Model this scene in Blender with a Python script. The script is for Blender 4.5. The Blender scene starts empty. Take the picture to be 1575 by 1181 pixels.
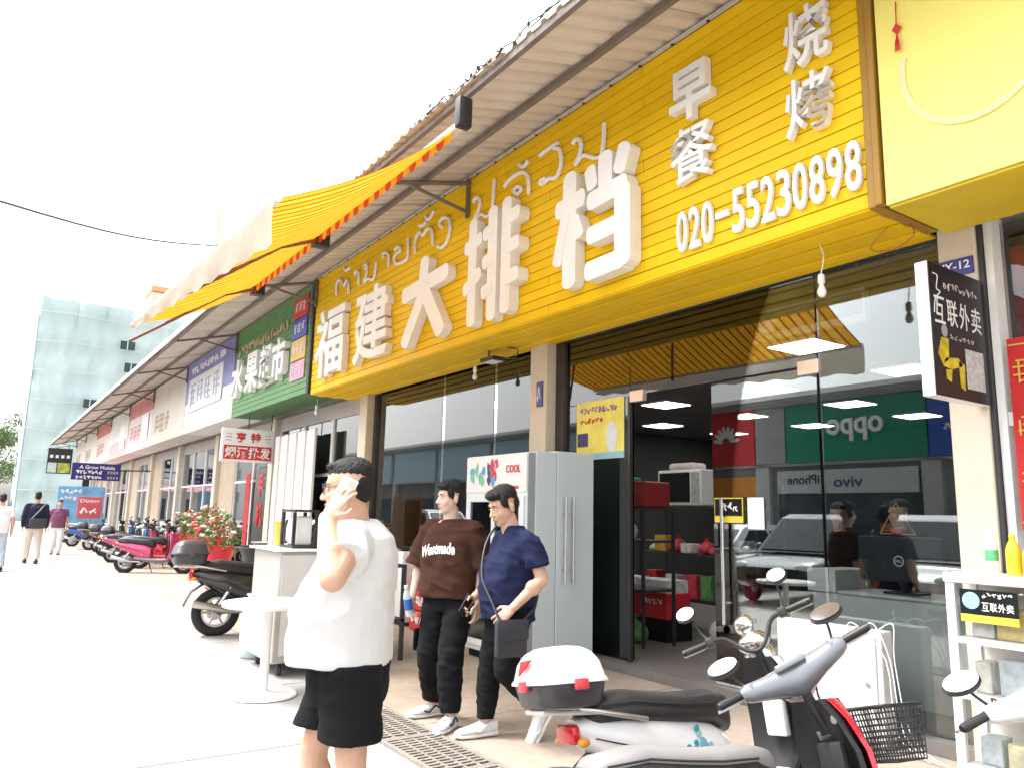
import bpy, bmesh, math, random
from mathutils import Vector, Matrix, noise, Euler
random.seed(7)
R = math.radians
SC = bpy.context.scene
COL = SC.collection

# ------------------------------------------------------------------ camera
cam_d = bpy.data.cameras.new('camera')
cam_d.sensor_width = 36.0
cam_d.lens = 27.0
cam_d.clip_end = 3000
cam_d.clip_start = 0.05
cam = bpy.data.objects.new('camera', cam_d)
COL.objects.link(cam)
cam.matrix_world = Matrix(((0.56446112, 0.12739214, 0.81557028, 0.0),
                           (0.82510912, -0.11586639, -0.55296467, 0.0),
                           (0.02405383, 0.98506153, -0.17051449, 1.5),
                           (0, 0, 0, 1)))
SC.camera = cam

# ------------------------------------------------------------------ world: bright overcast
SUN_EL, SUN_AZ = R(58), R(215)      # azimuth clockwise from +Y
w = bpy.data.worlds.new('World'); SC.world = w; w.use_nodes = True
nt = w.node_tree; nt.nodes.clear()
sky = nt.nodes.new('ShaderNodeTexSky'); sky.sky_type = 'NISHITA'; sky.sun_disc = False
sky.sun_elevation = SUN_EL; sky.sun_rotation = SUN_AZ
sky.air_density = 1.6; sky.dust_density = 4.0; sky.ozone_density = 1.0
hs = nt.nodes.new('ShaderNodeHueSaturation'); hs.inputs['Saturation'].default_value = 0.22
hs.inputs['Value'].default_value = 1.0
bg = nt.nodes.new('ShaderNodeBackground'); bg.inputs['Strength'].default_value = 0.15
out = nt.nodes.new('ShaderNodeOutputWorld')
nt.links.new(sky.outputs[0], hs.inputs['Color']); nt.links.new(hs.outputs[0], bg.inputs['Color'])
nt.links.new(bg.outputs[0], out.inputs['Surface'])
sun_d = bpy.data.lights.new('sun', 'SUN'); sun_d.energy = 1.2; sun_d.angle = R(14); sun_d.color = (1, 0.96, 0.9)
sun = bpy.data.objects.new('sun', sun_d); COL.objects.link(sun)
sd = Vector((math.sin(SUN_AZ) * math.cos(SUN_EL), math.cos(SUN_AZ) * math.cos(SUN_EL), math.sin(SUN_EL)))
sun.rotation_euler = sd.to_track_quat('Z', 'Y').to_euler()
SC.view_settings.view_transform = 'Standard'; SC.view_settings.look = 'None'
SC.view_settings.gamma = 1.0; SC.view_settings.exposure = 1.92
SC.view_settings.use_curve_mapping = False
SC.cycles.max_bounces = 10; SC.cycles.transparent_max_bounces = 16

# ------------------------------------------------------------------ helpers
ORG = {}
def org(p):
    return ORG.get(p.name, Vector((0, 0, 0))) if p is not None else Vector((0, 0, 0))
def tag(o, label=None, cat=None, group=None, kind=None):
    if label: o['label'] = label
    if cat: o['category'] = cat
    if group: o['group'] = group
    if kind: o['kind'] = kind
    return o
def thing(name, label, cat, loc=(0, 0, 0), group=None, kind=None):
    o = bpy.data.objects.new(name, None); COL.objects.link(o)
    o.empty_display_size = 0.1
    o.location = loc; ORG[o.name] = Vector(loc)
    return tag(o, label, cat, group, kind)
def link_mesh(name, me, parent=None):
    o = bpy.data.objects.new(name, me); COL.objects.link(o)
    if parent is not None:
        o.parent = parent; ORG[o.name] = org(parent).copy()
    return o
def copy_tree(o, parent=None):
    c = o.copy(); COL.objects.link(c); c.parent = parent
    for ch in list(o.children): copy_tree(ch, c)
    return c
def smooth_mesh(me, ang=40):
    for p in me.polygons: p.use_smooth = True
    bm = bmesh.new(); bm.from_mesh(me)
    a = R(ang)
    for e in bm.edges:
        if len(e.link_faces) != 2 or e.calc_face_angle(9) > a: e.smooth = False
    bm.to_mesh(me); bm.free()

def ellipse(c, u, v, ru, rv, n=16, pw=2.0):
    c, u, v = Vector(c), Vector(u), Vector(v); r = []
    for i in range(n):
        a = 2 * math.pi * i / n; ca, sa = math.cos(a), math.sin(a)
        f = lambda t: math.copysign(abs(t) ** (2.0 / pw), t)
        r.append(c + u * (ru * f(ca)) + v * (rv * f(sa)))
    return r

class MB:
    def __init__(s): s.v = []; s.f = []
    def add(s, vs, fs):
        b = len(s.v); s.v += [Vector(p) for p in vs]; s.f += [tuple(i + b for i in f) for f in fs]; return s
    def box(s, x0, x1, y0, y1, z0, z1):
        if x0 > x1: x0, x1 = x1, x0
        if y0 > y1: y0, y1 = y1, y0
        if z0 > z1: z0, z1 = z1, z0
        return s.add([(x0, y0, z0), (x1, y0, z0), (x1, y1, z0), (x0, y1, z0), (x0, y0, z1), (x1, y0, z1), (x1, y1, z1), (x0, y1, z1)],
              [(3, 2, 1, 0), (4, 5, 6, 7), (0, 1, 5, 4), (1, 2, 6, 5), (2, 3, 7, 6), (3, 0, 4, 7)])
    def bbox(s, x0, x1, y0, y1, z0, z1, b=0.01):
        bm = bmesh.new(); bmesh.ops.create_cube(bm, size=1)
        for v in bm.verts:
            v.co = Vector(((x0 + x1) / 2 + v.co.x * abs(x1 - x0), (y0 + y1) / 2 + v.co.y * abs(y1 - y0), (z0 + z1) / 2 + v.co.z * abs(z1 - z0)))
        bmesh.ops.bevel(bm, geom=bm.edges[:], offset=b, segments=2, affect='EDGES', profile=0.5)
        bm.verts.index_update()
        s.add([v.co.copy() for v in bm.verts], [tuple(v.index for v in f.verts) for f in bm.faces]); bm.free(); return s
    def loft(s, rings, cap=True):
        n = len(rings[0]); vs = [p for r in rings for p in r]; fs = []
        for i in range(len(rings) - 1):
            for j in range(n):
                k = (j + 1) % n
                fs.append((i * n + j, i * n + k, (i + 1) * n + k, (i + 1) * n + j))
        if cap:
            fs.append(tuple(range(n - 1, -1, -1))); b = (len(rings) - 1) * n; fs.append(tuple(range(b, b + n)))
        return s.add(vs, fs)
    def frame(s, d):
        d = d.normalized(); a = Vector((0, 0, 1)) if abs(d.z) < 0.9 else Vector((1, 0, 0))
        u = d.cross(a).normalized(); return u, d.cross(u)
    def cyl(s, p0, p1, r0, r1=None, n=12):
        p0, p1 = Vector(p0), Vector(p1); r1 = r0 if r1 is None else r1
        u, v = s.frame(p1 - p0)
        return s.loft([ellipse(p0, u, v, r0, r0, n), ellipse(p1, u, v, r1, r1, n)])
    def tube(s, pts, r, n=8, close=False):
        pts = [Vector(p) for p in pts]; m = len(pts)
        rs = r if isinstance(r, (list, tuple)) else [r] * m
        rings = []; u = None
        for i, p in enumerate(pts):
            if close: d = pts[(i + 1) % m] - pts[i - 1]
            else: d = pts[min(i + 1, m - 1)] - pts[max(i - 1, 0)]
            d.normalize()
            if u is None: u, v = s.frame(d)
            else:
                u = (u - d * u.dot(d)).normalized(); v = d.cross(u)
            rings.append(ellipse(p, u, v, rs[i], rs[i], n))
        if close: rings.append(rings[0])
        return s.loft(rings, cap=not close)
    def caps(s, p0, p1, r0, r1, n=14):
        # closed capsule with rounded ends
        p0, p1 = Vector(p0), Vector(p1); d = (p1 - p0)
        if d.length < 1e-6: return s.ell(p0, (r0, r0, r0), n)
        d.normalize(); u, v = s.frame(d); rings = []
        for a in (-80, -55, -28): rings.append(ellipse(p0 + d * r0 * math.sin(R(a)), u, v, r0 * math.cos(R(a)), r0 * math.cos(R(a)), n))
        rings.append(ellipse(p0, u, v, r0, r0, n)); rings.append(ellipse(p1, u, v, r1, r1, n))
        for a in (28, 55, 80): rings.append(ellipse(p1 + d * r1 * math.sin(R(a)), u, v, r1 * math.cos(R(a)), r1 * math.cos(R(a)), n))
        return s.loft(rings)
    def ell(s, c, rad, n=16, m=10, rot=None):
        c = Vector(c); rings = []
        for i in range(m + 1):
            a = -math.pi / 2 + math.pi * (i + 0.02) / (m + 0.04) if m else 0
            z = math.sin(a); k = max(math.cos(a), 0.02)
            rings.append([Vector((rad[0] * k * math.cos(2 * math.pi * j / n), rad[1] * k * math.sin(2 * math.pi * j / n), rad[2] * z)) for j in range(n)])
        if rot is not None: rings = [[rot @ p for p in r] for r in rings]
        return s.loft([[p + c for p in r] for r in rings])
    def lathe(s, prof, c=(0, 0, 0), n=20, axis='Z'):
        c = Vector(c); rings = []
        for r, h in prof:
            ring = []
            for j in range(n):
                a = 2 * math.pi * j / n; x, y = max(r, 0.0005) * math.cos(a), max(r, 0.0005) * math.sin(a)
                ring.append(c + (Vector((x, y, h)) if axis == 'Z' else Vector((x, h, y)) if axis == 'Y' else Vector((h, x, y))))
            rings.append(ring)
        return s.loft(rings)
    def torus(s, c, R0, r, axis='Y', n=28, m=10, sq=1.0):
        c = Vector(c); vs = []; fs = []
        for i in range(n):
            a = 2 * math.pi * i / n
            for j in range(m):
                b = 2 * math.pi * j / m; q = R0 + r * math.cos(b); h = r * sq * math.sin(b)
                x, y = q * math.cos(a), q * math.sin(a)
                vs.append(c + (Vector((x, h, y)) if axis == 'Y' else Vector((x, y, h)) if axis == 'Z' else Vector((h, x, y))))
        for i in range(n):
            for j in range(m):
                fs.append((i * m + j, i * m + (j + 1) % m, ((i + 1) % n) * m + (j + 1) % m, ((i + 1) % n) * m + j))
        return s.add(vs, fs)
    def prism(s, poly, d):
        poly = [Vector(p) for p in poly]; d = Vector(d); n = len(poly)
        return s.add(poly + [p + d for p in poly], [tuple(range(n - 1, -1, -1)), tuple(range(n, 2 * n))] + [(i, (i + 1) % n, n + (i + 1) % n, n + i) for i in range(n)])
    def quad(s, a, b, c, d): return s.add([a, b, c, d], [(0, 1, 2, 3)])
    def xf(s, M): s.v = [M @ p for p in s.v]; return s
    def mesh(s, name, o=Vector((0, 0, 0))):
        me = bpy.data.meshes.new(name); me.from_pydata([tuple(p - o) for p in s.v], [], s.f); 
        bm = bmesh.new(); bm.from_mesh(me); bmesh.ops.recalc_face_normals(bm, faces=bm.faces[:]); bm.to_mesh(me); bm.free()
        return me
    def build(s, name, mat, parent=None, sm=None, label=None):
        me = s.mesh(name, org(parent)); me.materials.append(mat)
        if sm: smooth_mesh(me, sm)
        o = link_mesh(name, me, parent)
        if label: o['label'] = label
        return o

# ------------------------------------------------------------------ materials
MATS = {}
def M(name, col, rough=0.6, metal=0.0, var=0.08, scale=5.0, bump=0.0, bscale=60.0, spec=0.5, emit=None, es=1.0, coat=0.0, dirt=0.0, dcol=(0.25, 0.2, 0.15), alpha=1.0, trans=0.0, sheen=0.0, orand=0.0):
    if name in MATS: return MATS[name]
    m = bpy.data.materials.new(name); m.use_nodes = True; MATS[name] = m
    t = m.node_tree; b = t.nodes['Principled BSDF']; L = t.links.new
    b.inputs['Roughness'].default_value = rough; b.inputs['Metallic'].default_value = metal
    b.inputs['Specular IOR Level'].default_value = spec; b.inputs['Coat Weight'].default_value = coat
    if coat: b.inputs['Coat Roughness'].default_value = 0.08
    if sheen: b.inputs['Sheen Weight'].default_value = sheen
    if alpha < 1: b.inputs['Alpha'].default_value = alpha
    if trans: b.inputs['Transmission Weight'].default_value = trans
    tc = t.nodes.new('ShaderNodeTexCoord')
    n1 = t.nodes.new('ShaderNodeTexNoise'); n1.inputs['Scale'].default_value = scale; n1.inputs['Detail'].default_value = 6
    n1.inputs['Roughness'].default_value = 0.6
    L(tc.outputs['Object'], n1.inputs['Vector'])
    mr = t.nodes.new('ShaderNodeMapRange'); mr.inputs[1].default_value = 0.3; mr.inputs[2].default_value = 0.7
    mr.inputs[3].default_value = 1 - var; mr.inputs[4].default_value = 1 + var
    L(n1.outputs['Fac'], mr.inputs[0])
    mx = t.nodes.new('ShaderNodeMix'); mx.data_type = 'RGBA'; mx.blend_type = 'MULTIPLY'; mx.inputs[0].default_value = 1
    mx.inputs[6].default_value = (*col, 1); L(mr.outputs[0], mx.inputs[7])
    last = mx.outputs[2]
    if orand:     # every board of a kind is a slightly different tone
        oi = t.nodes.new('ShaderNodeObjectInfo'); r1 = t.nodes.new('ShaderNodeMapRange'); r1.inputs[3].default_value = 1 - orand; r1.inputs[4].default_value = 1 + orand * 0.5
        L(oi.outputs['Random'], r1.inputs[0]); mo = t.nodes.new('ShaderNodeMix'); mo.data_type = 'RGBA'; mo.blend_type = 'MULTIPLY'; mo.inputs[0].default_value = 1
        L(last, mo.inputs[6]); L(r1.outputs[0], mo.inputs[7]); last = mo.outputs[2]
    if dirt:
        n3 = t.nodes.new('ShaderNodeTexNoise'); n3.inputs['Scale'].default_value = scale * 0.45; n3.inputs['Detail'].default_value = 8; n3.inputs['Roughness'].default_value = 0.7
        L(tc.outputs['Object'], n3.inputs['Vector'])
        m3 = t.nodes.new('ShaderNodeMapRange'); m3.inputs[1].default_value = 0.5; m3.inputs[2].default_value = 0.75; m3.inputs[4].default_value = dirt
        L(n3.outputs['Fac'], m3.inputs[0])
        d = t.nodes.new('ShaderNodeMix'); d.data_type = 'RGBA'; L(m3.outputs[0], d.inputs[0]); L(last, d.inputs[6]); d.inputs[7].default_value = (*dcol, 1)
        last = d.outputs[2]
    L(last, b.inputs['Base Color'])
    rr = t.nodes.new('ShaderNodeMapRange'); rr.inputs[3].default_value = max(rough - 0.07, 0.02); rr.inputs[4].default_value = min(rough + 0.1, 1)
    L(n1.outputs['Fac'], rr.inputs[0]); L(rr.outputs[0], b.inputs['Roughness'])
    if bump:
        n2 = t.nodes.new('ShaderNodeTexNoise'); n2.inputs['Scale'].default_value = bscale; n2.inputs['Detail'].default_value = 4
        L(tc.outputs['Object'], n2.inputs['Vector'])
        bp = t.nodes.new('ShaderNodeBump'); bp.inputs['Strength'].default_value = bump; bp.inputs['Distance'].default_value = 0.02
        L(n2.outputs['Fac'], bp.inputs['Height']); L(bp.outputs[0], b.inputs['Normal'])
    if emit:
        b.inputs['Emission Color'].default_value = (*emit, 1); b.inputs['Emission Strength'].default_value = es
    return m
def glass_mat(name, tint=(0.86, 0.9, 0.89), k=1.0, dark=1.0):
    m = bpy.data.materials.new(name); m.use_nodes = True; t = m.node_tree; t.nodes.clear(); L = t.links.new
    o = t.nodes.new('ShaderNodeOutputMaterial'); mix = t.nodes.new('ShaderNodeMixShader')
    tr = t.nodes.new('ShaderNodeBsdfTransparent'); tr.inputs[0].default_value = (*[c * dark for c in tint], 1)
    gl = t.nodes.new('ShaderNodeBsdfGlossy'); gl.inputs['Roughness'].default_value = 0.0; gl.inputs['Color'].default_value = (0.95, 0.97, 1, 1)
    fr = t.nodes.new('ShaderNodeFresnel'); fr.inputs[0].default_value = 1.55
    mu = t.nodes.new('ShaderNodeMath'); mu.operation = 'MULTIPLY'; mu.inputs[1].default_value = k; mu.use_clamp = True
    L(fr.outputs[0], mu.inputs[0]); L(mu.outputs[0], mix.inputs[0]); L(tr.outputs[0], mix.inputs[1]); L(gl.outputs[0], mix.inputs[2]); L(mix.outputs[0], o.inputs[0])
    MATS[name] = m; return m
def thin_mat(name, stripes=None, col=(0.8, 0.8, 0.8), period=0.2, axis=0, tl=0.5):
    # fabric that lets some sky light through; stripes are woven colour bands
    m = bpy.data.materials.new(name); m.use_nodes = True; t = m.node_tree; t.nodes.clear(); L = t.links.new
    o = t.nodes.new('ShaderNodeOutputMaterial'); mix = t.nodes.new('ShaderNodeMixShader'); mix.inputs[0].default_value = tl
    df = t.nodes.new('ShaderNodeBsdfDiffuse'); ts = t.nodes.new('ShaderNodeBsdfTranslucent')
    L(df.outputs[0], mix.inputs[1]); L(ts.outputs[0], mix.inputs[2]); L(mix.outputs[0], o.inputs[0])
    tc = t.nodes.new('ShaderNodeTexCoord'); n = t.nodes.new('ShaderNodeTexNoise'); n.inputs['Scale'].default_value = 3
    L(tc.outputs['Object'], n.inputs['Vector'])
    if stripes:
        sx = t.nodes.new('ShaderNodeSeparateXYZ'); L(tc.outputs['Object'], sx.inputs[0])
        dv = t.nodes.new('ShaderNodeMath'); dv.operation = 'DIVIDE'; dv.inputs[1].default_value = period; L(sx.outputs[axis], dv.inputs[0])
        fc = t.nodes.new('ShaderNodeMath'); fc.operation = 'FRACT'; L(dv.outputs[0], fc.inputs[0])
        cr = t.nodes.new('ShaderNodeValToRGB'); cr.color_ramp.interpolation = 'CONSTANT'
        while len(cr.color_ramp.elements) < len(stripes): cr.color_ramp.elements.new(0.5)
        for e, (p, c) in zip(cr.color_ramp.elements, stripes): e.position = p; e.color = (*c, 1)
        L(fc.outputs[0], cr.inputs[0]); src = cr.outputs[0]
    else:
        rgb = t.nodes.new('ShaderNodeRGB'); rgb.outputs[0].default_value = (*col, 1); src = rgb.outputs[0]
    mr = t.nodes.new('ShaderNodeMapRange'); mr.inputs[3].default_value = 0.85; mr.inputs[4].default_value = 1.1; L(n.outputs['Fac'], mr.inputs[0])
    mx = t.nodes.new('ShaderNodeMix'); mx.data_type = 'RGBA'; mx.blend_type = 'MULTIPLY'; mx.inputs[0].default_value = 1
    L(src, mx.inputs[6]); L(mr.outputs[0], mx.inputs[7]); L(mx.outputs[2], df.inputs[0]); L(mx.outputs[2], ts.inputs[0])
    MATS[name] = m; return m

white_paint = M('white_paint', (0.8, 0.8, 0.79), 0.4, var=0.04, dirt=0.12, scale=3)
letter_white = M('letter_white', (0.81, 0.8, 0.79), 0.5, var=0.05, dirt=0.2, dcol=(0.5, 0.44, 0.38), scale=3)
letter_side = letter_white
black_plastic = M('black_plastic', (0.018, 0.018, 0.02), 0.45, var=0.25, scale=9, bump=0.05, bscale=300)
black_metal = M('black_metal', (0.03, 0.03, 0.032), 0.5, var=0.2)
brown_metal = M('brown_metal', (0.16, 0.13, 0.115), 0.6, var=0.2, dirt=0.3, dcol=(0.2, 0.1, 0.05))
dark_frame = M('dark_frame', (0.035, 0.03, 0.028), 0.4, var=0.2)
chrome = M('chrome', (0.75, 0.75, 0.76), 0.15, 1.0, var=0.05)
steel = M('steel', (0.6, 0.6, 0.6), 0.35, 1.0, var=0.08, scale=12)
rubber = M('rubber', (0.02, 0.02, 0.021), 0.85, var=0.3, scale=20, dirt=0.4, dcol=(0.09, 0.075, 0.06))
cream = M('cream_column', (0.62, 0.55, 0.45), 0.6, var=0.07, dirt=0.2, dcol=(0.35, 0.29, 0.22), scale=2)
beige_wall = M('beige_wall', (0.5, 0.4, 0.3), 0.8, var=0.1, dirt=0.25)
grey_wall = M('grey_wall', (0.42, 0.4, 0.38), 0.85, var=0.1, dirt=0.3)
red_paint = M('red_paint', (0.55, 0.02, 0.025), 0.35, var=0.08)
blue_paint = M('blue_paint', (0.03, 0.06, 0.35), 0.4)
glass = glass_mat('shop_glass', k=1.8)
mirror_m = M('mirror_face', (0.9, 0.9, 0.9), 0.03, 1.0, var=0.01)

# ------------------------------------------------------------------ lettering
AX = {'S': (Vector((1, 0, 0)), Vector((0, -1, 0))), 'E': (Vector((0, 1, 0)), Vector((1, 0, 0))),
      'N': (Vector((-1, 0, 0)), Vector((0, 1, 0)))}
TXT = {}
def text_verts(st, bold, ext, bev=0.0):
    key = (st, bold, ext, bev)
    if key not in TXT:
        c = bpy.data.curves.new('t', 'FONT'); c.body = st; c.size = 1; c.offset = bold; c.extrude = ext; c.resolution_u = 3
        c.bevel_depth = bev; c.bevel_resolution = 1
        o = bpy.data.objects.new('t', c); COL.objects.link(o)
        dg = bpy.context.evaluated_depsgraph_get()
        me = bpy.data.meshes.new_from_object(o.evaluated_get(dg))
        vs = [v.co.copy() for v in me.vertices]; fs = [tuple(p.vertices) for p in me.polygons]
        bpy.data.objects.remove(o); bpy.data.curves.remove(c); bpy.data.meshes.remove(me)
        xs = [v.x for v in vs] or [0, 1]; ys = [v.y for v in vs] or [0, 1]
        TXT[key] = (vs, fs, min(xs), max(xs), min(ys), max(ys))
    return TXT[key]
def lettering(name, st, c, wd, ht, face, depth, mat, parent, bold=0.0, label=None, roll=0.0, bev=0.0):
    # c = centre of the lettering on the board surface, wd x ht its size; stands 'depth' proud of the board
    vs, fs, x0, x1, y0, y1 = text_verts(st, bold, 0.5, bev)
    u, n = AX[face] if isinstance(face, str) else face; up = n.cross(u) if not isinstance(face, str) else Vector((0, 0, 1))
    c = Vector(c); mb = MB(); ca, sa = math.cos(roll), math.sin(roll)
    pts = []
    for v in vs:
        a = (v.x - (x0 + x1) / 2) / max(x1 - x0, 1e-6) * wd; b = (v.y - (y0 + y1) / 2) / max(y1 - y0, 1e-6) * ht
        a, b = a * ca - b * sa, a * sa + b * ca
        pts.append(c + u * a + up * b + n * ((v.z + 0.5) * depth + 0.003))
    mb.add(pts, fs)
    me = bpy.data.meshes.new(name); o0 = org(parent)
    me.from_pydata([tuple(p - o0) for p in mb.v], [], mb.f); me.materials.append(mat)
    o = link_mesh(name, me, parent)
    if label: o['label'] = label
    return o
def board(mb, c, wd, ht, face, d0, d1):
    # slab parallel to a facing direction: centre c, from d0 to d1 along the normal
    u, n = AX[face]; c = Vector(c); up = Vector((0, 0, 1))
    p = [c + u * a * wd / 2 + up * b * ht / 2 + n * d for d in (d0, d1) for a, b in ((-1, -1), (1, -1), (1, 1), (-1, 1))]
    return mb.add(p, [(3, 2, 1, 0), (4, 5, 6, 7), (0, 1, 5, 4), (1, 2, 6, 5), (2, 3, 7, 6), (3, 0, 4, 7)])
# ================================================================== SETTING
def ground_mat(name, c1, c2, slab, joint, rough=0.85):
    m = bpy.data.materials.new(name); m.use_nodes = True; t = m.node_tree; b = t.nodes['Principled BSDF']; L = t.links.new
    tc = t.nodes.new('ShaderNodeTexCoord')
    n1 = t.nodes.new('ShaderNodeTexNoise'); n1.inputs['Scale'].default_value = 0.7; n1.inputs['Detail'].default_value = 9; n1.inputs['Roughness'].default_value = 0.65
    n2 = t.nodes.new('ShaderNodeTexNoise'); n2.inputs['Scale'].default_value = 14; n2.inputs['Detail'].default_value = 6
    n4 = t.nodes.new('ShaderNodeTexNoise'); n4.inputs['Scale'].default_value = 2.3; n4.inputs['Detail'].default_value = 10; n4.inputs['Roughness'].default_value = 0.75
    for n in (n1, n2, n4): L(tc.outputs['Object'], n.inputs['Vector'])
    mx = t.nodes.new('ShaderNodeMix'); mx.data_type = 'RGBA'; mx.inputs[6].default_value = (*c1, 1); mx.inputs[7].default_value = (*c2, 1)
    mr = t.nodes.new('ShaderNodeMapRange'); mr.inputs[1].default_value = 0.35; mr.inputs[2].default_value = 0.68; L(n1.outputs['Fac'], mr.inputs[0]); L(mr.outputs[0], mx.inputs[0])
    m2 = t.nodes.new('ShaderNodeMapRange'); m2.inputs[1].default_value = 0.3; m2.inputs[2].default_value = 0.7; m2.inputs[3].default_value = 0.9; m2.inputs[4].default_value = 1.08; L(n2.outputs['Fac'], m2.inputs[0])
    mm = t.nodes.new('ShaderNodeMix'); mm.data_type = 'RGBA'; mm.blend_type = 'MULTIPLY'; mm.inputs[0].default_value = 1; L(mx.outputs[2], mm.inputs[6]); L(m2.outputs[0], mm.inputs[7])
    # oily and muddy stains
    m4 = t.nodes.new('ShaderNodeMapRange'); m4.inputs[1].default_value = 0.54; m4.inputs[2].default_value = 0.76; m4.inputs[4].default_value = 0.75; L(n4.outputs['Fac'], m4.inputs[0])
    st = t.nodes.new('ShaderNodeMix'); st.data_type = 'RGBA'; L(m4.outputs[0], st.inputs[0]); L(mm.outputs[2], st.inputs[6]); st.inputs[7].default_value = (c2[0] * 0.62, c2[1] * 0.58, c2[2] * 0.52, 1)
    br = t.nodes.new('ShaderNodeTexBrick'); br.offset = 0.0; br.inputs['Scale'].default_value = 1.0; br.inputs['Brick Width'].default_value = slab[0]; br.inputs['Row Height'].default_value = slab[1]
    br.inputs['Mortar Size'].default_value = joint; br.inputs['Mortar Smooth'].default_value = 0.3
    br.inputs['Color1'].default_value = br.inputs['Color2'].default_value = (1, 1, 1, 1); br.inputs['Mortar'].default_value = (0.42, 0.38, 0.34, 1)
    L(tc.outputs['Object'], br.inputs['Vector'])
    fm = t.nodes.new('ShaderNodeMix'); fm.data_type = 'RGBA'; fm.blend_type = 'MULTIPLY'; fm.inputs[0].default_value = 1; L(st.outputs[2], fm.inputs[6]); L(br.outputs['Color'], fm.inputs[7])
    L(fm.outputs[2], b.inputs['Base Color']); b.inputs['Roughness'].default_value = rough
    bp = t.nodes.new('ShaderNodeBump'); bp.inputs['Strength'].default_value = 0.15; bp.inputs['Distance'].default_value = 0.01; L(n2.outputs['Fac'], bp.inputs['Height']); L(bp.outputs[0], b.inputs['Normal'])
    MATS[name] = m; return m
street_m = ground_mat('street_concrete', (0.40, 0.383, 0.36), (0.325, 0.303, 0.275), (5.2, 3.9), 0.016)
apron_m = ground_mat('apron_concrete', (0.37, 0.31, 0.255), (0.31, 0.25, 0.2), (2.6, 2.75), 0.008)
tag(MB().quad((-700, -500, 0), (300, -500, 0), (300, 500, 0), (-700, 500, 0)).build('ground', street_m), kind='structure')
tag(MB().box(-62, 12, 2.82, 5.41, -0.05, 0.012).build('pavement', apron_m), kind='structure')

# drain with cast grates along the pavement edge
tag(MB().quad((-5.72, 2.37, 0.004), (-1.82, 2.37, 0.004), (-1.82, 2.795, 0.004), (-5.72, 2.795, 0.004)).build('drain_shade_sheet', M('drain_shade', (0.03, 0.028, 0.026), 0.9)), kind='structure')  # flat dark sheet painted for the shade down in the drain
grate_m = M('cast_grate', (0.27, 0.245, 0.22), 0.7, 0.2, var=0.2, scale=9, dirt=0.4, dcol=(0.22, 0.17, 0.12))
cover_m = M('drain_cover', (0.27, 0.265, 0.265), 0.85, var=0.12, dirt=0.4, dcol=(0.26, 0.24, 0.22))
def grate(x0, ln, label):
    t = thing('drain_grate', label, 'drain grate', (x0, 2.58, 0), 'grates over the roadside drain')
    MB().box(x0, x0 + ln, 2.37, 2.40, 0.0, 0.022).box(x0, x0 + ln, 2.765, 2.795, 0.0, 0.022).box(x0, x0 + 0.03, 2.402, 2.763, 0, 0.022).box(x0 + ln - 0.03, x0 + ln, 2.402, 2.763, 0, 0.022).build('frame', grate_m, t)
    n = int((ln - 0.08) / 0.052); g = MB()
    for i in range(n):
        xx = x0 + 0.052 + i * 0.052
        g.box(xx, xx + 0.024, 2.402, 2.763, 0.002, 0.02)
    for y in (2.485, 2.58, 2.675): g.box(x0 + 0.031, x0 + ln - 0.031, y, y + 0.02, 0.001, 0.0185)
    tag(g.build('bars', grate_m, t), kind='stuff')
for i in range(5):
    grate(-5.72 + i * 0.78, 0.775, 'slotted metal drain grate in the pavement edge by the walking men' if i < 2 else 'slotted metal drain grate in the pavement edge under the parked scooters')
for i in range(44):
    x = -6.95 - i * 1.22
    o = MB().bbox(x, x + 1.2, 2.37, 2.812, -0.02, 0.01, 0.004).build('drain_cover', cover_m)
    tag(o, 'grey concrete slab covering the roadside drain', 'drain cover', 'concrete covers along the drain')

# ================================================================== SHOP ROW BUILDING
bld = thing('shop_building', 'long single-storey row of shops with cream columns and glass fronts', 'building', (-25, 5.5, 0))
CX = [-2.48, -7.35] + [-12.55 - 5.15 * k for k in range(9)]
for x in CX:
    wd = 0.125 if x > -3 else 0.165
    MB().bbox(x - wd, x + wd, 5.36, 5.72, 0.0, 3.6, 0.012).build('column', cream, bld)
MB().box(-62, 12, 5.42, 15, -0.02, 0.1).build('floor', M('shop_floor', (0.17, 0.16, 0.15), 0.35, var=0.12, dirt=0.25), bld)
MB().box(-62, 12, 5.6, 6.0, 3.62, 6.0).build('upper_wall', grey_wall, bld)
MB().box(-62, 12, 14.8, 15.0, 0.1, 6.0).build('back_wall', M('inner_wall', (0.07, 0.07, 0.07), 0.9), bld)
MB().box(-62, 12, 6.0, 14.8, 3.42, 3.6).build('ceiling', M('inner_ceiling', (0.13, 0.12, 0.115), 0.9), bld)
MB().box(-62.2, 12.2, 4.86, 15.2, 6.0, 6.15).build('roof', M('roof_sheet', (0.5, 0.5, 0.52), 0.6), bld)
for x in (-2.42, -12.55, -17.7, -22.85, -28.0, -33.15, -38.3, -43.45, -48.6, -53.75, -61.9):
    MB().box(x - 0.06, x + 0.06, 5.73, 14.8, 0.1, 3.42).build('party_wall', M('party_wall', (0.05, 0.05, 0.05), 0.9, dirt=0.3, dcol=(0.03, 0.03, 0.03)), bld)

def pane(x0, x1, z0, z1, y=5.55, par=bld, m=glass, name='window_pane'):
    return MB().box(x0, x1, y - 0.004, y + 0.004, z0, z1).build(name, m, par)
fr = dark_frame
# left glass front
MB().box(-12.385, -12.3, 5.5, 5.6, 0.1, 3.55).build('window_frame', fr, bld)
MB().box(-12.298, -7.52, 5.5, 5.6, 0.1, 0.16).build('window_sill', steel, bld)
pane(-12.295, -10.02, 0.162, 3.58); pane(-10.01, -8.6, 0.162, 3.58); pane(-8.59, -7.52, 0.162, 3.58)
MB().box(-12.298, -7.52, 5.5, 5.6, 3.585, 3.619).build('window_frame', fr, bld)
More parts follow.
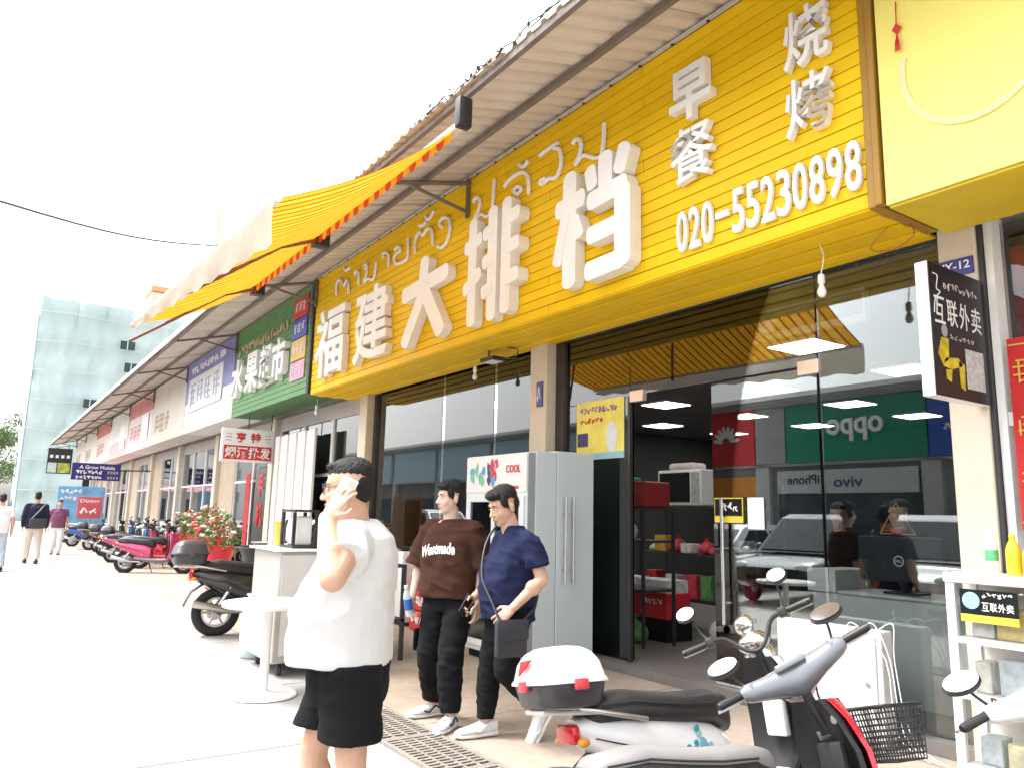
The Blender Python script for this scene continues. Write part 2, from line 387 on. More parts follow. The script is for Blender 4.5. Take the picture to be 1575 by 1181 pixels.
# right glass front with entrance
MB().box(-7.18, -7.02, 5.5, 5.6, 0.1, 3.55).build('window_frame', fr, bld)
pane(-7.018, -5.95, 0.11, 2.78)
pane(-7.018, -5.95, 2.79, 3.55); pane(-5.94, -3.72, 2.80, 3.55); pane(-3.70, -2.61, 0.11, 3.55)
MB().box(-7.018, -2.61, 5.5, 5.6, 3.555, 3.6).build('window_frame', fr, bld)
MB().box(-5.965, -5.935, 5.53, 5.57, 0.1, 2.785).build('door_post', dark_frame, bld)
dr = pane(-4.84, -3.73, 0.12, 2.78, name='glass_door')
for y in (5.49, 5.61):
    MB().cyl((-4.70, y, 0.62), (-4.70, y, 1.72), 0.018, n=10).cyl((-4.70, y, 0.8), (-4.70, 5.55, 0.8), 0.01, n=8).cyl((-4.70, y, 1.55), (-4.70, 5.55, 1.55), 0.01, n=8).build('door_handle', chrome, dr, 40)
od = MB().box(-7.0, -5.96, 5.605, 5.613, 0.12, 2.78).build('glass_door', glass, bld)
for x, s in ((-5.83, 1), (-3.79, 1)):
    MB().bbox(x - 0.1, x + 0.1, 5.52, 5.58, 2.72, 2.84, 0.006).build('patch_fitting', M('patch_metal', (0.75, 0.62, 0.52), 0.3, 0.6), bld)
MB().bbox(-4.84, -3.74, 5.53, 5.57, 0.102, 0.12, 0.003).build('threshold', steel, bld)
# shutter guide behind the transom glass
rail_m = M('rail_cream', (0.5, 0.44, 0.33), 0.5, dirt=0.3)
g = thing('shutter_frame', 'cream metal rack with two socket boxes behind the glass over the entrance', 'rack', (-4.6, 5.75, 3.15))
MB().box(-5.86, -3.38, 5.74, 5.80, 3.14, 3.20).build('rail', rail_m, g)
MB().box(-5.86, -3.38, 5.74, 5.80, 3.38, 3.418).build('rail', rail_m, g)
for i in range(6):
    x = -5.84 + i * 0.485; MB().box(x, x + 0.03, 5.745, 5.795, 3.202, 3.378).build('upright', rail_m if i in (0, 5) else dark_frame, g)
for x in (-5.55, -4.32): MB().bbox(x - 0.08, x + 0.08, 5.69, 5.738, 3.19, 3.31, 0.008).build('socket_box', white_paint, g)

# simple fronts of the other shops in the row
glass_far = glass_mat('row_glass', (0.7, 0.74, 0.74), 1.4)
al = M('white_aluminium', (0.68, 0.68, 0.67), 0.4, dirt=0.15)
for k in range(8):
    x1 = CX[2 + k] - 0.167; x0 = CX[3 + k] + 0.167; w5 = x1 - x0
    kind = (1, 0, 2, 0, 3, 2, 0, 2)[k]
    MB().box(x0, x1, 5.5, 5.6, 3.3, 3.6).build('lintel', M('lintel', (0.5, 0.46, 0.42), 0.7, dirt=0.2), bld)
    if kind == 3 or kind == 0:
        MB().box(x0, x0 + w5 * 0.32, 5.48, 5.6, 0.1, 3.3).build('wall', beige_wall, bld)
        a = x0 + w5 * 0.32
    else: a = x0
    n = 3 if kind else 2
    for i in range(n):
        xa = a + (x1 - a) * i / n; xb = a + (x1 - a) * (i + 1) / n
        f = MB().box(xa, xa + 0.05, 5.5, 5.58, 0.1, 3.3).box(xb - 0.05, xb - 0.001, 5.5, 5.58, 0.1, 3.3).box(xa + 0.05, xb - 0.05, 5.5, 5.58, 2.2, 2.26).box(xa + 0.05, xb - 0.05, 5.5, 5.58, 0.1, 0.2).build('window_frame', al, bld)
        MB().box(xa + 0.051, xb - 0.051, 5.535, 5.545, 0.202, 2.198).build('pane', glass_far, f)
        MB().box(xa + 0.051, xb - 0.051, 5.535, 5.545, 2.262, 3.298).build('pane', glass_far, f)
# white folded shutter panel standing in the first neighbour's front
t = thing('folded_shutter', 'folded white ribbed metal shutter beside the shop with the green sign', 'shutter', (-15.6, 5.2, 0.02))
for i in range(9):
    x = -16.9 + i * 0.27
    MB().bbox(x, x + 0.272, 5.2 + 0.035 * (i % 2), 5.26 + 0.035 * (i % 2), 0.012, 3.12, 0.016).build('panel', M('shutter_white', (0.7, 0.68, 0.64), 0.55, dirt=0.2), t)

# neighbour to the right: white frame, dark red interior, red couplet banner
MB().box(-2.352, -2.33, 5.38, 5.5, 0.0, 3.6).build('gap_shade_strip', black_metal, bld)  # black strip stands in for the shaded gap beside the column
MB().box(-2.325, -2.275, 5.42, 5.6, 0.1, 3.6).build('window_frame', white_paint, bld)
MB().box(-2.273, 2.4, 5.44, 5.6, 2.16, 2.25).build('window_frame', white_paint, bld)
glass_red = glass_mat('neighbour_glass', (0.95, 0.95, 0.95), 0.7)
pane(-2.272, 2.4, 0.11, 2.158, m=glass_red); pane(-2.272, 2.4, 2.252, 3.55, m=glass_red)
o = MB().box(-2.26, 2.3, 5.64, 5.7, 0.11, 3.4).build('menu_wall', M('menu_red', (0.22, 0.012, 0.012), 0.6, var=0.8, scale=2.2, dirt=0.7, dcol=(0.05, 0.012, 0.01)))
tag(o, 'dark red menu wall inside the shop right of the cream column', 'wall panel')
t = thing('couplet_banner', 'red paper couplet with gold marks hanging on the white-framed window', 'banner', (-2.14, 5.4, 1.4))
MB().box(-2.235, -2.05, 5.41, 5.418, 1.5, 2.72).build('paper', M('couplet_red', (0.5, 0.012, 0.012), 0.5), t)
gold = M('gold_print', (0.7, 0.42, 0.08), 0.4, 0.3)

# ================================================================== CANOPY ROOF
can = thing('canopy_roof', 'corrugated metal canopy roof sloping out over the shop signs', 'canopy', (-25, 4, 5.2))
corr_m = M('corrugated_sheet', (0.62, 0.55, 0.49), 0.6, 0.0, var=0.12, scale=1.4, dirt=0.35, dcol=(0.3, 0.2, 0.14))
def sheet_mesh():
    W = 1.0; n = 5; pts = []
    for i in range(n):
        for a, h in ((0, 0), (0.55, 0), (0.65, 0.032), (0.9, 0.032)):
            pts.append(((i + a) * W / n, h))
    pts.append((W + 0.02, 0)); vs = []; fs = []
    rows = [(3.2, 5.35), (4.0, 5.56), (4.88, 5.79)]
    for th in (0.0, 0.006):
        for y, z in rows:
            for x, h in pts: vs.append((x, y, z + h + th))
    m = len(pts); r = len(rows)
    for l in range(2):
        for i in range(r - 1):
            for j in range(m - 1):
                q = l * r * m; a = q + i * m + j
                fs.append((a, a + 1, a + m + 1, a + m))
    for j in range(m - 1): fs.append((j, j + 1, r * m + j + 1, r * m + j))
    mb = MB(); mb.add(vs, fs); me = mb.mesh('roof_sheet'); me.materials.append(corr_m); return me
sm_ = sheet_mesh()
for i in range(62):
    o = link_mesh('roof_sheet', sm_, can); o.location = Vector((4 - i * 1.0 - 1, 0, 0)) - ORG[can.name]
    o.location.z += random.uniform(-0.004, 0.004); o.location.y += random.uniform(-0.03, 0.03)
MB().box(-57, 4, 3.24, 3.29, 5.285, 5.345).build('purlin', brown_metal, can)
MB().box(-57, 4, 3.98, 4.03, 5.48, 5.54).build('purlin', brown_metal, can)
MB().box(-57, 4, 4.64, 4.70, 5.655, 5.715).build('purlin', brown_metal, can)
MB().box(-57, -13.3, 3.165, 3.19, 5.32, 5.42).build('gutter', white_paint, can)
for i in range(12):
    x = -2.55 - 5.3 * i if i else -2.55
    b = MB().tube([(x, 3.26, 5.255), (x, 4.615, 5.615)], 0.028, 6).tube([(x, 3.72, 5.375), (x, 4.6, 5.22)], 0.022, 6).tube([(x, 4.585, 5.15), (x, 4.585, 5.66)], 0.03, 6)
    b.build('bracket', brown_metal, can, 40)
# tangled dry vine and wire on the eave
vine = thing('dry_vine', 'thin dark dry vine and wire tangled along the canopy eave', 'vine', (-5.2, 3.2, 5.4))
mb = MB()
for k in range(3):
    x = -6.6 + k * 1.0; p = []
    for i in range(12): p.append((x + i * 0.13, 3.2 + random.uniform(-0.03, 0.03), 5.375 + random.uniform(-0.01, 0.03)))
    mb.tube(p, 0.006, 4)
mb.build('stem', M('vine_dark', (0.05, 0.045, 0.03), 0.9), vine)
mb = MB()
for i in range(60):
    c = Vector((random.uniform(-6.6, -3.4), 3.19 + random.uniform(-0.04, 0.03), 5.375 + random.uniform(-0.02, 0.03))); d = Vector((random.uniform(-1, 1), random.uniform(-1, 1), random.uniform(-1, 1))).normalized() * 0.03
    e = d.cross(Vector((0, 0, 1))).normalized() * 0.014; mb.add([c - d, c + e, c + d, c - e], [(0, 1, 2, 3)])
mb.build('leaves', M('vine_leaf', (0.06, 0.06, 0.03), 0.8), vine)['kind'] = 'stuff'

# ================================================================== AWNING
aw = thing('striped_awning', 'orange and yellow striped folding awning hanging out over the street', 'awning', (-8.5, 3.2, 4.9))
stripe_m = thin_mat('awning_stripes', [(0.0, (0.64, 0.33, 0.02)), (0.38, (0.33, 0.05, 0.008)), (0.5, (0.66, 0.38, 0.04)), (0.88, (0.33, 0.05, 0.008))], period=0.3, tl=0.42)
XA, XB = -5.66, -12.2
def aw_pt(u, v):
    # u along the width 0..1, v from roller 0 to front bar 1
    xb = XA + (XB - XA) * u
    fy = 1.62 - 0.17 * u; fz = 3.87 + 0.10 * u; xf = XA + (-11.35 - XA) * u
    sag = -0.10 * math.sin(math.pi * v) - 0.03 * math.sin(math.pi * v) * math.sin(9 * u)
    return Vector((xb + (xf - xb) * v, 3.2 + (fy - 3.2) * v, 4.97 + 0.03 * u + (fz - 4.97 - 0.03 * u) * v + sag))
nu, nv = 48, 10
vs = [aw_pt(i / nu, j / nv) for j in range(nv + 1) for i in range(nu + 1)]
fs = [(j * (nu + 1) + i, j * (nu + 1) + i + 1, (j + 1) * (nu + 1) + i + 1, (j + 1) * (nu + 1) + i) for j in range(nv) for i in range(nu)]
MB().add(vs, fs).build('fabric', stripe_m, aw, 60)
val_m = thin_mat('valance_white', col=(0.6, 0.55, 0.48), tl=0.5)
vs = []; fs = []
for i in range(41):
    u = i / 40; p = aw_pt(u, 1); h = 0.37 * (1 - 0.75 * u) + 0.02 * math.sin(i * 1.7)
    vs += [p + Vector((0, -0.03, 0.02)), p + Vector((0, -0.035 + 0.03 * math.sin(i * 0.9), -h * 0.5)), p + Vector((0, -0.02, -h))]
for i in range(40):
    for j in range(2): fs.append((i * 3 + j, i * 3 + 3 + j, i * 3 + 4 + j, i * 3 + 1 + j))
MB().add(vs, fs).build('valance', val_m, aw, 60)
MB().tube([aw_pt(0, 1), aw_pt(1, 1)], 0.03, 8).build('front_bar', white_paint, aw, 40)
MB().tube([(XA + 0.1, 3.2, 4.98), (XB, 3.2, 5.0)], 0.05, 10).build('roller', M('roller_cream', (0.7, 0.62, 0.55), 0.5, dirt=0.2), aw, 40)
MB().bbox(XA + 0.02, XA + 0.12, 3.12, 3.26, 4.93, 5.22, 0.02).build('gear_box', black_plastic, aw, 40)
# scalloped fringe below the roller, red and yellow tongues
fr_red = M('fringe_red', (0.5, 0.05, 0.02), 0.8); fr_yel = M('fringe_yellow', (0.75, 0.42, 0.05), 0.8)
for i in range(46):
    x = XA - 0.05 - i * 0.14
    p = [(x, 3.14, 4.95)]
    for a in range(7): p.append((x - 0.065 + 0.065 * math.cos(math.pi * a / 6), 3.135, 4.88 - 0.05 * math.sin(math.pi * a / 6)))
    p.append((x - 0.13, 3.14, 4.95))
    MB().prism(p, (0, 0.006, 0)).build('fringe_tongue', fr_red if i % 2 else fr_yel, aw)
arm_m = M('awning_arm', (0.2, 0.06, 0.04), 0.5, dirt=0.3)
for x, x2 in ((-9.15, -8.3), (-11.9, -10.7)):
    e = Vector((x2, 2.45, 4.42))
    MB().tube([(x, 3.18, 4.92), e], 0.025, 6).tube([e, (x - 0.15 if x < -11 else x, 1.58 if x > -10 else 1.5, 3.86)], 0.022, 6).build('folding_arm', arm_m, aw, 40)
    MB().bbox(x - 0.08, x + 0.08, 3.1, 3.3, 4.82, 5.06, 0.02).build('arm_bracket', black_plastic, aw, 40)

# ================================================================== SIGNS OF THE ROW
def sign_box(name, label, x0, x1, z0, z1, mat, slat=None, y0=4.62, soffit=None, pitch=0.105, strips=True):
    t = thing(name, label, 'shop sign', ((x0 + x1) / 2, y0, z0))
    MB().box(x0 + 0.01, x1 - 0.01, y0 + 0.02, 5.34, z0 + 0.02, z1 - 0.01).build('backing', slat or mat, t)
    if strips:
        n = round((z1 - z0) / pitch); h = (z1 - z0) / n
        for i in range(n):
            cuts = [x0] + [x0 + (x1 - x0) * (k_ + (0.0, 0.4, -0.25)[i % 3]) / 3 for k_ in (1, 2)] + [x1]
            for a_, b_ in zip(cuts, cuts[1:]):
                o_ = MB().bbox(a_ + 0.002, b_ - 0.002, y0 - 0.004, y0 + 0.019, z0 + i * h + 0.006, z0 + (i + 1) * h - 0.001, 0.005).build('slat', mat, t)
                o_.location.y += random.uniform(-0.0025, 0.0025)
    else:
        MB().box(x0, x1, y0, y0 + 0.019, z0 + 0.02, z1 - 0.01).build('panel', mat, t)
    return t
yel = M('sign_yellow', (0.79, 0.50, 0.005), 0.5, var=0.06, scale=1.2, dirt=0.22, dcol=(0.5, 0.28, 0.01), spec=0.2, orand=0.07)
yel_d = M('sign_yellow_edge', (0.33, 0.17, 0.01), 0.5, dirt=0.3)
ys = sign_box('yellow_shop_sign', 'long yellow slatted shop sign with big white raised Chinese characters', -13.2, -2.66, 3.56, 5.66, yel, yel_d)
for i in range(7):
    y = 4.63 + i * 0.124
    MB().bbox(-13.2, -2.66, y, y + 0.108, 3.552 - 0.012 * (i % 2), 3.578, 0.008).build('soffit_slat', yel, ys)
MB().bbox(-2.655, -2.6, 4.6, 4.66, 3.55, 5.68, 0.006).build('edge_trim', yel_d, ys)
MB().bbox(-2.595, -2.55, 4.58, 4.65, 3.55, 5.68, 0.006).build('edge_trim', yel_d, ys)
MB().bbox(-2.655, -2.58, 4.662, 5.34, 3.548, 3.62, 0.006).build('edge_trim', yel_d, ys)
MB().box(-2.655, -2.62, 4.665, 5.33, 3.622, 5.66).build('end_panel', yel_d, ys)
for i in range(26): MB().bbox(-13 + i * 0.41, -12.97 + i * 0.41, 4.585, 4.61, 5.655, 5.70, 0.004).build('clip', black_metal, ys)
MB().box(-13.2, -2.66, 4.58, 4.612, 5.664, 5.69).build('top_flashing', M('flashing', (0.55, 0.53, 0.5), 0.5, 0.3), ys)
YF = 4.612
for ch, x0, x1, z0, z1, d, b in (('福', -12.78, -11.5, 3.74, 4.92, 0.11, 0.02), ('建', -11.08, -9.84, 3.72, 4.88, 0.11, 0.022), 
        ('早', -4.36, -3.90, 4.83, 5.31, 0.08, 0.028), ('餐', -4.37, -3.90, 4.28, 4.77, 0.07, 0.009), ('烧', -3.22, -2.85, 4.78, 5.24, 0.06, 0.011), ('烤', -3.22, -2.85, 4.25, 4.70, 0.06, 0.009)):
    lettering('character', ch, ((x0 + x1) / 2, YF, (z0 + z1) / 2), x1 - x0, z1 - z0, 'S', d, letter_white, ys, b)
def brush(p0, p1, w):
    # flat rounded brush stroke outline
    a, b = Vector((p0[0], p0[1])), Vector((p1[0], p1[1])); d = (b - a).normalized(); n = Vector((-d.y, d.x)); o = []
    for c, s0 in ((b, -90), (a, 90)):
        for k in range(7):
            an = R(s0 + 30 * k); o.append(c + d * (math.cos(an) * w * 0.55) + n * (math.sin(an) * w))
    return o
GLYPH = {'大': [((0.05, 0.64), (0.95, 0.70), 0.085), ((0.50, 0.95), (0.46, 0.50), 0.085), ((0.46, 0.54), (0.12, 0.06), 0.085), ((0.53, 0.58), (0.88, 0.07), 0.09)],
 '排': [((0.17, 0.95), (0.17, 0.06), 0.07), ((0.05, 0.74), (0.31, 0.78), 0.055), ((0.05, 0.36), (0.31, 0.47), 0.055), ((0.53, 0.96), (0.53, 0.05), 0.072), ((0.76, 0.97), (0.76, 0.07), 0.072),
   ((0.40, 0.78), (0.52, 0.80), 0.055), ((0.40, 0.53), (0.52, 0.55), 0.055), ((0.40, 0.27), (0.52, 0.29), 0.055), ((0.78, 0.82), (0.95, 0.83), 0.055), ((0.78, 0.57), (0.95, 0.58), 0.055), ((0.78, 0.31), (0.95, 0.32), 0.055)],
 '档': [((0.23, 0.94), (0.23, 0.06), 0.085), ((0.07, 0.70), (0.40, 0.72), 0.07), ((0.18, 0.62), (0.07, 0.26), 0.06), ((0.31, 0.56), (0.37, 0.42), 0.055), ((0.70, 0.95), (0.70, 0.72), 0.08), ((0.51, 0.90), (0.54, 0.77), 0.065), ((0.93, 0.94), (0.87, 0.79), 0.07),
   ((0.52, 0.64), (0.93, 0.66), 0.07), ((0.91, 0.62), (0.91, 0.08), 0.085), ((0.52, 0.36), (0.88, 0.37), 0.066), ((0.50, 0.08), (0.90, 0.09), 0.07)]}
for ch, x0, x1, z0, z1, dp in (('大', -9.40, -8.10, 3.70, 4.88, 0.12), ('排', -7.74, -6.50, 3.65, 5.02, 0.12), ('档', -5.95, -4.79, 3.69, 4.93, 0.12)):
    mb = MB()
    for k, (a, b, w_) in enumerate(GLYPH[ch]):
        pl = brush(a, b, w_ * 1.05); mb.prism([(x0 + p.x * (x1 - x0), YF - 0.003, z0 + p.y * (z1 - z0)) for p in pl], (0, -dp - 0.0025 * k, 0))
    mb.build('character', letter_white, ys)
xs = -4.34
for ch in '020-55230898':
    wdt = 0.115 if ch != '-' else 0.15
    lettering('digit', ch, (xs + wdt / 2, YF, 3.885 if ch != '-' else 3.9), wdt if ch != '-' else 0.13, 0.36 if ch != '-' else 0.05, 'S', 0.03, letter_white, ys, 0.012)
    xs += wdt + 0.0225
LAO = [[(-12.16, 5.14), (-12.19, 5.32), (-12.08, 5.39), (-11.94, 5.32), (-11.84, 5.23), (-11.74, 5.3), (-11.65, 5.2), (-11.62, 5.04)], [(-11.89, 5.56), (-11.79, 5.48), (-11.63, 5.5)],
 [(-11.41, 5.31), (-11.37, 5.36), (-11.27, 5.32), (-11.23, 5.25), (-11.22, 5.09)], [(-10.94, 5.28), (-11.04, 5.36), (-10.93, 5.36), (-10.91, 5.2), (-11.0, 5.09), (-10.84, 5.11), (-10.69, 5.05), (-10.6, 5.09), (-10.56, 5.29)],
 [(-10.33, 5.31), (-10.34, 5.37), (-10.22, 5.36), (-10.13, 5.28), (-10.12, 5.12)], [(-9.93, 5.32), (-9.79, 5.33), (-9.74, 5.25), (-9.88, 5.24), (-9.92, 5.16), (-9.83, 5.08), (-9.6, 5.05), (-9.48, 5.1), (-9.5, 5.37)],
 [(-9.25, 5.08), (-9.27, 5.27), (-9.14, 5.36), (-9.05, 5.28), (-8.95, 5.32), (-8.84, 5.32), (-8.76, 5.21), (-8.74, 5.05)], [(-9.16, 5.45), (-9.06, 5.43), (-8.96, 5.45)], [(-9.0, 5.54), (-8.89, 5.46), (-8.75, 5.54)],
 [(-8.51, 5.23), (-8.58, 5.31), (-8.47, 5.35), (-8.33, 5.29), (-8.28, 5.15), (-8.34, 5.0), (-8.46, 4.94), (-8.6, 4.99)], [(-7.72, 5.3), (-7.7, 5.34), (-7.62, 5.34), (-7.56, 5.25), (-7.6, 5.14), (-7.69, 5.07), (-7.52, 5.09), (-7.42, 5.03), (-7.28, 5.06), (-7.25, 5.44)],
 [(-7.03, 5.27), (-6.91, 5.32), (-6.69, 5.32), (-6.56, 5.22), (-6.53, 5.0)], [(-6.84, 5.15), (-6.76, 5.17), (-6.68, 5.12), (-6.75, 5.08), (-6.84, 5.15)], [(-6.74, 5.43), (-6.65, 5.37), (-6.56, 5.41)],
 [(-6.34, 5.38), (-6.21, 5.4), (-6.02, 5.4)], [(-6.09, 5.37), (-5.98, 5.3), (-5.96, 5.12), (-6.04, 5.02), (-6.16, 5.05), (-6.29, 5.03), (-6.33, 5.08), (-6.22, 5.08)], [(-5.77, 5.28), (-5.74, 5.31), (-5.66, 5.29), (-5.63, 5.19), (-5.67, 5.1), (-5.72, 5.03), (-5.6, 5.09), (-5.39, 4.98), (-5.3, 5.02), (-5.28, 5.3)]]
def spline(p, k=4):
    o = []; n = len(p)
    for i in range(n - 1):
        a, b, c, d = p[max(i - 1, 0)], p[i], p[i + 1], p[min(i + 2, n - 1)]
        for j in range(k):
            s = j / k; o.append(tuple(0.5 * (2 * b[q] + (c[q] - a[q]) * s + (2 * a[q] - 5 * b[q] + 4 * c[q] - d[q]) * s * s + (3 * b[q] - a[q] - 3 * c[q] + d[q]) * s ** 3) for q in range(len(b))))
    o.append(p[-1]); return o
for g in LAO:
    MB().tube([(x, YF - 0.018, z) for x, z in spline(g)], 0.025, 7).build('script_stroke', letter_white, ys, 60)
def script(t, x0, x1, z, h, face, off, mat, n, r, seed=1, name='script_stroke'):
    # small looped script written as raised strokes, too small to read in the picture
    rn = random.Random(seed); u, nn = AX[face]; mb = MB()
    for i in range(n):
        a = x0 + (x1 - x0) * i / n; wd = (x1 - x0) / n * 0.75; p = []
        for q in range(6): p.append((a + wd * (0.1 + 0.8 * rn.random()) if 0 < q < 5 else a + wd * (q / 5), z + h * (rn.random() - 0.5)))
        p = spline(p, 3)
        mb.tube([(s, off, zz) if face in 'SN' else (off, s, zz) for s, zz in p], r, 4)
    o = mb.build(name, mat, t); o['kind'] = 'stuff'; return o

def marks(t, x0, x1, z, h, face, off, mat, n, seed=1, name='faded_writing'):
    # square-built characters too far or too worn to read: short bars in each cell
    rn = random.Random(seed); mb = MB(); sg = -1 if face == 'S' else 1
    for i in range(n):
        a = x0 + (x1 - x0) * i / n; wd = (x1 - x0) / n * 0.82; bw = h * 0.07; k = 0
        def bar(p, q_, r_, s_):
            nonlocal k; k += 1; d = off + sg * 0.0012 * k
            if face in 'SN': mb.box(p, q_, d, d + sg * 0.006, r_, s_)
            else: mb.box(d, d + 0.006, p, q_, r_, s_)
        for j in range(rn.choice((3, 4))):
            zz = z + h * (0.42 - 0.27 * j + rn.uniform(-0.03, 0.03)); l = rn.uniform(0, 0.3); bar(a + wd * l, a + wd * (1 - rn.uniform(0, 0.25)), zz - bw / 2, zz + bw / 2)
        for j in range(2):
            xx = a + wd * (0.25 + 0.45 * j + rn.uniform(-0.1, 0.1)); bar(xx - bw / 2, xx + bw / 2, z - h * rn.uniform(0.3, 0.5), z + h * rn.uniform(0.25, 0.5))
    o = mb.build(name, mat, t); o['kind'] = 'stuff'; return o

# neighbour right: plain pale yellow sign with a faint white ring
ny = thing('pale_yellow_sign', 'smooth bright pale yellow shop sign with a white ring at the right', 'shop sign', (0, 4.6, 3.5))
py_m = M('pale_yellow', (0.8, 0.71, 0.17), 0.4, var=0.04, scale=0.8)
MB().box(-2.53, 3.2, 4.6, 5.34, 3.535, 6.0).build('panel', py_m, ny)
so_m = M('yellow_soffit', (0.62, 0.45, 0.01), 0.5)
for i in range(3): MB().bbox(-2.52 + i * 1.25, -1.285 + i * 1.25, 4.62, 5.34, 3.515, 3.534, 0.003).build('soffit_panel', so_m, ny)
mb = MB(); mb.tube([(-1.95 + 0.42 * math.cos(a), 4.597, 4.36 + 0.46 * math.sin(a)) for a in [R(165 + 8 * i) for i in range(19)]], 0.022, 6)
mb.build('ring_print', M('ring_white', (0.78, 0.72, 0.4), 0.5), ny)
t = thing('red_tassel', 'small red hanging tassel on the pale yellow sign', 'tassel', (-2.38, 4.57, 4.55))
MB().prism([(-2.38, 4.575, 4.66), (-2.35, 4.575, 4.70), (-2.38, 4.575, 4.74), (-2.41, 4.575, 4.70)], (0, 0.012, 0)).build('knot', red_paint, t)
MB().tube([(-2.38, 4.58, 4.735), (-2.38, 4.59, 4.9)], 0.004, 5).build('cord', red_paint, t)
for k in range(5): MB().tube([(-2.38, 4.58, 4.665), (-2.392 + 0.006 * k, 4.575, 4.6), (-2.395 + 0.0075 * k, 4.575, 4.54)], 0.003, 4).build('strand', red_paint, t)

# green fruit shop sign
grn = M('sign_green', (0.10, 0.25, 0.085), 0.5, var=0.12, scale=1.2, dirt=0.25, dcol=(0.25, 0.38, 0.22))
gs = sign_box('green_shop_sign', 'green slatted shop sign with white Chinese characters and small coloured plaques', -18.5, -13.36, 3.62, 5.66, grn, M('sign_green_dark', (0.05, 0.14, 0.05), 0.6))
MB().bbox(-13.345, -13.22, 4.57, 4.68, 3.58, 5.68, 0.01).build('edge_trim', black_metal, gs)
for ch, x0, x1 in (('水', -18.3, -17.3), ('果', -17.15, -16.2), ('超', -16.1, -15.3), ('市', -15.25, -14.45)):
    lettering('character', ch, ((x0 + x1) / 2, YF, 4.45), x1 - x0, 0.86, 'S', 0.12, letter_white, gs, 0.028)
script(gs, -18.2, -14.6, 5.12, 0.26, 'S', 4.6, M('gold_letter', (0.55, 0.42, 0.25), 0.5), 18, 0.017, 3)
for (z0, z1), c, s in (((5.12, 5.52), (0.6, 0.04, 0.03), '快餐'), ((4.72, 5.1), (0.05, 0.08, 0.35), '水果'), ((4.3, 4.7), (0.62, 0.4, 0.12), ''), ((3.92, 4.27), (0.6, 0.3, 0.42), '')):
    p = MB().bbox(-14.35, -13.56, 4.585, 4.612, z0, z1, 0.006).build('plaque', M('plaque_%d' % (z0 * 100), c, 0.5, var=0.15, scale=6), gs)
    marks(p, -14.25, -13.62, (z0 + z1) / 2, 0.2, 'S', 4.584, letter_white, 3, int(z0 * 10), 'plaque_writing')
# blue-white sign
bs = sign_box('blue_white_sign', 'pale blue and white shop sign between the green and the cream signs', -23.8, -18.54, 3.62, 5.66, M('sign_white', (0.72, 0.72, 0.74), 0.5, dirt=0.1), strips=False)
MB().box(-23.8, -18.54, 4.6, 4.618, 4.5, 5.65).build('print_band', M('sign_lavender', (0.22, 0.23, 0.5), 0.5, var=0.3, scale=0.8), bs)
MB().box(-23.4, -19.6, 4.592, 4.599, 4.2, 5.15).build('print_panel', M('print_white', (0.74, 0.74, 0.76), 0.5), bs)
marks(bs, -23.2, -19.7, 4.68, 0.66, 'S', 4.59, M('soft_blue', (0.42, 0.44, 0.6), 0.5), 4, 9)
script(bs, -23.2, -19.4, 5.38, 0.2, 'S', 4.595, letter_white, 12, 0.02, 5)
# cream, red, pink and white signs further down the row, distant glare mixed into their colours
FAR = [('cream_shop_sign', 'cream shop sign with glare-paled tan lettering', (0.62, 0.57, 0.5), (0.5, 0.3, 0.2), '百货'),
       ('pink_white_sign', 'white shop sign with a pink band and a white square panel', (0.74, 0.64, 0.64), (0.62, 0.22, 0.22), '美容'),
       ('glare_paled_red_sign', 'glare-paled red shop sign with a pale panel below', (0.7, 0.48, 0.47), (0.75, 0.72, 0.7), '酒店'),
       ('red_white_sign', 'red and white shop sign with tassels above', (0.72, 0.63, 0.6), (0.62, 0.2, 0.18), '餐馆'),
       ('pale_shop_sign', 'plain pale cream shop sign near the end of the row', (0.7, 0.66, 0.6), (0.4, 0.2, 0.2), '超市'),
       ('last_shop_sign', 'last beige shop sign at the far end of the row', (0.66, 0.6, 0.54), (0.3, 0.2, 0.2), '五金')]
for i, (nm, lb, c, c2, s) in enumerate(FAR):
    x1 = -23.84 - i * 5.3; x0 = x1 - 5.26
    t = sign_box(nm, lb, x0, x1, 3.62, 5.62 - 0.04 * i, M('board_' + nm, c, 0.55, var=0.1, scale=0.9, dirt=0.15, dcol=tuple(k * 0.8 for k in c)), strips=False)
    bm_ = M('band_' + nm, c2, 0.55, var=0.25, scale=1.0)
    if i in (1, 2, 3): MB().box(x0, x1, 4.6, 4.618, 4.95 if i != 2 else 4.3, 5.5).build('print_band', bm_, t)
    if i in (1, 2): MB().box(x0 + 3.2, x0 + 4.6, 4.59, 4.599, 3.9, 4.9).build('print_panel', white_paint, t)
    marks(t, x0 + 0.5, x0 + 3.2, 4.3 if i != 2 else 4.7, 0.65, 'S', 4.595, bm_ if i != 2 else letter_white, 3, 20 + i)

ct = bpy.data.objects['couplet_banner']
for i in range(3): marks(ct, -2.21, -2.075, 2.5 - i * 0.36, 0.16, 'S', 5.408, gold, 1, 30 + i)
MB().box(-2.228, -2.057, 5.404, 5.409, 2.67, 2.68).build('gold_border', gold, ct); MB().box(-2.228, -2.057, 5.404, 5.409, 1.54, 1.55).build('gold_border', gold, ct)
# ================================================================== HANGING BOARDS AND SMALL SIGNS
def hang_board(name, label, x, y0, y1, z0, z1, th, body, cat='sign'):
    t = thing(name, label, cat, (x, (y0 + y1) / 2, z0))
    MB().bbox(x - th, x, y0, y1, z0, z1, 0.008).build('case', body, t)
    return t
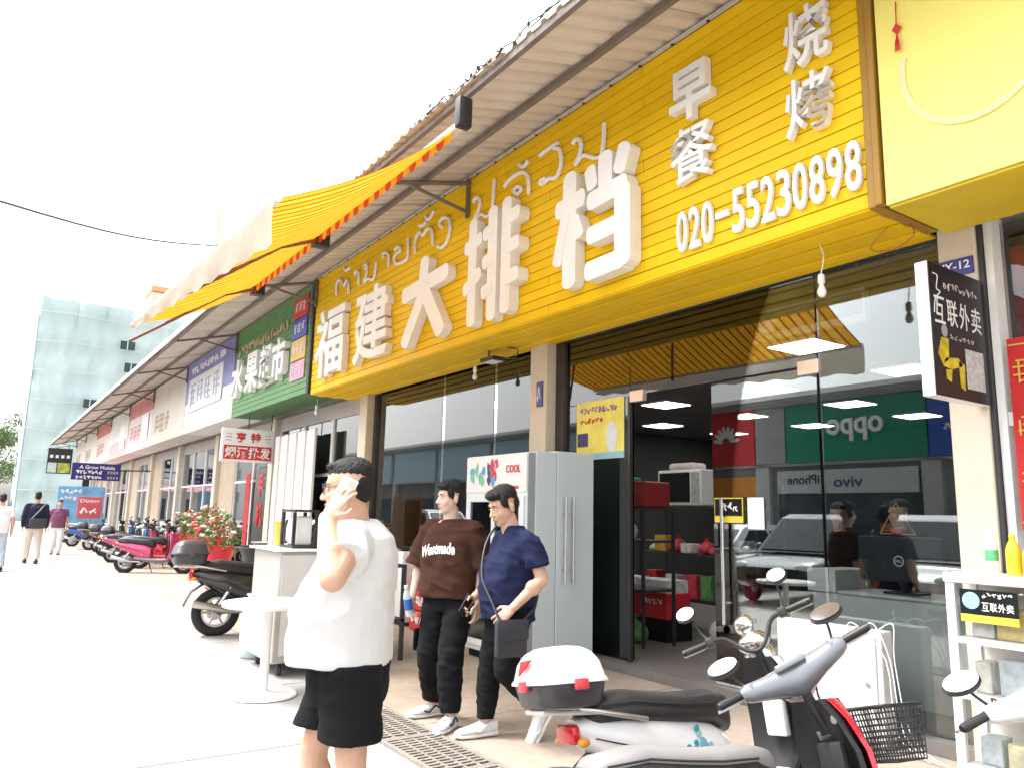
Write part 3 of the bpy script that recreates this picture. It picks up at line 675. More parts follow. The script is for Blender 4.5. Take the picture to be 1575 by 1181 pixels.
# black takeaway light box
t = hang_board('takeaway_light_box', 'black takeaway light box with white edge hung beside the cream column', -2.42, 4.92, 5.56, 2.33, 3.26, 0.13, white_paint)
MB().box(-2.419, -2.413, 4.925, 5.555, 2.335, 3.255).build('print', M('print_black', (0.012, 0.012, 0.014), 0.35), t)
FX = -2.412
for i, ch in enumerate('互联外卖'): lettering('character', ch, (FX, 5.02 + i * 0.145, 2.93), 0.12, 0.19, 'E', 0.002, letter_white, t, 0.004)
script(t, 5.08, 5.5, 3.12, 0.06, 'E', FX + 0.003, M('pale_gold', (0.5, 0.42, 0.4), 0.5), 9, 0.004, 13)
MB().tube([(FX + 0.003, y, z) for y, z in spline([(4.97, 3.18), (5.02, 3.17), (5.0, 3.08), (5.04, 3.06), (4.98, 3.0), (4.96, 2.9)])], 0.005, 4).build('swirl', letter_white, t)
script(t, 5.12, 5.42, 2.76, 0.035, 'E', FX + 0.003, M('pale_gold', (1, 1, 1)), 6, 0.003, 8)
yj = M('rider_yellow', (0.6, 0.45, 0.02), 0.6, var=0.4, scale=14)
mb = MB()
for poly in ([(4.97, 2.62), (5.02, 2.74), (5.10, 2.74), (5.09, 2.6), (5.02, 2.55)], [(5.05, 2.6), (5.2, 2.62), (5.25, 2.57), (5.12, 2.53), (5.02, 2.54)], [(5.2, 2.6), (5.27, 2.58), (5.26, 2.4), (5.21, 2.42)], [(5.05, 2.52), (5.12, 2.53), (5.10, 2.44), (5.05, 2.46)]):
    mb.prism([(FX + 0.001, y, z) for y, z in poly], (0.003, 0, 0))
mb.build('rider_print', yj, t)
MB().prism([(FX + 0.001, 5.06 + 0.035 * math.cos(R(a)), 2.79 + 0.045 * math.sin(R(a))) for a in range(0, 360, 30)], (0.003, 0, 0)).build('helmet_print', M('helmet_grey', (0.35, 0.35, 0.36), 0.4), t)
MB().box(FX + 0.001, FX + 0.004, 5.29, 5.51, 2.42, 2.7).build('pale_square', M('pale_square', (0.5, 0.5, 0.5), 0.6, var=0.3, scale=30), t)
t.location = (-2.34, 5.01, 2.285); t.scale = (0.6, 1.06, 0.91)
# address plate
t = thing('address_plate', 'small blue plate reading JY-12 on the cream column', 'address plate', (-2.46, 5.355, 3.3))
MB().bbox(-2.6, -2.37, 5.345, 5.357, 3.2, 3.32, 0.004).build('plate', M('plate_blue', (0.02, 0.02, 0.22), 0.35), t)
lettering('lettering', 'JY-12', (-2.485, 5.345, 3.26), 0.19, 0.075, 'S', 0.002, letter_white, t, 0.012)
t = thing('column_plate', 'small dark blue plate on the cream column above the white cooler', 'address plate', (-7.3, 5.35, 2.9))
MB().bbox(-7.36, -7.24, 5.345, 5.357, 2.8, 3.1, 0.004).build('plate', MATS['plate_blue'], t)
script(t, -7.34, -7.26, 2.95, 0.2, 'S', 5.343, letter_white, 1, 0.006, 4)
# red and white tobacco and wine board
t = hang_board('tobacco_sign', 'red and white hanging sign for tobacco and wine wholesale below the green sign', -17.2, 4.14, 5.27, 2.55, 3.27, 0.12, white_paint)
TX = -17.2
MB().box(TX + 0.001, TX + 0.008, 4.19, 5.22, 2.6, 2.9).build('red_panel', red_paint, t)
for i, ch in enumerate('烟酒批发'): lettering('character', ch, (TX + 0.008, 4.33 + i * 0.25, 2.75), 0.23, 0.24, 'E', 0.004, letter_white, t, 0.03)
for i, ch in enumerate('亨特'): lettering('character', ch, (TX, 4.54 + i * 0.32, 3.08), 0.22, 0.22, 'E', 0.004, red_paint, t, 0.03)
for y in (4.22, 5.06):
    for k in range(3): MB().box(TX + 0.001, TX + 0.006, y, y + 0.13, 3.0 + k * 0.07, 3.015 + k * 0.07).build('stripe', red_paint if k == 1 else M('stripe_grey', (0.4, 0.45, 0.4)), t)
for y in (4.7, 5.2): MB().tube([(TX - 0.05, y, 3.27), (TX - 0.05, y, 3.64)], 0.012, 6).build('hanger', black_metal, t)
# red lettered door panel below it
t = thing('red_lettered_door', 'dark glass shop door with red stuck-on characters behind the flowers', 'door', (-18.1, 5.4, 0.1))
MB().box(-18.75, -17.95, 5.38, 5.44, 0.1, 2.5).build('leaf', M('door_dark', (0.06, 0.08, 0.08), 0.15), t)
for i, ch in enumerate('手机'): lettering('character', ch, (-18.33, 5.38, 2.1 - i * 0.68), 0.46, 0.58, 'S', 0.01, red_paint, t, 0.03)
t = thing('red_strip', 'narrow red strip banner beside the dark glass door', 'banner', (-19.2, 5.35, 0.5))
MB().box(-19.45, -19.1, 5.34, 5.35, 0.6, 2.4).build('cloth', M('strip_red', (0.45, 0.02, 0.03), 0.7, var=0.35, scale=4), t)
# far boards
t = hang_board('indigo_shop_board', 'dark indigo hanging board with three lines of white writing', -33, 2.66, 4.3, 2.5, 3.13, 0.1, M('indigo', (0.03, 0.02, 0.16), 0.45))
lettering('lettering', 'A Grow Mobile', (-33, 3.5, 2.98), 1.2, 0.13, 'E', 0.01, letter_white, t, 0.02)
script(t, 2.8, 3.7, 2.8, 0.13, 'E', -32.985, letter_white, 7, 0.018, 5); script(t, 2.8, 3.7, 2.6, 0.13, 'E', -32.985, letter_white, 7, 0.018, 6)
marks(t, 3.85, 4.25, 2.8, 0.12, 'E', -32.995, letter_white, 4, 3); marks(t, 3.85, 4.25, 2.6, 0.12, 'E', -32.995, letter_white, 4, 4)
MB().tube([(-33.05, 4.25, 2.9), (-33.05, 5.45, 2.95)], 0.03, 6).build('bracket', black_metal, t)
t = hang_board('far_light_box', 'small black and yellow hanging light box at the far canopy corner', -46, 2.56, 3.66, 3.15, 4.45, 0.15, black_plastic)
for i in range(4): MB().box(-46, -45.98, 2.66 + i * 0.25, 2.8 + i * 0.25, 3.95, 4.1).build('mark', letter_white, t)
MB().box(-45.999, -45.99, 2.6, 3.0, 3.2, 3.7).build('print', M('pale_print', (0.5, 0.6, 0.6), 0.5), t); MB().box(-45.999, -45.99, 3.05, 3.6, 3.2, 3.7).build('print', M('yellow_green', (0.4, 0.45, 0.08), 0.6, var=0.6, scale=6), t)
t = thing('blue_display_board', 'tall light blue standing display board in front of the far shops', 'display board', (-33, 3, 0))
MB().bbox(-33.06, -33, 2.3, 3.85, 0.9, 2.25, 0.01).build('panel', M('board_blue', (0.16, 0.4, 0.65), 0.5, var=0.3, scale=2.5), t)
MB().box(-33.05, -33.0, 2.4, 2.46, 0, 0.9).box(-33.05, -33.0, 3.68, 3.74, 0, 0.9).build('stand', steel, t)
script(t, 2.4, 3.1, 2.05, 0.16, 'E', -32.99, letter_white, 5, 0.025, 2); script(t, 2.4, 2.95, 1.8, 0.14, 'E', -32.99, letter_white, 4, 0.025, 3)
t = thing('dining_board', 'small red and white dining board on a stand beside the blue board', 'display board', (-31.5, 3.2, 0))
MB().bbox(-31.54, -31.5, 2.85, 3.62, 1.1, 1.86, 0.01).build('panel', M('dining_red', (0.65, 0.1, 0.13), 0.5), t)
lettering('lettering', 'Dining', (-31.5, 3.23, 1.7), 0.62, 0.16, 'E', 0.008, letter_white, t, 0.02)
script(t, 2.95, 3.52, 1.35, 0.2, 'E', -31.49, letter_white, 2, 0.035, 4)
MB().box(-31.54, -31.5, 3.2, 3.26, 0, 1.1).box(-31.7, -31.35, 3.0, 3.45, 0, 0.03).build('stand', steel, t)

# bare bulbs, flood light and flap under the sign
def bulb(x, y, label, ztop=3.55, ln=0.3):
    t = thing('hanging_bulb', label, 'light bulb', (x, y, ztop - ln), 'bare bulbs below the signs')
    MB().tube(spline([(x, y, ztop), (x + 0.02, y + 0.01, ztop - ln * 0.4), (x, y, ztop - ln)]), 0.005, 5).build('cord', white_paint, t)
    MB().lathe([(0.012, 0.0), (0.024, -0.01), (0.026, -0.07), (0.018, -0.08)], (x, y, ztop - ln), 12).build('socket', white_paint, t, 40)
    MB().lathe([(0.014, -0.08), (0.02, -0.1), (0.032, -0.13), (0.033, -0.15), (0.022, -0.175), (0.002, -0.182)], (x, y, ztop - ln), 14).build('bulb_glass', M('bulb_white', (0.85, 0.83, 0.78), 0.15), t, 60)
bulb(-3.25, 4.95, 'bare white bulb hanging by the entrance end of the yellow sign', 3.55, 0.22)
bulb(-8.55, 5.2, 'bare white bulb hanging below the middle of the yellow sign', 3.55, 0.1)
bulb(-13.9, 5.0, 'bare bulb hanging below the green sign', 3.6, 0.12)
t = thing('flood_light', 'small square flood light on a cable loop under the yellow sign', 'flood light', (-7.9, 5.1, 3.4))
MB().bbox(-8.08, -7.78, 4.98, 5.18, 3.4, 3.45, 0.01).build('housing', black_plastic, t)
MB().box(-8.05, -7.81, 5.0, 5.16, 3.394, 3.399).build('lens', M('lens_pale', (0.8, 0.8, 0.78), 0.2), t)
MB().tube([(-7.93, 5.02, 3.45), (-7.93, 5.02, 3.55), ], 0.012, 6).tube(spline([(-7.8, 5.1, 3.43), (-7.55, 5.15, 3.4), (-7.5, 5.15, 3.5), (-7.7, 5.12, 3.55)]), 0.008, 5).build('bracket', black_metal, t)
t = thing('loose_wire', 'thin looped wire hanging from the corner of the yellow sign', 'wire', (-2.6, 5.1, 3.4))
MB().tube(spline([(-2.75, 5.0, 3.55), (-2.9, 5.02, 3.44), (-2.75, 5.05, 3.4), (-2.6, 5.05, 3.46), (-2.62, 5.05, 3.55)]), 0.004, 4).build('strand', M('wire_orange', (0.4, 0.12, 0.05)), t)

# ================================================================== SHOP INTERIOR
lamp_m = M('led_panel', (0.9, 0.9, 0.9), 0.4, emit=(1, 0.98, 0.95), es=3.0)
for i, x in enumerate((-4.95, -6.95, -9.0, -11.05)):
    for j, y in enumerate((7.2, 9.2, 11.2, 13.2)):
        t = thing('ceiling_light', 'square white LED ceiling panel inside the shop', 'ceiling light', (x, y, 3.38), 'LED ceiling panels')
        MB().box(x - 0.3, x + 0.3, y - 0.3, y + 0.3, 3.392, 3.418).build('frame', white_paint, t)
        MB().box(x - 0.28, x + 0.28, y - 0.28, y + 0.28, 3.385, 3.391).build('diffuser', lamp_m, t)
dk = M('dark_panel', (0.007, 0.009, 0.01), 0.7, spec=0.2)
o = MB().box(-12.4, -2.5, 14.5, 14.6, 0.1, 3.41).build('dark_backdrop', dk); tag(o, 'added black partition wall deep inside the shop', 'backdrop')  # black sheet before the back wall, paints the room's unlit depth
# shelf with goods seen through the open door
t = thing('kitchen_shelf', 'black metal shelf unit crowded with goods inside the entrance', 'shelf', (-7.0, 8.2, 0.1))
for z in (0.45, 1.05, 1.68): MB().box(-8.3, -6.2, 7.9, 8.45, z, z + 0.03).build('shelf_board', black_metal, t)
for x in (-8.3, -6.24):
    for y in (7.88, 8.43): MB().box(x, x + 0.04, y, y + 0.03, 0.1, 2.0).build('post', black_metal, t)
def item(name, label, cat, mb, m, sm=None, group=None):
    o = mb.build(name, m, None, sm); return tag(o, label, cat, group)
t = thing('microwave', 'white microwave with black door on top of the black shelf', 'microwave', (-7.3, 8.1, 1.71))
MB().bbox(-7.9, -7.1, 7.9, 8.35, 1.715, 2.2, 0.015).build('case', white_paint, t)
MB().box(-7.86, -7.3, 7.89, 7.899, 1.76, 2.16).build('door', dk, t); MB().box(-7.27, -7.13, 7.89, 7.899, 1.76, 2.16).build('control_panel', M('panel_grey', (0.4, 0.42, 0.4), 0.4, var=0.4, scale=25), t)
item('folded_cloth', 'pale folded cloth lying on the microwave', 'cloth', MB().bbox(-7.75, -7.3, 7.95, 8.25, 2.203, 2.3, 0.04), M('cloth_pink', (0.7, 0.6, 0.58), 0.9), 50)
bag_m = M('plastic_bag', (0.75, 0.75, 0.72), 0.35, var=0.15)
cols = [(0.5, 0.02, 0.03), (0.6, 0.05, 0.08), (0.7, 0.68, 0.65), (0.12, 0.3, 0.1), (0.5, 0.3, 0.05)]
gm_ = [M('goods_%d' % i, c, 0.45, var=0.35, scale=15) for i, c in enumerate(cols)]
def lumpy(c, r, seed, m=8):
    # knotted plastic bag: a creased sack with a pinched neck
    mb = MB(); c = Vector(c); rings = []
    for a, k in ((0.0, 0.55), (0.12, 0.95), (0.4, 1.05), (0.65, 0.85), (0.85, 0.4), (0.95, 0.16), (1.15, 0.34)):
        rings.append([c + Vector((r * k * math.cos(t_) * (1 + 0.16 * noise.noise(Vector((seed, 3 * math.cos(t_), 4 * a)))), r * k * math.sin(t_) * (1 + 0.16 * noise.noise(Vector((seed + 9, 3 * math.sin(t_), 4 * a)))), r * 1.7 * a)) for t_ in [2 * math.pi * q_ / 14 for q_ in range(14)]])
    return mb.loft(rings)
rg = random.Random(21)
for z, n in ((1.082, 9), (0.482, 8), (1.712, 3)):
    x = -8.22
    for i in range(n * 2):
        wd = rg.uniform(0.1, 0.24); h = rg.uniform(0.1, 0.34) if z < 1.6 else rg.uniform(0.15, 0.3)
        if x + wd > (-6.28 if z < 1.6 else -7.95): break
        k = rg.randrange(5); y = 8.05 + rg.uniform(-0.08, 0.12)
        if rg.random() < 0.5: item('goods_bag', 'knotted plastic bag of goods on the black shelf', 'bag', lumpy((x + wd / 2, y, z), wd * 0.5, i + z), gm_[k], 50, 'bags packed on the black shelf')
        else: item('goods_pack', 'small printed pack of goods on the black shelf', 'packet', MB().bbox(x, x + wd, y - 0.1, y + 0.1, z, z + h, 0.012), gm_[k], None, 'packs standing on the black shelf')
        x += wd + rg.uniform(0.005, 0.05)
for x, y, z, r, k, lb in ((-6.3, 7.4, 0.1, 0.2, 2, 'white knotted sack on the floor by the open doorway'), (-6.9, 6.5, 0.1, 0.16, 3, 'green plastic sack on the floor behind the left glass panel'), (-6.85, 6.3, 1.28, 0.15, 2, 'white plastic bag hanging behind the left glass panel')):
    item('plastic_sack', lb, 'bag', lumpy((x, y, z), r, r * 40), gm_[k], 50)
item('red_chest', 'dark red lidded chest stacked behind the left glass panel', 'chest', MB().bbox(-6.95, -6.5, 6.3, 6.7, 1.65, 1.95, 0.02), M('chest_red', (0.25, 0.02, 0.02), 0.4))
item('green_crate', 'green plastic crate beside the dark red chest', 'crate', MB().bbox(-7.2, -6.98, 6.3, 6.7, 1.65, 2.02, 0.02), M('crate_green', (0.04, 0.25, 0.07), 0.5))
t = thing('stock_rack', 'black rack behind the left glass panel carrying the red chest', 'shelf', (-6.5, 6.5, 0.1))
for z in (0.7, 1.25, 1.62): MB().box(-7.22, -6.48, 6.25, 6.75, z, z + 0.028).build('shelf_board', black_metal, t)
for x in (-7.22, -6.515):
    for y in (6.24, 6.72): MB().box(x, x + 0.035, y, y + 0.03, 0.1, 1.62).build('post', black_metal, t)
for x, l in ((-6.95, 'red printed carton on the shop floor nearer the glass door'), (-7.6, 'red printed carton on the shop floor nearer the fridge')):
    t = thing('red_carton', l, 'carton', (x, 7.0, 0.1))
    MB().bbox(x - 0.28, x + 0.28, 6.8, 7.2, 0.35, 0.65, 0.01).build('box', M('carton_red', (0.6, 0.02, 0.03), 0.5, var=0.15), t)
    MB().box(x - 0.26, x + 0.26, 6.82, 7.18, 0.652, 0.8).build('white_pack', M('pack_white', (0.6, 0.6, 0.58), 0.6, var=0.3, scale=12), t)
    MB().box(x - 0.29, x + 0.29, 6.79, 7.21, 0.1, 0.348).build('plinth', dk, t)
    script(t, x - 0.1, x + 0.22, 0.55, 0.06, 'S', 6.795, letter_white, 4, 0.008, 5)
# poster on the glass
t = thing('yellow_poster', 'yellow poster stuck on the glass above the white cooler', 'poster', (-6.42, 5.54, 2.17))
MB().box(-6.82, -6.03, 5.536, 5.541, 2.15, 2.8).build('paper', M('poster_yellow', (0.75, 0.66, 0.12), 0.5, var=0.15, scale=4), t)
pm = M('poster_purple', (0.25, 0.12, 0.4), 0.6)
script(t, -6.75, -6.12, 2.7, 0.07, 'S', 5.533, pm, 10, 0.007, 11); script(t, -6.75, -6.35, 2.58, 0.06, 'S', 5.533, red_paint, 6, 0.006, 12)
MB().box(-6.8, -6.62, 5.531, 5.535, 2.3, 2.45).build('dark_square', M('poster_navy', (0.04, 0.03, 0.15), 0.6), t)
MB().prism([(-6.22 + 0.09 * math.cos(R(a)), 5.531, 2.38 + 0.17 * math.sin(R(a))) for a in range(0, 360, 30)], (0, 0.004, 0)).build('figure_print', M('poster_pale', (0.65, 0.7, 0.72), 0.6), t)
MB().box(-6.82, -6.03, 5.531, 5.535, 2.15, 2.22).build('base_print', M('poster_blue', (0.25, 0.5, 0.6), 0.6), t)
# notices on the glass door
t = thing('door_notice', 'small black and yellow notice stuck on the glass door', 'notice', (-4.6, 5.54, 1.6))
MB().box(-4.82, -4.5, 5.535, 5.54, 1.5, 1.72).build('paper', M('notice_yellow', (0.7, 0.55, 0.05), 0.5), t); MB().box(-4.81, -4.51, 5.53, 5.534, 1.56, 1.71).build('print', dk, t)
script(t, -4.72, -4.54, 1.64, 0.08, 'S', 5.528, letter_white, 3, 0.007, 2)
item('white_notice', 'blank white notice stuck on the glass door', 'notice', MB().box(-4.45, -4.28, 5.535, 5.54, 1.45, 1.72), white_paint)
# counter, monitor, triangle stand
t = thing('shop_counter', 'white shop counter standing behind the right glass panel', 'counter', (-3.7, 6.5, 0.1))
MB().bbox(-4.3, -2.75, 6.2, 6.7, 0.1, 0.92, 0.01).build('body', white_paint, t); MB().bbox(-4.33, -4.05, 6.17, 6.72, 0.925, 1.12, 0.01).build('end_block', white_paint, t)
MB().bbox(-4.04, -2.72, 6.17, 6.72, 0.922, 0.95, 0.008).build('top', white_paint, t)
t = thing('monitor', 'black computer monitor seen from behind on the white counter', 'monitor', (-3.5, 6.4, 0.955))
MB().bbox(-3.92, -3.2, 6.32, 6.37, 1.05, 1.42, 0.015).build('back_shell', black_plastic, t); MB().cyl((-3.56, 6.4, 0.97), (-3.56, 6.36, 1.1), 0.03).bbox(-3.7, -3.42, 6.3, 6.52, 0.952, 0.968, 0.004).build('foot', black_plastic, t)
MB().torus((-3.56, 6.317, 1.22), 0.04, 0.005, 'Y', 20, 6).build('logo_ring', letter_white, t); lettering('logo', 'DELL', (-3.56, 6.32, 1.22), 0.055, 0.02, 'S', 0.003, letter_white, t, 0.01)
t = thing('triangle_stand', 'small gold triangular frame with a red flower on the counter end', 'ornament', (-3.42, 6.28, 1.42))
MB().tube([(-3.72, 6.345, 1.44), (-3.57, 6.345, 1.7), (-3.42, 6.345, 1.44)], 0.008, 5, True).build('frame', gold, t)
MB().ell((-3.57, 6.345, 1.46), (0.06, 0.03, 0.03)).build('flower', red_paint, t, 60)
# wooden stools and dining furniture in the dim room
wood_r = M('red_wood', (0.22, 0.05, 0.025), 0.4, var=0.2)
for x, y in ((-5.0, 7.6), (-4.4, 8.0), (-5.4, 9.0)):
    t = thing('dining_chair', 'dark red wooden chair in the dim shop interior', 'chair', (x, y, 0.1), 'chairs inside the shop')
    MB().bbox(x - 0.2, x + 0.2, y - 0.2, y + 0.2, 0.52, 0.56, 0.01).build('seat', wood_r, t); MB().bbox(x - 0.2, x + 0.2, y + 0.17, y + 0.2, 0.562, 1.0, 0.01).build('backrest', wood_r, t)
    for a in (-0.17, 0.17):
        for b in (-0.17, 0.17): MB().box(x + a - 0.02, x + a + 0.02, y + b - 0.02, y + b + 0.02, 0.1, 0.518).build('leg', wood_r, t)
# cardboard box and stock in the left window
kraft = M('cardboard', (0.55, 0.4, 0.26), 0.85, var=0.1)
t = thing('window_shelf', 'grey rack in the left shop window', 'shelf', (-11.7, 5.9, 0.1))
for z in (0.7, 1.3, 1.72): MB().box(-12.2, -9.6, 5.68, 6.2, z, z + 0.025).build('shelf_board', steel, t)
for x in (-12.2, -10.9, -9.63): MB().box(x, x + 0.03, 5.66, 5.68, 0.1, 1.74).build('post', steel, t)
item('cardboard_box', 'plain kraft cardboard box on the rack in the left window', 'cardboard box', MB().bbox(-12.18, -11.5, 5.7, 6.1, 1.75, 2.2, 0.01), kraft)
item('foam_crate', 'long white foam crate on the rack in the left window', 'crate', MB().bbox(-11.4, -10.2, 5.72, 6.15, 1.75, 1.98, 0.06), white_paint, 40)
for i in range(8):
    x = -12.0 + i * 0.3; c = cols[i % 5]
    item('stock_pack', 'coloured packet of stock on the rack in the left window', 'packet', MB().bbox(x, x + 0.2, 5.75, 5.95, 1.33, 1.33 + 0.15 + 0.05 * (i % 3), 0.01), M('goods_%d' % (i % 5), c), None, 'packets in the left window')
t = thing('drinks_crate_stack', 'stack of red drinks crates on the pavement behind the two walking men', 'crate stack', (-9.2, 5.0, 0.012))
for k in range(3):
    MB().bbox(-9.45, -8.95, 4.85, 5.2, 0.014 + k * 0.26, 0.265 + k * 0.26, 0.02).build('crate', M('crate_red', (0.55, 0.02, 0.025), 0.45), t)
    script(t, -9.38, -9.02, 0.14 + k * 0.26, 0.12, 'S', 4.845, letter_white, 3, 0.014, k)
t = thing('display_freezer', 'low white display freezer against the left shop window', 'freezer', (-10.6, 5.1, 0.012))
MB().bbox(-11.6, -9.7, 4.85, 5.34, 0.06, 1.0, 0.02).build('cabinet', white_paint, t, 30); MB().box(-11.5, -9.8, 4.9, 5.3, 1.002, 1.03).build('glass_lid', glass_far, t)
MB().box(-11.45, -9.85, 4.84, 4.849, 0.5, 0.9).build('front_print', M('freezer_print', (0.4, 0.55, 0.5), 0.5, var=0.5, scale=3), t)

# ================================================================== WHITE COOLER AND GREY CABINET AT THE FACADE
fw = M('fridge_white', (0.72, 0.76, 0.78), 0.35, var=0.02)
t = thing('drinks_cooler', 'white upright drinks cooler with printed header standing at the glass front', 'cooler', (-6.9, 4.8, 0.012))
MB().bbox(-7.55, -6.33, 4.53, 4.86, 0.1, 2.16, 0.012).build('cabinet', fw, t)
MB().box(-7.5, -6.36, 4.6, 4.85, 0.012, 0.1).build('plinth', dk, t)
MB().box(-7.53, -6.36, 4.519, 4.528, 1.76, 2.14).build('header', M('header_white', (0.78, 0.78, 0.78), 0.3, var=0.02), t)
lettering('logo', 'COOL', (-6.6, 4.518, 2.0), 0.26, 0.08, 'S', 0.004, red_paint, t, 0.012)
ink = [(0.1, 0.3, 0.6), (0.05, 0.45, 0.5), (0.4, 0.6, 0.7), (0.55, 0.02, 0.05), (0.6, 0.03, 0.03), (0.2, 0.5, 0.3), (0.03, 0.05, 0.12)]
for i in range(22):
    k = i % len(ink); cx = random.uniform(-7.45, -6.95) if k not in (3, 4) else random.uniform(-7.02, -6.9); cz = random.uniform(1.86, 2.06); a0 = random.uniform(0, 3)
    p = [(cx + random.uniform(0.02, 0.06) * math.cos(R(a)), 4.5165 - 0.0001 * i, cz + random.uniform(0.03, 0.09) * math.sin(R(a))) for a in range(0, 360, 40)]
    MB().prism(p, (0, 0.002, 0)).build('splash_print', M('ink_%d' % k, ink[k], 0.5), t)
MB().box(-6.62, -6.5, 4.518, 4.527, 1.79, 1.82).build('badge', red_paint, t)
d = MB().box(-7.5, -6.39, 4.505, 4.528, 0.16, 0.22).box(-7.5, -6.39, 4.505, 4.528, 1.66, 1.72).box(-7.5, -7.42, 4.505, 4.528, 0.222, 1.658).box(-6.47, -6.39, 4.505, 4.528, 0.222, 1.658).box(-6.98, -6.92, 4.505, 4.528, 0.222, 1.658).build('door_frame', fw, t)
MB().box(-7.418, -6.472, 4.515, 4.52, 0.224, 1.656).build('door_glass', glass_far, d)
MB().bbox(-6.9, -6.87, 4.47, 4.504, 0.8, 1.3, 0.008).build('handle', steel, t)
MB().box(-6.334, -6.322, 4.515, 4.6, 0.1, 2.15).build('edge_strip', M('edge_grey', (0.3, 0.32, 0.34), 0.4), t)
t = thing('grey_locker', 'pale blue-grey tall steel locker with two bar handles behind the cooler', 'locker', (-6.7, 5.15, 0.012))
lk = M('locker_grey', (0.56, 0.63, 0.66), 0.4, var=0.02)
MB().bbox(-7.12, -6.34, 4.87, 5.33, 0.012, 2.19, 0.008).build('cabinet', lk, t)
MB().box(-6.339, -6.318, 4.62, 4.862, 0.05, 2.17).build('side_panel', lk, t); MB().bbox(-6.335, -6.312, 4.872, 5.36, 0.05, 2.18, 0.006).build('door', lk, t)
for y in (4.95, 5.05):
    MB().cyl((-6.26, y, 0.85), (-6.26, y, 1.72), 0.014, n=8).cyl((-6.26, y, 1.0), (-6.313, y, 1.0), 0.008, n=6).cyl((-6.26, y, 1.55), (-6.313, y, 1.55), 0.008, n=6).build('bar_handle', steel, t, 40)

# ================================================================== GLASS DISPLAY CABINET WITH BOTTLES (right)
t = thing('display_cabinet', 'white-framed glass display cabinet with goods at the right column', 'cabinet', (-1.6, 5.1, 0.012))
X0, X1, Y0, Y1 = -2.52, -0.6, 4.98, 5.3
for x in (X0, X1 - 0.05):
    for y in (Y0, Y1 - 0.04): MB().box(x, x + 0.05, y, y + 0.04, 0.012, 1.17).build('post', white_paint, t)
MB().bbox(X0 - 0.01, X1 + 0.01, Y0 - 0.01, Y1 + 0.01, 1.172, 1.23, 0.01).build('top', white_paint, t)
for z in (0.1, 0.5, 0.82): MB().box(X0 + 0.052, X1 - 0.052, Y0 + 0.002, Y1 - 0.002, z, z + 0.035).build('shelf', white_paint, t)
MB().box(X0 + 0.051, X1 - 0.051, Y0 + 0.012, Y0 + 0.018, 0.136, 1.17).build('front_glass', glass_mat('cabinet_glass', (0.97, 0.98, 0.98), 0.8), t); MB().box(X0 + 0.051, X1 - 0.051, Y1 - 0.02, Y1 - 0.005, 0.14, 1.17).build('back_panel', M('cab_back', (0.7, 0.68, 0.66), 0.5, var=0.1), t)
k = thing('cabinet_sticker', 'black and yellow takeaway sticker on the display cabinet glass', 'sticker', (-2.25, 4.97, 1.0))
MB().box(-2.44, -2.12, 4.984, 4.988, 0.995, 1.14).build('print', dk, k); MB().box(-2.44, -2.12, 4.984, 4.988, 0.95, 0.993).build('yellow_band', M('notice_yellow', (1, 1, 1)), k)
MB().prism([(-2.375 + 0.05 * math.cos(R(a)), 4.98, 1.075 + 0.05 * math.sin(R(a))) for a in range(0, 360, 24)], (0, 0.003, 0)).build('disc', M('disc_blue', (0.3, 0.6, 0.8), 0.4), k)
for i, ch in enumerate('互联外卖'): lettering('character', ch, (-2.295 + i * 0.045, 4.984, 1.045), 0.04, 0.05, 'S', 0.001, letter_white, k, 0.01)
script(k, -2.31, -2.14, 1.11, 0.03, 'S', 4.982, letter_white, 6, 0.003, 3)
rn = random.Random(4)
for z in (0.137, 0.537, 0.857):
    x = X0 + 0.1
    while x < X1 - 0.25:
        wd = rn.uniform(0.09, 0.22); h = rn.uniform(0.14, 0.27); c = rn.choice([(0.75, 0.58, 0.2), (0.74, 0.72, 0.68), (0.72, 0.35, 0.35), (0.55, 0.62, 0.66), (0.78, 0.74, 0.5), (0.76, 0.73, 0.66)])
        item('packet', 'small printed packet inside the display cabinet', 'packet', MB().bbox(x, x + wd, 5.06, 5.2, z + 0.001, z + h, 0.006), M('pk_%02d' % int(c[0] * 100 + c[1] * 10), c, 0.5, var=0.3, scale=14), None, 'packets inside the display cabinet')
        x += wd + rn.uniform(0.01, 0.05)
def bottle(x, y, z, h, r, body, cap, label):
    t = thing('drink_bottle', label, 'bottle', (x, y, z))
    MB().lathe([(r * 0.9, 0), (r, h * 0.04), (r, h * 0.6), (r * 0.8, h * 0.72), (r * 0.4, h * 0.87), (r * 0.38, h * 0.92)], (x, y, z), 16).build('body', body, t, 40)
    MB().lathe([(r * 0.44, h * 0.921), (r * 0.44, h), (r * 0.4, h * 1.003)], (x, y, z), 14).build('cap', cap, t, 40)
    return t
clear = M('pet_clear', (0.75, 0.82, 0.8), 0.12, var=0.03, alpha=0.55)
juice = M('juice_yellow', (0.8, 0.6, 0.04), 0.25); orange = M('juice_orange', (0.8, 0.28, 0.05), 0.3)
b = bottle(-2.29, 5.1, 1.231, 0.26, 0.035, clear, white_paint, 'clear water bottle with green label on the display cabinet')
MB().lathe([(0.0355, 0.08), (0.0362, 0.085), (0.0362, 0.14), (0.0355, 0.145)], (-2.29, 5.1, 1.231), 16).build('label_band', M('label_green', (0.1, 0.4, 0.2), 0.4, var=0.3, scale=30), b)
bottle(-2.17, 5.1, 1.231, 0.24, 0.04, juice, juice, 'yellow juice bottle on the display cabinet')
bottle(-2.07, 5.06, 1.231, 0.2, 0.035, juice, orange, 'short yellow juice bottle with orange cap on the display cabinet')
bottle(-2.06, 5.16, 1.231, 0.25, 0.045, orange, orange, 'orange juice bottle standing behind the yellow ones')
bottle(-1.95, 5.1, 1.231, 0.26, 0.04, M('juice_green', (0.5, 0.65, 0.3), 0.3), white_paint, 'pale green drink bottle on the display cabinet')
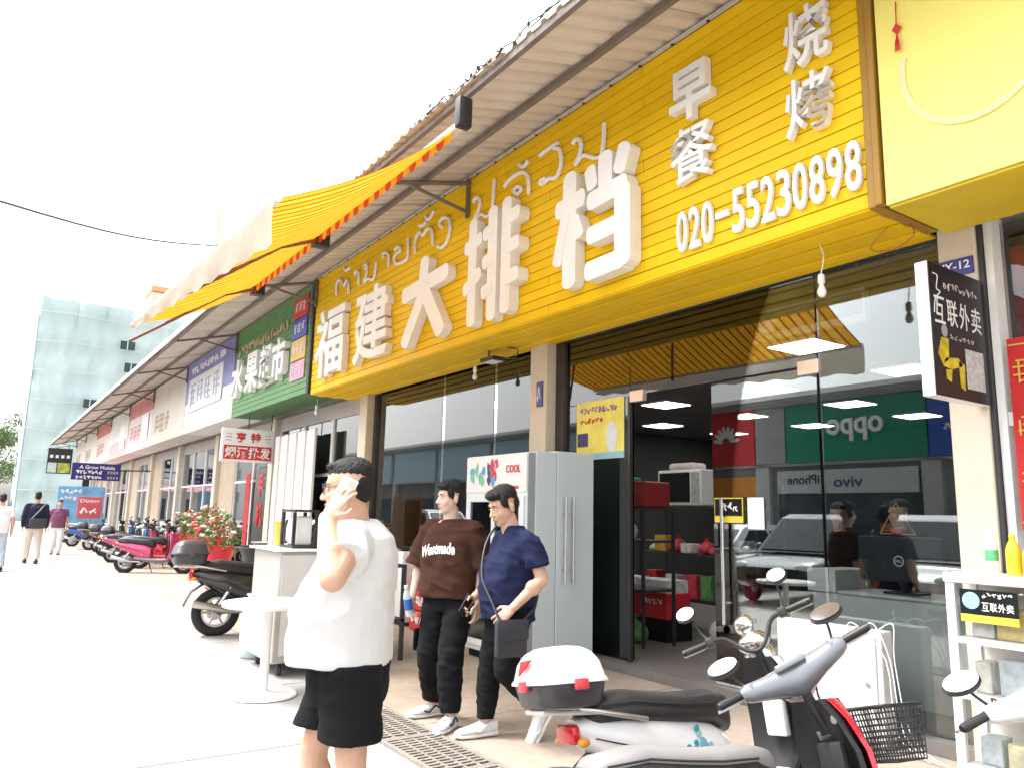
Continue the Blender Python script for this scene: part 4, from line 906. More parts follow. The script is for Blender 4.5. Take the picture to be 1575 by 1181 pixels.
# white box and wires behind the scooters
t = thing('power_cabinet', 'low white power cabinet with loose cables standing before the right glass panel', 'cabinet', (-3.5, 5.4, 0.012))
MB().bbox(-3.95, -3.1, 5.22, 5.36, 0.014, 0.78, 0.01).build('case', M('cabinet_white', (0.62, 0.63, 0.63), 0.4, dirt=0.2, var=0.05), t)
MB().bbox(-3.91, -3.14, 5.205, 5.218, 0.05, 0.74, 0.005).build('door', M('cabinet_door', (0.66, 0.67, 0.67), 0.38, dirt=0.2, var=0.05), t)
MB().cyl((-3.2, 5.19, 0.42), (-3.2, 5.204, 0.42), 0.015).build('lock', steel, t)
for k in range(3): MB().tube(spline([(-3.4 + 0.12 * k, 5.28, 0.78), (-3.3 + 0.14 * k, 5.24, 0.81 + 0.015 * k), (-3.06 + 0.03 * k, 5.2, 0.6), (-3.0 + 0.05 * k, 5.18, 0.15), (-2.8 + 0.06 * k, 5.2, 0.018)]), 0.004, 5).build('cable', white_paint, t)

# ================================================================== STREET FURNITURE, LEFT
t = thing('round_table', 'white round pedestal table on a disc base in the street', 'table', (-6.65, 2.1, 0))
MB().lathe([(0.05, 0.712), (0.36, 0.715), (0.375, 0.72), (0.38, 0.745), (0.37, 0.755), (0.0, 0.757)], (-6.65, 2.1, 0), 40).build('tabletop', white_paint, t, 40)
MB().cyl((-6.65, 2.1, 0.03), (-6.65, 2.1, 0.711), 0.038, n=16).build('pedestal', white_paint, t, 40)
MB().lathe([(0.26, 0.0), (0.275, 0.008), (0.27, 0.02), (0.06, 0.04), (0.05, 0.05)], (-6.65, 2.1, 0), 36).build('base', white_paint, t, 40)
ss = M('stainless', (0.72, 0.71, 0.69), 0.3, 0.35, var=0.06, scale=6)
t = thing('food_cart', 'white and stainless food cart on castors behind the round table', 'food cart', (-7.65, 2.6, 0))
MB().bbox(-8.12, -7.24, 2.34, 2.86, 0.13, 0.66, 0.015).build('lower_cabinet', M('cart_white', (0.46, 0.445, 0.42), 0.3, 0.4, dirt=0.2, dcol=(0.4, 0.37, 0.33), var=0.08), t)
MB().bbox(-8.08, -7.25, 2.36, 2.84, 0.662, 1.13, 0.015).build('upper_cabinet', MATS['cart_white'], t)
MB().box(-7.239, -7.232, 2.4, 2.8, 0.2, 0.62).build('side_grille', ss, t); MB().box(-7.246, -7.236, 2.38, 2.82, 0.7, 1.1).build('side_panel', ss, t)
MB().bbox(-8.14, -7.2, 2.32, 2.88, 1.133, 1.155, 0.005).build('top', white_paint, t)
for x in (-8.0, -7.35):
    for y in (2.45, 2.76): MB().torus((x, y, 0.055), 0.04, 0.016, 'Y', 16, 8).cyl((x, y - 0.02, 0.055), (x, y + 0.02, 0.055), 0.03).cyl((x, y, 0.1), (x, y, 0.13), 0.02).build('castor', black_plastic, t, 40)
t = thing('yellow_cup', 'tall yellow plastic tumbler on the food cart', 'cup', (-7.9, 2.55, 1.156))
MB().lathe([(0.045, 0), (0.06, 0.24), (0.064, 0.245), (0.055, 0.246), (0.04, 0.01)], (-7.9, 2.55, 1.156), 18).build('cup_wall', M('cup_yellow', (0.75, 0.5, 0.06), 0.4), t, 40)
t = thing('drink_dispenser', 'black and white drink dispenser on the food cart', 'dispenser', (-7.5, 2.6, 1.156))
MB().bbox(-7.75, -7.35, 2.5, 2.75, 1.157, 1.18, 0.005).box(-7.4, -7.37, 2.5, 2.53, 1.182, 1.5).box(-7.4, -7.37, 2.72, 2.75, 1.182, 1.5).box(-7.74, -7.7, 2.5, 2.53, 1.182, 1.5).box(-7.74, -7.7, 2.72, 2.75, 1.182, 1.5).box(-7.74, -7.36, 2.5, 2.75, 1.502, 1.525).build('frame', black_plastic, t)
MB().bbox(-7.68, -7.44, 2.55, 2.72, 1.182, 1.46, 0.02).build('tank', white_paint, t); MB().tube(spline([(-7.66, 2.52, 1.22), (-7.6, 2.5, 1.34), (-7.55, 2.5, 1.42)]), 0.012, 6).build('tap', black_plastic, t)
t = thing('gas_bottle', 'pale blue gas cylinder standing between the dark scooter and the cart', 'gas cylinder', (-8.35, 2.5, 0))
MB().lathe([(0.1, 0.0), (0.13, 0.03), (0.14, 0.1), (0.14, 0.42), (0.12, 0.5), (0.05, 0.55), (0.04, 0.6)], (-8.35, 2.5, 0), 20).build('tank', M('gas_blue', (0.5, 0.62, 0.62), 0.45, dirt=0.3), t, 50)
MB().torus((-8.35, 2.5, 0.64), 0.09, 0.012, 'Z').cyl((-8.35, 2.5, 0.6), (-8.35, 2.5, 0.68), 0.02).build('valve_ring', steel, t, 50)
# food trays on a rack behind the cart
t = thing('snack_stall', 'dark rack with trays of snacks beside the stainless cart', 'snack rack', (-8.2, 3.6, 0.012))
for z in (0.4, 0.95): MB().box(-8.9, -7.5, 3.3, 3.8, z, z + 0.03).build('tray', black_metal, t)
for x in (-8.9, -7.54):
    for y in (3.3, 3.76): MB().box(x, x + 0.04, y, y + 0.04, 0.012, 0.95 if y > 3.5 else 0.95).build('leg', black_metal, t)
rn = random.Random(8)
for i in range(20):
    x = -8.8 + (i % 10) * 0.135; y = 3.42 + (i // 10) * 0.2
    c = rn.choice([(0.65, 0.5, 0.1), (0.35, 0.1, 0.06), (0.2, 0.08, 0.05), (0.6, 0.35, 0.12), (0.6, 0.55, 0.4)])
    item('snack_tub', 'small tub of snacks on the dark rack', 'tub', MB().lathe([(0.045, 0), (0.06, 0.08), (0.058, 0.1), (0.03, 0.12 + rn.random() * 0.03), (0.002, 0.13)], (x, y, 0.981), 12), M('tub_%02d' % int(c[0] * 100), c, 0.6, var=0.4, scale=30), 50, 'snack tubs on the dark rack')
item('brown_board', 'tall brown wooden board leaning by the shop front', 'board', MB().bbox(-12.3, -11.75, 4.9, 4.96, 0.012, 1.75, 0.01), M('brown_board', (0.4, 0.2, 0.08), 0.6, var=0.15))
item('tan_board', 'narrow pale wooden board beside the brown board', 'board', MB().bbox(-12.75, -12.35, 4.92, 4.97, 0.012, 1.85, 0.01), M('tan_board', (0.6, 0.48, 0.34), 0.7))

# ================================================================== FLOWER STANDS
leafs = [M('leaf_a', (0.06, 0.16, 0.03), 0.6, var=0.3), M('leaf_b', (0.12, 0.25, 0.05), 0.6, var=0.3)]
blooms = [M('bloom_red', (0.5, 0.02, 0.03), 0.6, var=0.2), M('bloom_white', (0.75, 0.7, 0.68), 0.6), M('bloom_pink', (0.7, 0.3, 0.35), 0.6)]
def flower_stand(x, y, h, label, seed):
    rn = random.Random(seed); t = thing('flower_stand', label, 'flower arrangement', (x, y, 0.012), 'congratulation flowers by the scooters')
    MB().lathe([(0.18, 0.0), (0.2, 0.05), (0.16, h * 0.3), (0.3, h * 0.55), (0.34, h * 0.62), (0.28, h * 0.61), (0.1, h * 0.4)], (x, y, 0.012), 14).build('paper_wrap', M('wrap_red', (0.55, 0.02, 0.035), 0.4, var=0.25, scale=6), t, 30)
    lv = MB()
    for i in range(520):
        a = rn.uniform(0, 6.28); q = rn.random() ** 0.5 * 0.42; zz = h * (0.55 + 0.48 * rn.random() * (1.15 - q))
        c = Vector((x + q * math.cos(a), y + q * math.sin(a), zz)); d = Vector((rn.uniform(-1, 1), rn.uniform(-1, 1), rn.uniform(-0.3, 1))).normalized() * rn.uniform(0.05, 0.12); e = d.cross(Vector((rn.random(), rn.random(), rn.random()))).normalized() * 0.02
        lv.add([c, c + d * 0.5 + e, c + d, c + d * 0.5 - e], [(0, 1, 2, 3)])
    lv.build('foliage', leafs[seed % 2], t)['kind'] = 'stuff'
    for i in range(44):
        a = rn.uniform(0, 6.28); q = rn.random() ** 0.5 * 0.42; c = Vector((x + q * math.cos(a), y + q * math.sin(a), h * (0.72 + 0.36 * rn.random() * (1.1 - q)))); r = rn.uniform(0.035, 0.065); mb = MB()
        for k in range(9):
            b = 2.4 * k; d = Vector((math.cos(b), math.sin(b), 0.3 + 0.08 * k)).normalized(); mb.ell(c + d * r * 0.5, (r * 0.5, r * 0.5, r * 0.4), 6, 4)
        mb.build('bloom', blooms[rn.choice((0, 0, 1, 2, 1))], t, 60)
flower_stand(-17.2, 4.1, 1.5, 'tall red-wrapped stand of red and white flowers nearest the dark glass door', 1)
flower_stand(-18.9, 4.3, 1.5, 'red-wrapped flower stand with red roses and green leaves', 2)
flower_stand(-20.6, 4.4, 1.45, 'red-wrapped flower stand with white and pink blooms by the red scooters', 3)
flower_stand(-15.7, 3.9, 1.3, 'green leafy flower stand in red paper behind the black crate', 4)
# ================================================================== SCOOTERS
def sect(x, y0, z0, hw, hh, n=14, pw=2.6, tilt=0):
    return [Vector((x + tilt * (p.z - z0), p.y, p.z)) for p in ellipse((x, y0, z0), (0, 1, 0), (0, 0, 1), hw, hh, n, pw)]
def scooter(name, label, body, trim, seat_m, steer=28, box=None, basket=False, group=None, style=0, mirror='oval', rack=False, detail=True, bar_m=None, deco=None, inner=None, fender=None, pipe=True):
    t = thing(name, label, 'scooter', (0, 0, 0), group)
    bar_m = bar_m or black_plastic; inner = inner or black_plastic; fender = fender or body
    WR = 0.20; xr, xf = -0.60, 0.66
    SA = Matrix.Translation((0.46, 0, 0.55)) @ Matrix.Rotation(R(-24), 4, 'Y') @ Matrix.Rotation(R(steer), 4, 'Z') @ Matrix.Rotation(R(24), 4, 'Y') @ Matrix.Translation((-0.46, 0, -0.55))
    def wheel(x, nm, Mx=None):
        a = MB().torus((x, 0, WR + 0.045), WR, 0.048, 'Y', 28, 10, 1.1); 
        b = MB().torus((x, 0, WR + 0.045), WR * 0.72, 0.016, 'Y', 24, 6, 2.0).cyl((x, -0.05, WR + 0.045), (x, 0.05, WR + 0.045), 0.05, n=14)
        for k in range(6):
            an = k * math.pi / 3; b.tube([(x, 0, WR + 0.045), (x + 0.15 * math.cos(an), 0, WR + 0.045 + 0.15 * math.sin(an))], 0.014, 6)
        d = MB().cyl((x, 0.055, WR + 0.045), (x, 0.062, WR + 0.045), 0.085, n=20)
        for m in (a, b, d):
            if Mx is not None: m.xf(Mx)
        w_ = a.build('wheel', rubber, t, 40); b.build('rim', steel, w_, 40); d.build('brake_disc', steel, w_, 40)
    wheel(xr, 'rear'); wheel(xf, 'front', SA)
    # rear body shell under the seat
    bd = MB().loft([sect(-0.86, 0, 0.64, 0.06, 0.04), sect(-0.80, 0, 0.62, 0.10, 0.07), sect(-0.65, 0, 0.58, 0.135, 0.11), sect(-0.45, 0, 0.53, 0.15, 0.155), sect(-0.28, 0, 0.48, 0.15, 0.18), sect(-0.14, 0, 0.44, 0.145, 0.18), sect(-0.06, 0, 0.42, 0.12, 0.16)])
    bo = bd.build('body', body, t, 50)
    # lower skirt and floorboard
    MB().loft([sect(-0.4, 0, 0.32, 0.13, 0.05), sect(-0.1, 0, 0.29, 0.15, 0.05), sect(0.2, 0, 0.28, 0.155, 0.045), sect(0.34, 0, 0.31, 0.13, 0.05)]).build('floorboard', trim, t, 50)
    # seat
    sg = [sect(-0.80, 0, 0.715, 0.07, 0.02), sect(-0.76, 0, 0.725, 0.11, 0.045), sect(-0.6, 0, 0.735, 0.135, 0.055), sect(-0.45, 0, 0.715, 0.14, 0.055), sect(-0.3, 0, 0.70, 0.135, 0.055), sect(-0.12, 0, 0.695, 0.115, 0.06), sect(-0.02, 0, 0.66, 0.085, 0.07), sect(0.01, 0, 0.63, 0.04, 0.05)]
    st_ = MB().loft(sg).build('seat', seat_m, t, 60)
    MB().loft([[Vector((p.x - 0.006, p.y * 1.06, p.z - 0.035)) for p in r_] for r_ in sg[:-1]]).build('seat_base', black_plastic, st_, 60)
    for s in (-1, 1): MB().tube([(-0.76, 0.112 * s, 0.728), (-0.6, 0.137 * s, 0.738), (-0.45, 0.142 * s, 0.718), (-0.3, 0.137 * s, 0.703), (-0.12, 0.117 * s, 0.698)], 0.004, 5).build('piping', black_plastic, st_, 60)
    MB().tube(spline([(-0.55, 0.15, 0.66), (-0.75, 0.15, 0.70), (-0.88, 0.09, 0.73), (-0.9, 0.0, 0.735), (-0.88, -0.09, 0.73), (-0.75, -0.15, 0.70), (-0.55, -0.15, 0.66)]), 0.011, 8).build('grab_rail', black_metal if box is None else steel, t, 60)
    # front shield, curved plate
    def shield(off, nm, m, s0=1.0):
        vs = []; fs = []; prof = [(0.30, 0.30, 0.13), (0.35, 0.42, 0.165), (0.37, 0.55, 0.185), (0.36, 0.68, 0.18), (0.335, 0.80, 0.14), (0.31, 0.88, 0.085)]; n = 9
        for (x, z, hw) in prof:
            for j in range(n):
                a = -1 + 2 * j / (n - 1); vs.append((x + 0.13 + off - 0.11 * a * a, hw * a * s0, z))
        m1 = len(vs)
        for (x, z, hw) in prof:
            for j in range(n):
                a = -1 + 2 * j / (n - 1); vs.append((x + 0.10 + off - 0.10 * a * a, hw * a * 0.96 * s0, z))
        r = len(prof)
        for q in (0, m1):
            for i in range(r - 1):
                for j in range(n - 1): fs.append((q + i * n + j, q + i * n + j + 1, q + (i + 1) * n + j + 1, q + (i + 1) * n + j))
        for i in range(r - 1):
            for j in (0, n - 1): fs.append((i * n + j, (i + 1) * n + j, m1 + (i + 1) * n + j, m1 + i * n + j))
        for i in (0, r - 1):
            for j in range(n - 1): fs.append((i * n + j, i * n + j + 1, m1 + i * n + j + 1, m1 + i * n + j))
        MB().add(vs, fs).build(nm, m, t, 50)
    shield(0.0, 'front_shield', body); shield(-0.045, 'inner_shield', inner, 0.93)
    MB().bbox(0.33, 0.372, -0.07, 0.07, 0.5, 0.72, 0.015).build('glove_panel', trim, t, 40)
    # front fender, fork, headlamp (turn with the bars)
    fd = MB(); vs = []; fs = []
    for i in range(11):
        a = R(-15 + 17 * i); q = WR + 0.045
        for j, (yy, rr) in enumerate(((-0.075, q + 0.0), (-0.065, q + 0.035), (0, q + 0.048), (0.065, q + 0.035), (0.075, q + 0.0))):
            vs.append((xf + rr * math.cos(a), yy, q + rr * math.sin(a)))
    for i in range(10):
        for j in range(4): fs.append((i * 5 + j, i * 5 + j + 1, i * 5 + 6 + j, i * 5 + 5 + j))
    fd.add(vs, fs).xf(SA).build('front_fender', fender, t, 60)
    fk = MB()
    for s in (-1, 1): fk.tube([(xf, 0.085 * s, 0.245), (0.52, 0.085 * s, 0.56)], 0.018, 8)
    fk.tube([(0.53, -0.085, 0.56), (0.53, 0.085, 0.56)], 0.02, 8).tube([(0.52, 0, 0.56), (0.36, 0, 0.93)], 0.022, 8)
    fk.xf(SA).build('fork', black_metal, t, 40)
    hb = MB(); hz = 0.97; hx = 0.345
    if style == 0:   # bare tubular bar with round cluster
        for s in (-1, 1): hb.tube(spline([(hx, 0.0, hz - 0.05), (hx, 0.05 * s, hz - 0.03), (hx - 0.0, 0.13 * s, hz + 0.06), (hx - 0.04, 0.2 * s, hz + 0.07), (hx - 0.12, 0.34 * s, hz + 0.055)]), 0.012, 8)
        hbo = hb.xf(SA).build('handlebar', black_metal, t, 40)
        MB().ell((hx + 0.035, 0, hz + 0.0), (0.06, 0.09, 0.055)).xf(SA).build('headset_cover', chrome, t, 60)
        MB().ell((hx + 0.06, 0, hz + 0.1), (0.055, 0.065, 0.055), 16, 10).xf(SA).build('round_gauge', chrome, t, 60)
        MB().ell((hx + 0.115, 0, hz - 0.06), (0.05, 0.085, 0.075)).xf(SA).build('headlight', chrome, t, 60)
    else:            # moulded headset like a wing
        for s in (-1, 1): hb.tube([(hx, 0.1 * s, hz + 0.03), (hx - 0.05, 0.24 * s, hz + 0.045)], 0.014, 8)
        hbo = hb.xf(SA).build('handlebar', black_metal, t, 40)
        def hs_(y, hw, hh, dx=0, dz=0): return [Vector((p.x, y, p.z)) for p in ellipse((hx + dx, 0, hz + dz), (1, 0, 0), (0, 0, 1), hw, hh, 14, 2.4)]
        MB().loft([hs_(-0.245, 0.025, 0.025, -0.05, 0.045), hs_(-0.22, 0.042, 0.038, -0.045, 0.043), hs_(-0.12, 0.055, 0.05, -0.01, 0.03), hs_(0, 0.10, 0.075, 0.04, 0.015), hs_(0.12, 0.055, 0.05, -0.01, 0.03), hs_(0.22, 0.042, 0.038, -0.045, 0.043), hs_(0.245, 0.025, 0.025, -0.05, 0.045)]).xf(SA).build('headset_cover', bar_m, t, 60)
        MB().ell((hx + 0.125, 0, hz + 0.0), (0.035, 0.08, 0.055)).xf(SA).build('headlight', M('lamp_glass', (0.75, 0.75, 0.78), 0.08), t, 60)
        MB().bbox(hx - 0.075, hx - 0.04, -0.07, 0.07, hz + 0.055, hz + 0.085, 0.01).xf(SA).build('gauge', M('gauge_grey', (0.2, 0.21, 0.23), 0.2), t, 40)
    for s in (-1, 1):
        e0 = Vector((hx - 0.05, 0.235 * s, hz + 0.05)) if style else Vector((hx - 0.065, 0.235 * s, hz + 0.065)); e1 = e0 + Vector((-0.055, 0.125 * s, -0.008))
        MB().tube([e0, e0.lerp(e1, 0.08), e0.lerp(e1, 0.9), e1], [0.019, 0.017, 0.018, 0.014], 10).xf(SA).build('grip', black_plastic if deco != 'chrome_grip' else M('grip_pale', (0.65, 0.6, 0.56), 0.4), t, 40)
        MB().bbox(e0.x - 0.03, e0.x + 0.025, e0.y - 0.03 * s - 0.022, e0.y - 0.03 * s + 0.022, e0.z - 0.025, e0.z + 0.025, 0.008).xf(SA).build('switch_box', black_plastic if style == 0 else bar_m, t, 40)
        lv = [e0 + Vector((0.04, -0.02 * s, 0)), e0 + Vector((0.07, 0.03 * s, -0.005)), e0 + Vector((0.035, 0.13 * s, -0.01))]
        MB().tube(spline([tuple(p) for p in lv]), 0.007, 6).xf(SA).build('brake_lever', steel, t, 40)
        mp = e0 + (Vector((0.0, 0.03 * s, 0.18)) if style == 0 else Vector((0.0, 0.02 * s, 0.13)))
        if mp is not None:
            MB().tube(spline([tuple(e0 + Vector((0.01, -0.03 * s, 0.01))), tuple(e0 + Vector((0.03, 0.0, 0.08))), tuple(mp + Vector((0.012, -0.02 * s, -0.03)))]), 0.006, 6).xf(SA).build('mirror_stalk', black_metal, t, 40)
            if mirror == 'round': ra = (0.012, 0.055, 0.055)
            else: ra = (0.016, 0.075, 0.05)
            TM = SA @ Matrix.Translation(mp) @ Matrix.Rotation(R(38), 4, 'Y') @ Matrix.Translation(-mp)
            mo = MB().ell(mp + Vector((0.008, 0, 0)), ra, 20, 12).xf(TM).build('mirror', black_plastic, t, 60)
            mf = ellipse(mp + Vector((-0.0085 if mirror == 'round' else -0.0095, 0, 0)), (0, 1, 0), (0, 0, 1), ra[1] * 0.9, ra[2] * 0.9, 20)
            MB().prism(mf, (-0.0015, 0, 0)).xf(TM).build('mirror_glass', mirror_m, mo)
    for s in (-1, 1):   # brake cable, side seam, screws
        MB().tube(spline([(hx - 0.02, 0.19 * s, hz + 0.06), (hx + 0.1, 0.15 * s, hz + 0.09), (hx + 0.13, 0.06 * s, hz - 0.05), (hx + 0.08, 0.03 * s, hz - 0.2)]), 0.0045, 5).xf(SA).build('cable', black_plastic, t, 60)
        MB().tube(spline([(-0.8, 0.104 * s, 0.6), (-0.6, 0.141 * s, 0.55), (-0.4, 0.153 * s, 0.52), (-0.2, 0.15 * s, 0.5), (-0.1, 0.138 * s, 0.5)]), 0.003, 4).build('panel_seam', black_plastic, bo)
        MB().cyl((-0.5, 0.14 * s, 0.49), (-0.5, 0.151 * s, 0.49), 0.009, n=8).build('screw', steel, bo); MB().cyl((-0.22, 0.14 * s, 0.40), (-0.22, 0.151 * s, 0.40), 0.009, n=8).build('screw', steel, bo)
    MB().cyl((0.37, -0.05, 0.80), (0.352, -0.05, 0.80), 0.018, n=12).build('key_switch', steel, t, 40); MB().tube([(0.36, 0.0, 0.74), (0.31, 0.0, 0.735), (0.30, 0.0, 0.76)], 0.008, 6).build('bag_hook', steel, t, 40)
    MB().bbox(-0.90, -0.855, -0.075, 0.075, 0.58, 0.66, 0.015).build('tail_light', M('tail_red', (0.6, 0.01, 0.02), 0.15, coat=0.5), t, 50)
    for s in (-1, 1): MB().ell((-0.86, 0.1 * s, 0.59), (0.03, 0.025, 0.02), 10, 6).build('indicator', M('amber', (0.7, 0.3, 0.03), 0.2), t, 60)
    # rear fender, swingarm / motor, shock, stand, pipes
    MB().loft([sect(-0.93, 0, 0.32, 0.05, 0.012), sect(-0.86, 0, 0.46, 0.06, 0.012), sect(-0.74, 0, 0.54, 0.07, 0.012)]).build('rear_fender', black_plastic, t, 50)
    MB().tube([(-0.18, 0.09, 0.28), (xr, 0.09, 0.245)], 0.03, 8).tube([(-0.18, -0.09, 0.28), (xr, -0.09, 0.245)], 0.026, 8).build('swingarm', black_metal, t, 40)
    for s in (-1, 1): MB().tube([(xr - 0.02, 0.095 * s, 0.27), (-0.48, 0.1 * s, 0.5)], 0.022, 8).build('shock', steel, t, 40)
    if pipe: MB().tube([(-0.25, -0.12, 0.24), (-0.5, -0.14, 0.25), (-0.55, -0.145, 0.27), (-0.86, -0.15, 0.34)], [0.016, 0.02, 0.045, 0.04], 10).build('exhaust', steel, t, 40)
    MB().tube([(-0.15, 0.1, 0.27), (-0.08, 0.24, 0.02)], 0.011, 6).build('side_stand', black_metal, t, 40)
    if rack or box:
        MB().tube([(-0.70, 0.1, 0.70), (-0.95, 0.11, 0.715), (-1.03, 0.08, 0.72), (-1.03, -0.08, 0.72), (-0.95, -0.11, 0.715), (-0.70, -0.1, 0.70)], 0.011, 6).tube([(-0.92, -0.1, 0.715), (-0.92, 0.1, 0.715)], 0.009, 6).build('rear_rack', M('rack_silver', (0.65, 0.64, 0.62), 0.35, 0.5), t, 40)
    if box:
        top, low, lat = box
        def bs_(z, hx_, hy): return [Vector((p.x - 0.90, p.y, z)) for p in ellipse((0, 0, 0), (1, 0, 0), (0, 1, 0), hx_, hy, 28, 4)]
        b = MB().loft([bs_(0.735, 0.14, 0.145), bs_(0.747, 0.155, 0.16), bs_(0.82, 0.17, 0.18), bs_(0.832, 0.172, 0.182)]).build('top_box', low, t, 50)
        MB().loft([bs_(0.834, 0.186, 0.196), bs_(0.845, 0.186, 0.196), bs_(0.858, 0.175, 0.185), bs_(0.92, 0.16, 0.168), bs_(0.962, 0.13, 0.137), bs_(0.985, 0.09, 0.095), bs_(0.992, 0.04, 0.045)]).build('lid', top, b, 60)
        MB().bbox(-0.935, -0.865, -0.204, -0.182, 0.805, 0.852, 0.008).build('latch', lat, b, 40); MB().bbox(-1.095, -1.07, -0.035, 0.035, 0.805, 0.852, 0.008).build('latch', lat, b, 40)
        if low is not top:
            mb = MB(); mb.prism([(-1.085, 0.02, 0.875), (-1.068, 0.02, 0.935), (-1.06, -0.06, 0.94), (-1.07, -0.03, 0.915)], (-0.012, 0, 0)); mb.build('mark', red_paint, b)
    if basket:
        bk = MB(); bx0, bx1, hy, z0, z1 = 0.56, 0.78, 0.125, 0.62, 0.83
        k = 14
        for i in range(k + 1):
            yy = -hy + 2 * hy * i / k; ys_ = yy * 0.82
            bk.tube([(bx1, yy, z1), (bx1 - 0.03, ys_, z0), (bx0 + 0.03, ys_, z0), (bx0, yy, z1)], 0.0035, 4)
        for i in range(10):
            zz = z0 + (z1 - z0) * i / 9; q = 0.82 + 0.18 * i / 9; o_ = 0.03 * (1 - i / 9); bk.tube([(bx0 + o_, -hy * q, zz), (bx1 - o_, -hy * q, zz), (bx1 - o_, hy * q, zz), (bx0 + o_, hy * q, zz)], 0.0035 if i < 9 else 0.008, 4, True)
        for i in range(1, 10):
            xx = bx0 + 0.03 + (bx1 - bx0 - 0.06) * i / 10
            for s in (-1, 1): bk.tube([(xx, hy * 0.82 * s, z0), (xx, hy * s, z1)], 0.0035, 4)
            bk.tube([(xx, -hy * 0.82, z0), (xx, hy * 0.82, z0)], 0.0035, 4)
        bk.build('basket', black_metal, t)
    if deco == 'decal':
        rn = random.Random(3)
        for i in range(16):
            x = -0.3 + rn.gauss(0, 0.055); z = 0.5 + rn.gauss(0, 0.03); r = rn.uniform(0.006, 0.022); mb = MB()
            mb.prism([(x + r * math.cos(R(a)), -0.1515, z + r * math.sin(R(a)) * 1.2) for a in range(0, 360, 45)], (0, 0.01, 0)); mb.build('decal', M('decal_%d' % (i % 3), ((0.05, 0.3, 0.3), (0.3, 0.55, 0.6), (0.2, 0.45, 0.6))[i % 3], 0.4), t)
    return t
def put(o, x, y, ang, lean=8, s=1.0):
    o.location = (x, y, 0); o.rotation_euler = (R(-lean), 0, R(ang)); o.scale = (s, s, s); return o
w_body = M('scooter_white', (0.78, 0.78, 0.78), 0.18, coat=0.6, var=0.03)
seat_blk = M('seat_black', (0.02, 0.02, 0.024), 0.4, var=0.2, bump=0.1, bscale=400)
seat_gry = M('seat_grey', (0.22, 0.21, 0.21), 0.5, var=0.1, bump=0.08, bscale=300)
bar_grey = M('headset_grey', (0.16, 0.17, 0.19), 0.22, coat=0.6, var=0.08)
red_body = M('scooter_red', (0.5, 0.012, 0.03), 0.15, coat=0.8, var=0.03)
pink_body = M('scooter_pink', (0.55, 0.05, 0.15), 0.2, coat=0.7, var=0.05)
blk_body = M('scooter_black', (0.015, 0.015, 0.017), 0.2, coat=0.7, var=0.2)
blue_body = M('scooter_blue', (0.04, 0.1, 0.35), 0.2, coat=0.7)
box_low = M('box_dark', (0.05, 0.05, 0.06), 0.35, var=0.1)
S1 = scooter('scooter', 'white scooter with black seat and white-lidded top box parked at the shop front', w_body, w_body, seat_blk, 48.7, (w_body, box_low, M('latch_red', (0.6, 0.06, 0.08), 0.3)), mirror='round', deco='decal', style=0, pipe=False)
S2 = scooter('scooter', 'red and black scooter with grey headset and black front basket nearest the street', red_body, black_plastic, seat_gry, 58, basket=True, bar_m=bar_grey, style=1, rack=False, pipe=False)
S4 = scooter('scooter', 'white scooter with red mirror stalk at the right edge of the parked row', w_body, black_plastic, seat_blk, 52, bar_m=w_body, style=1)
SD = scooter('scooter', 'dark grey scooter with black top box and big black tub by the food cart', blk_body, black_plastic, seat_blk, 10, (box_low, box_low, box_low), style=1, rack=True)
SP = scooter('scooter', 'pink scooter with silver exhaust parked in front of the flowers', pink_body, M('trim_grey', (0.2, 0.2, 0.22), 0.4), seat_blk, -8, style=1, bar_m=blk_body)
SR = scooter('scooter', 'bright red scooter parked beside the pink one', red_body, red_body, seat_blk, 12, style=1, bar_m=red_body)
SB = scooter('scooter', 'blue scooter parked far down the row', blue_body, black_plastic, seat_blk, 15, style=1, bar_m=blue_body)
put(S1, -2.503, 3.019, 82, 11.7, 0.969)
put(S2, -1.80, 2.495, 79.3, 17, 0.961)
put(S4, -1.094, 2.938, 82, 13, 0.96)
put(SD, -9.95, 3.2, 88, 5, 1.15)
put(SP, -20.0, 3.5, 62, 6, 1.05)
put(SR, -21.3, 4.0, 62, 6, 1.05)
put(SB, -29.5, 4.0, 70, 6)
def more(src, x, y, a, label, group='scooters parked down the row'):
    c = copy_tree(src); put(c, x, y, a, 6); c['label'] = label; c['group'] = group
more(S4, -22.9, 4.1, 65, 'white scooter parked between the red and the black scooter in the row')
more(SD, -24.6, 3.9, 66, 'black scooter with top box parked beyond the white one in the row')
more(S4, -26.4, 3.9, 68, 'white scooter parked next to the black scooter with top box')
more(SR, -28.0, 4.0, 68, 'red scooter parked just before the blue one')
more(SD, -31.0, 3.9, 72, 'black scooter with top box beside the display boards')
more(S4, -35.5, 3.7, 72, 'white scooter parked beyond the display boards')
more(SP, -23.8, 3.7, 66, 'pink scooter squeezed between the white and black scooters in the row'); more(SB, -25.5, 3.85, 60, 'blue scooter squeezed in beyond the black one with top box'); more(SR, -22.1, 3.8, 58, 'red scooter standing directly behind the pink one by the flowers')
more(SD, -27.2, 3.9, 74, 'black scooter with top box just before the second red scooter'); more(SB, -33.8, 3.6, 70, 'blue scooter standing beyond the red and white dining board'); more(SP, -37.5, 3.7, 70, 'pink scooter near the far end of the row')
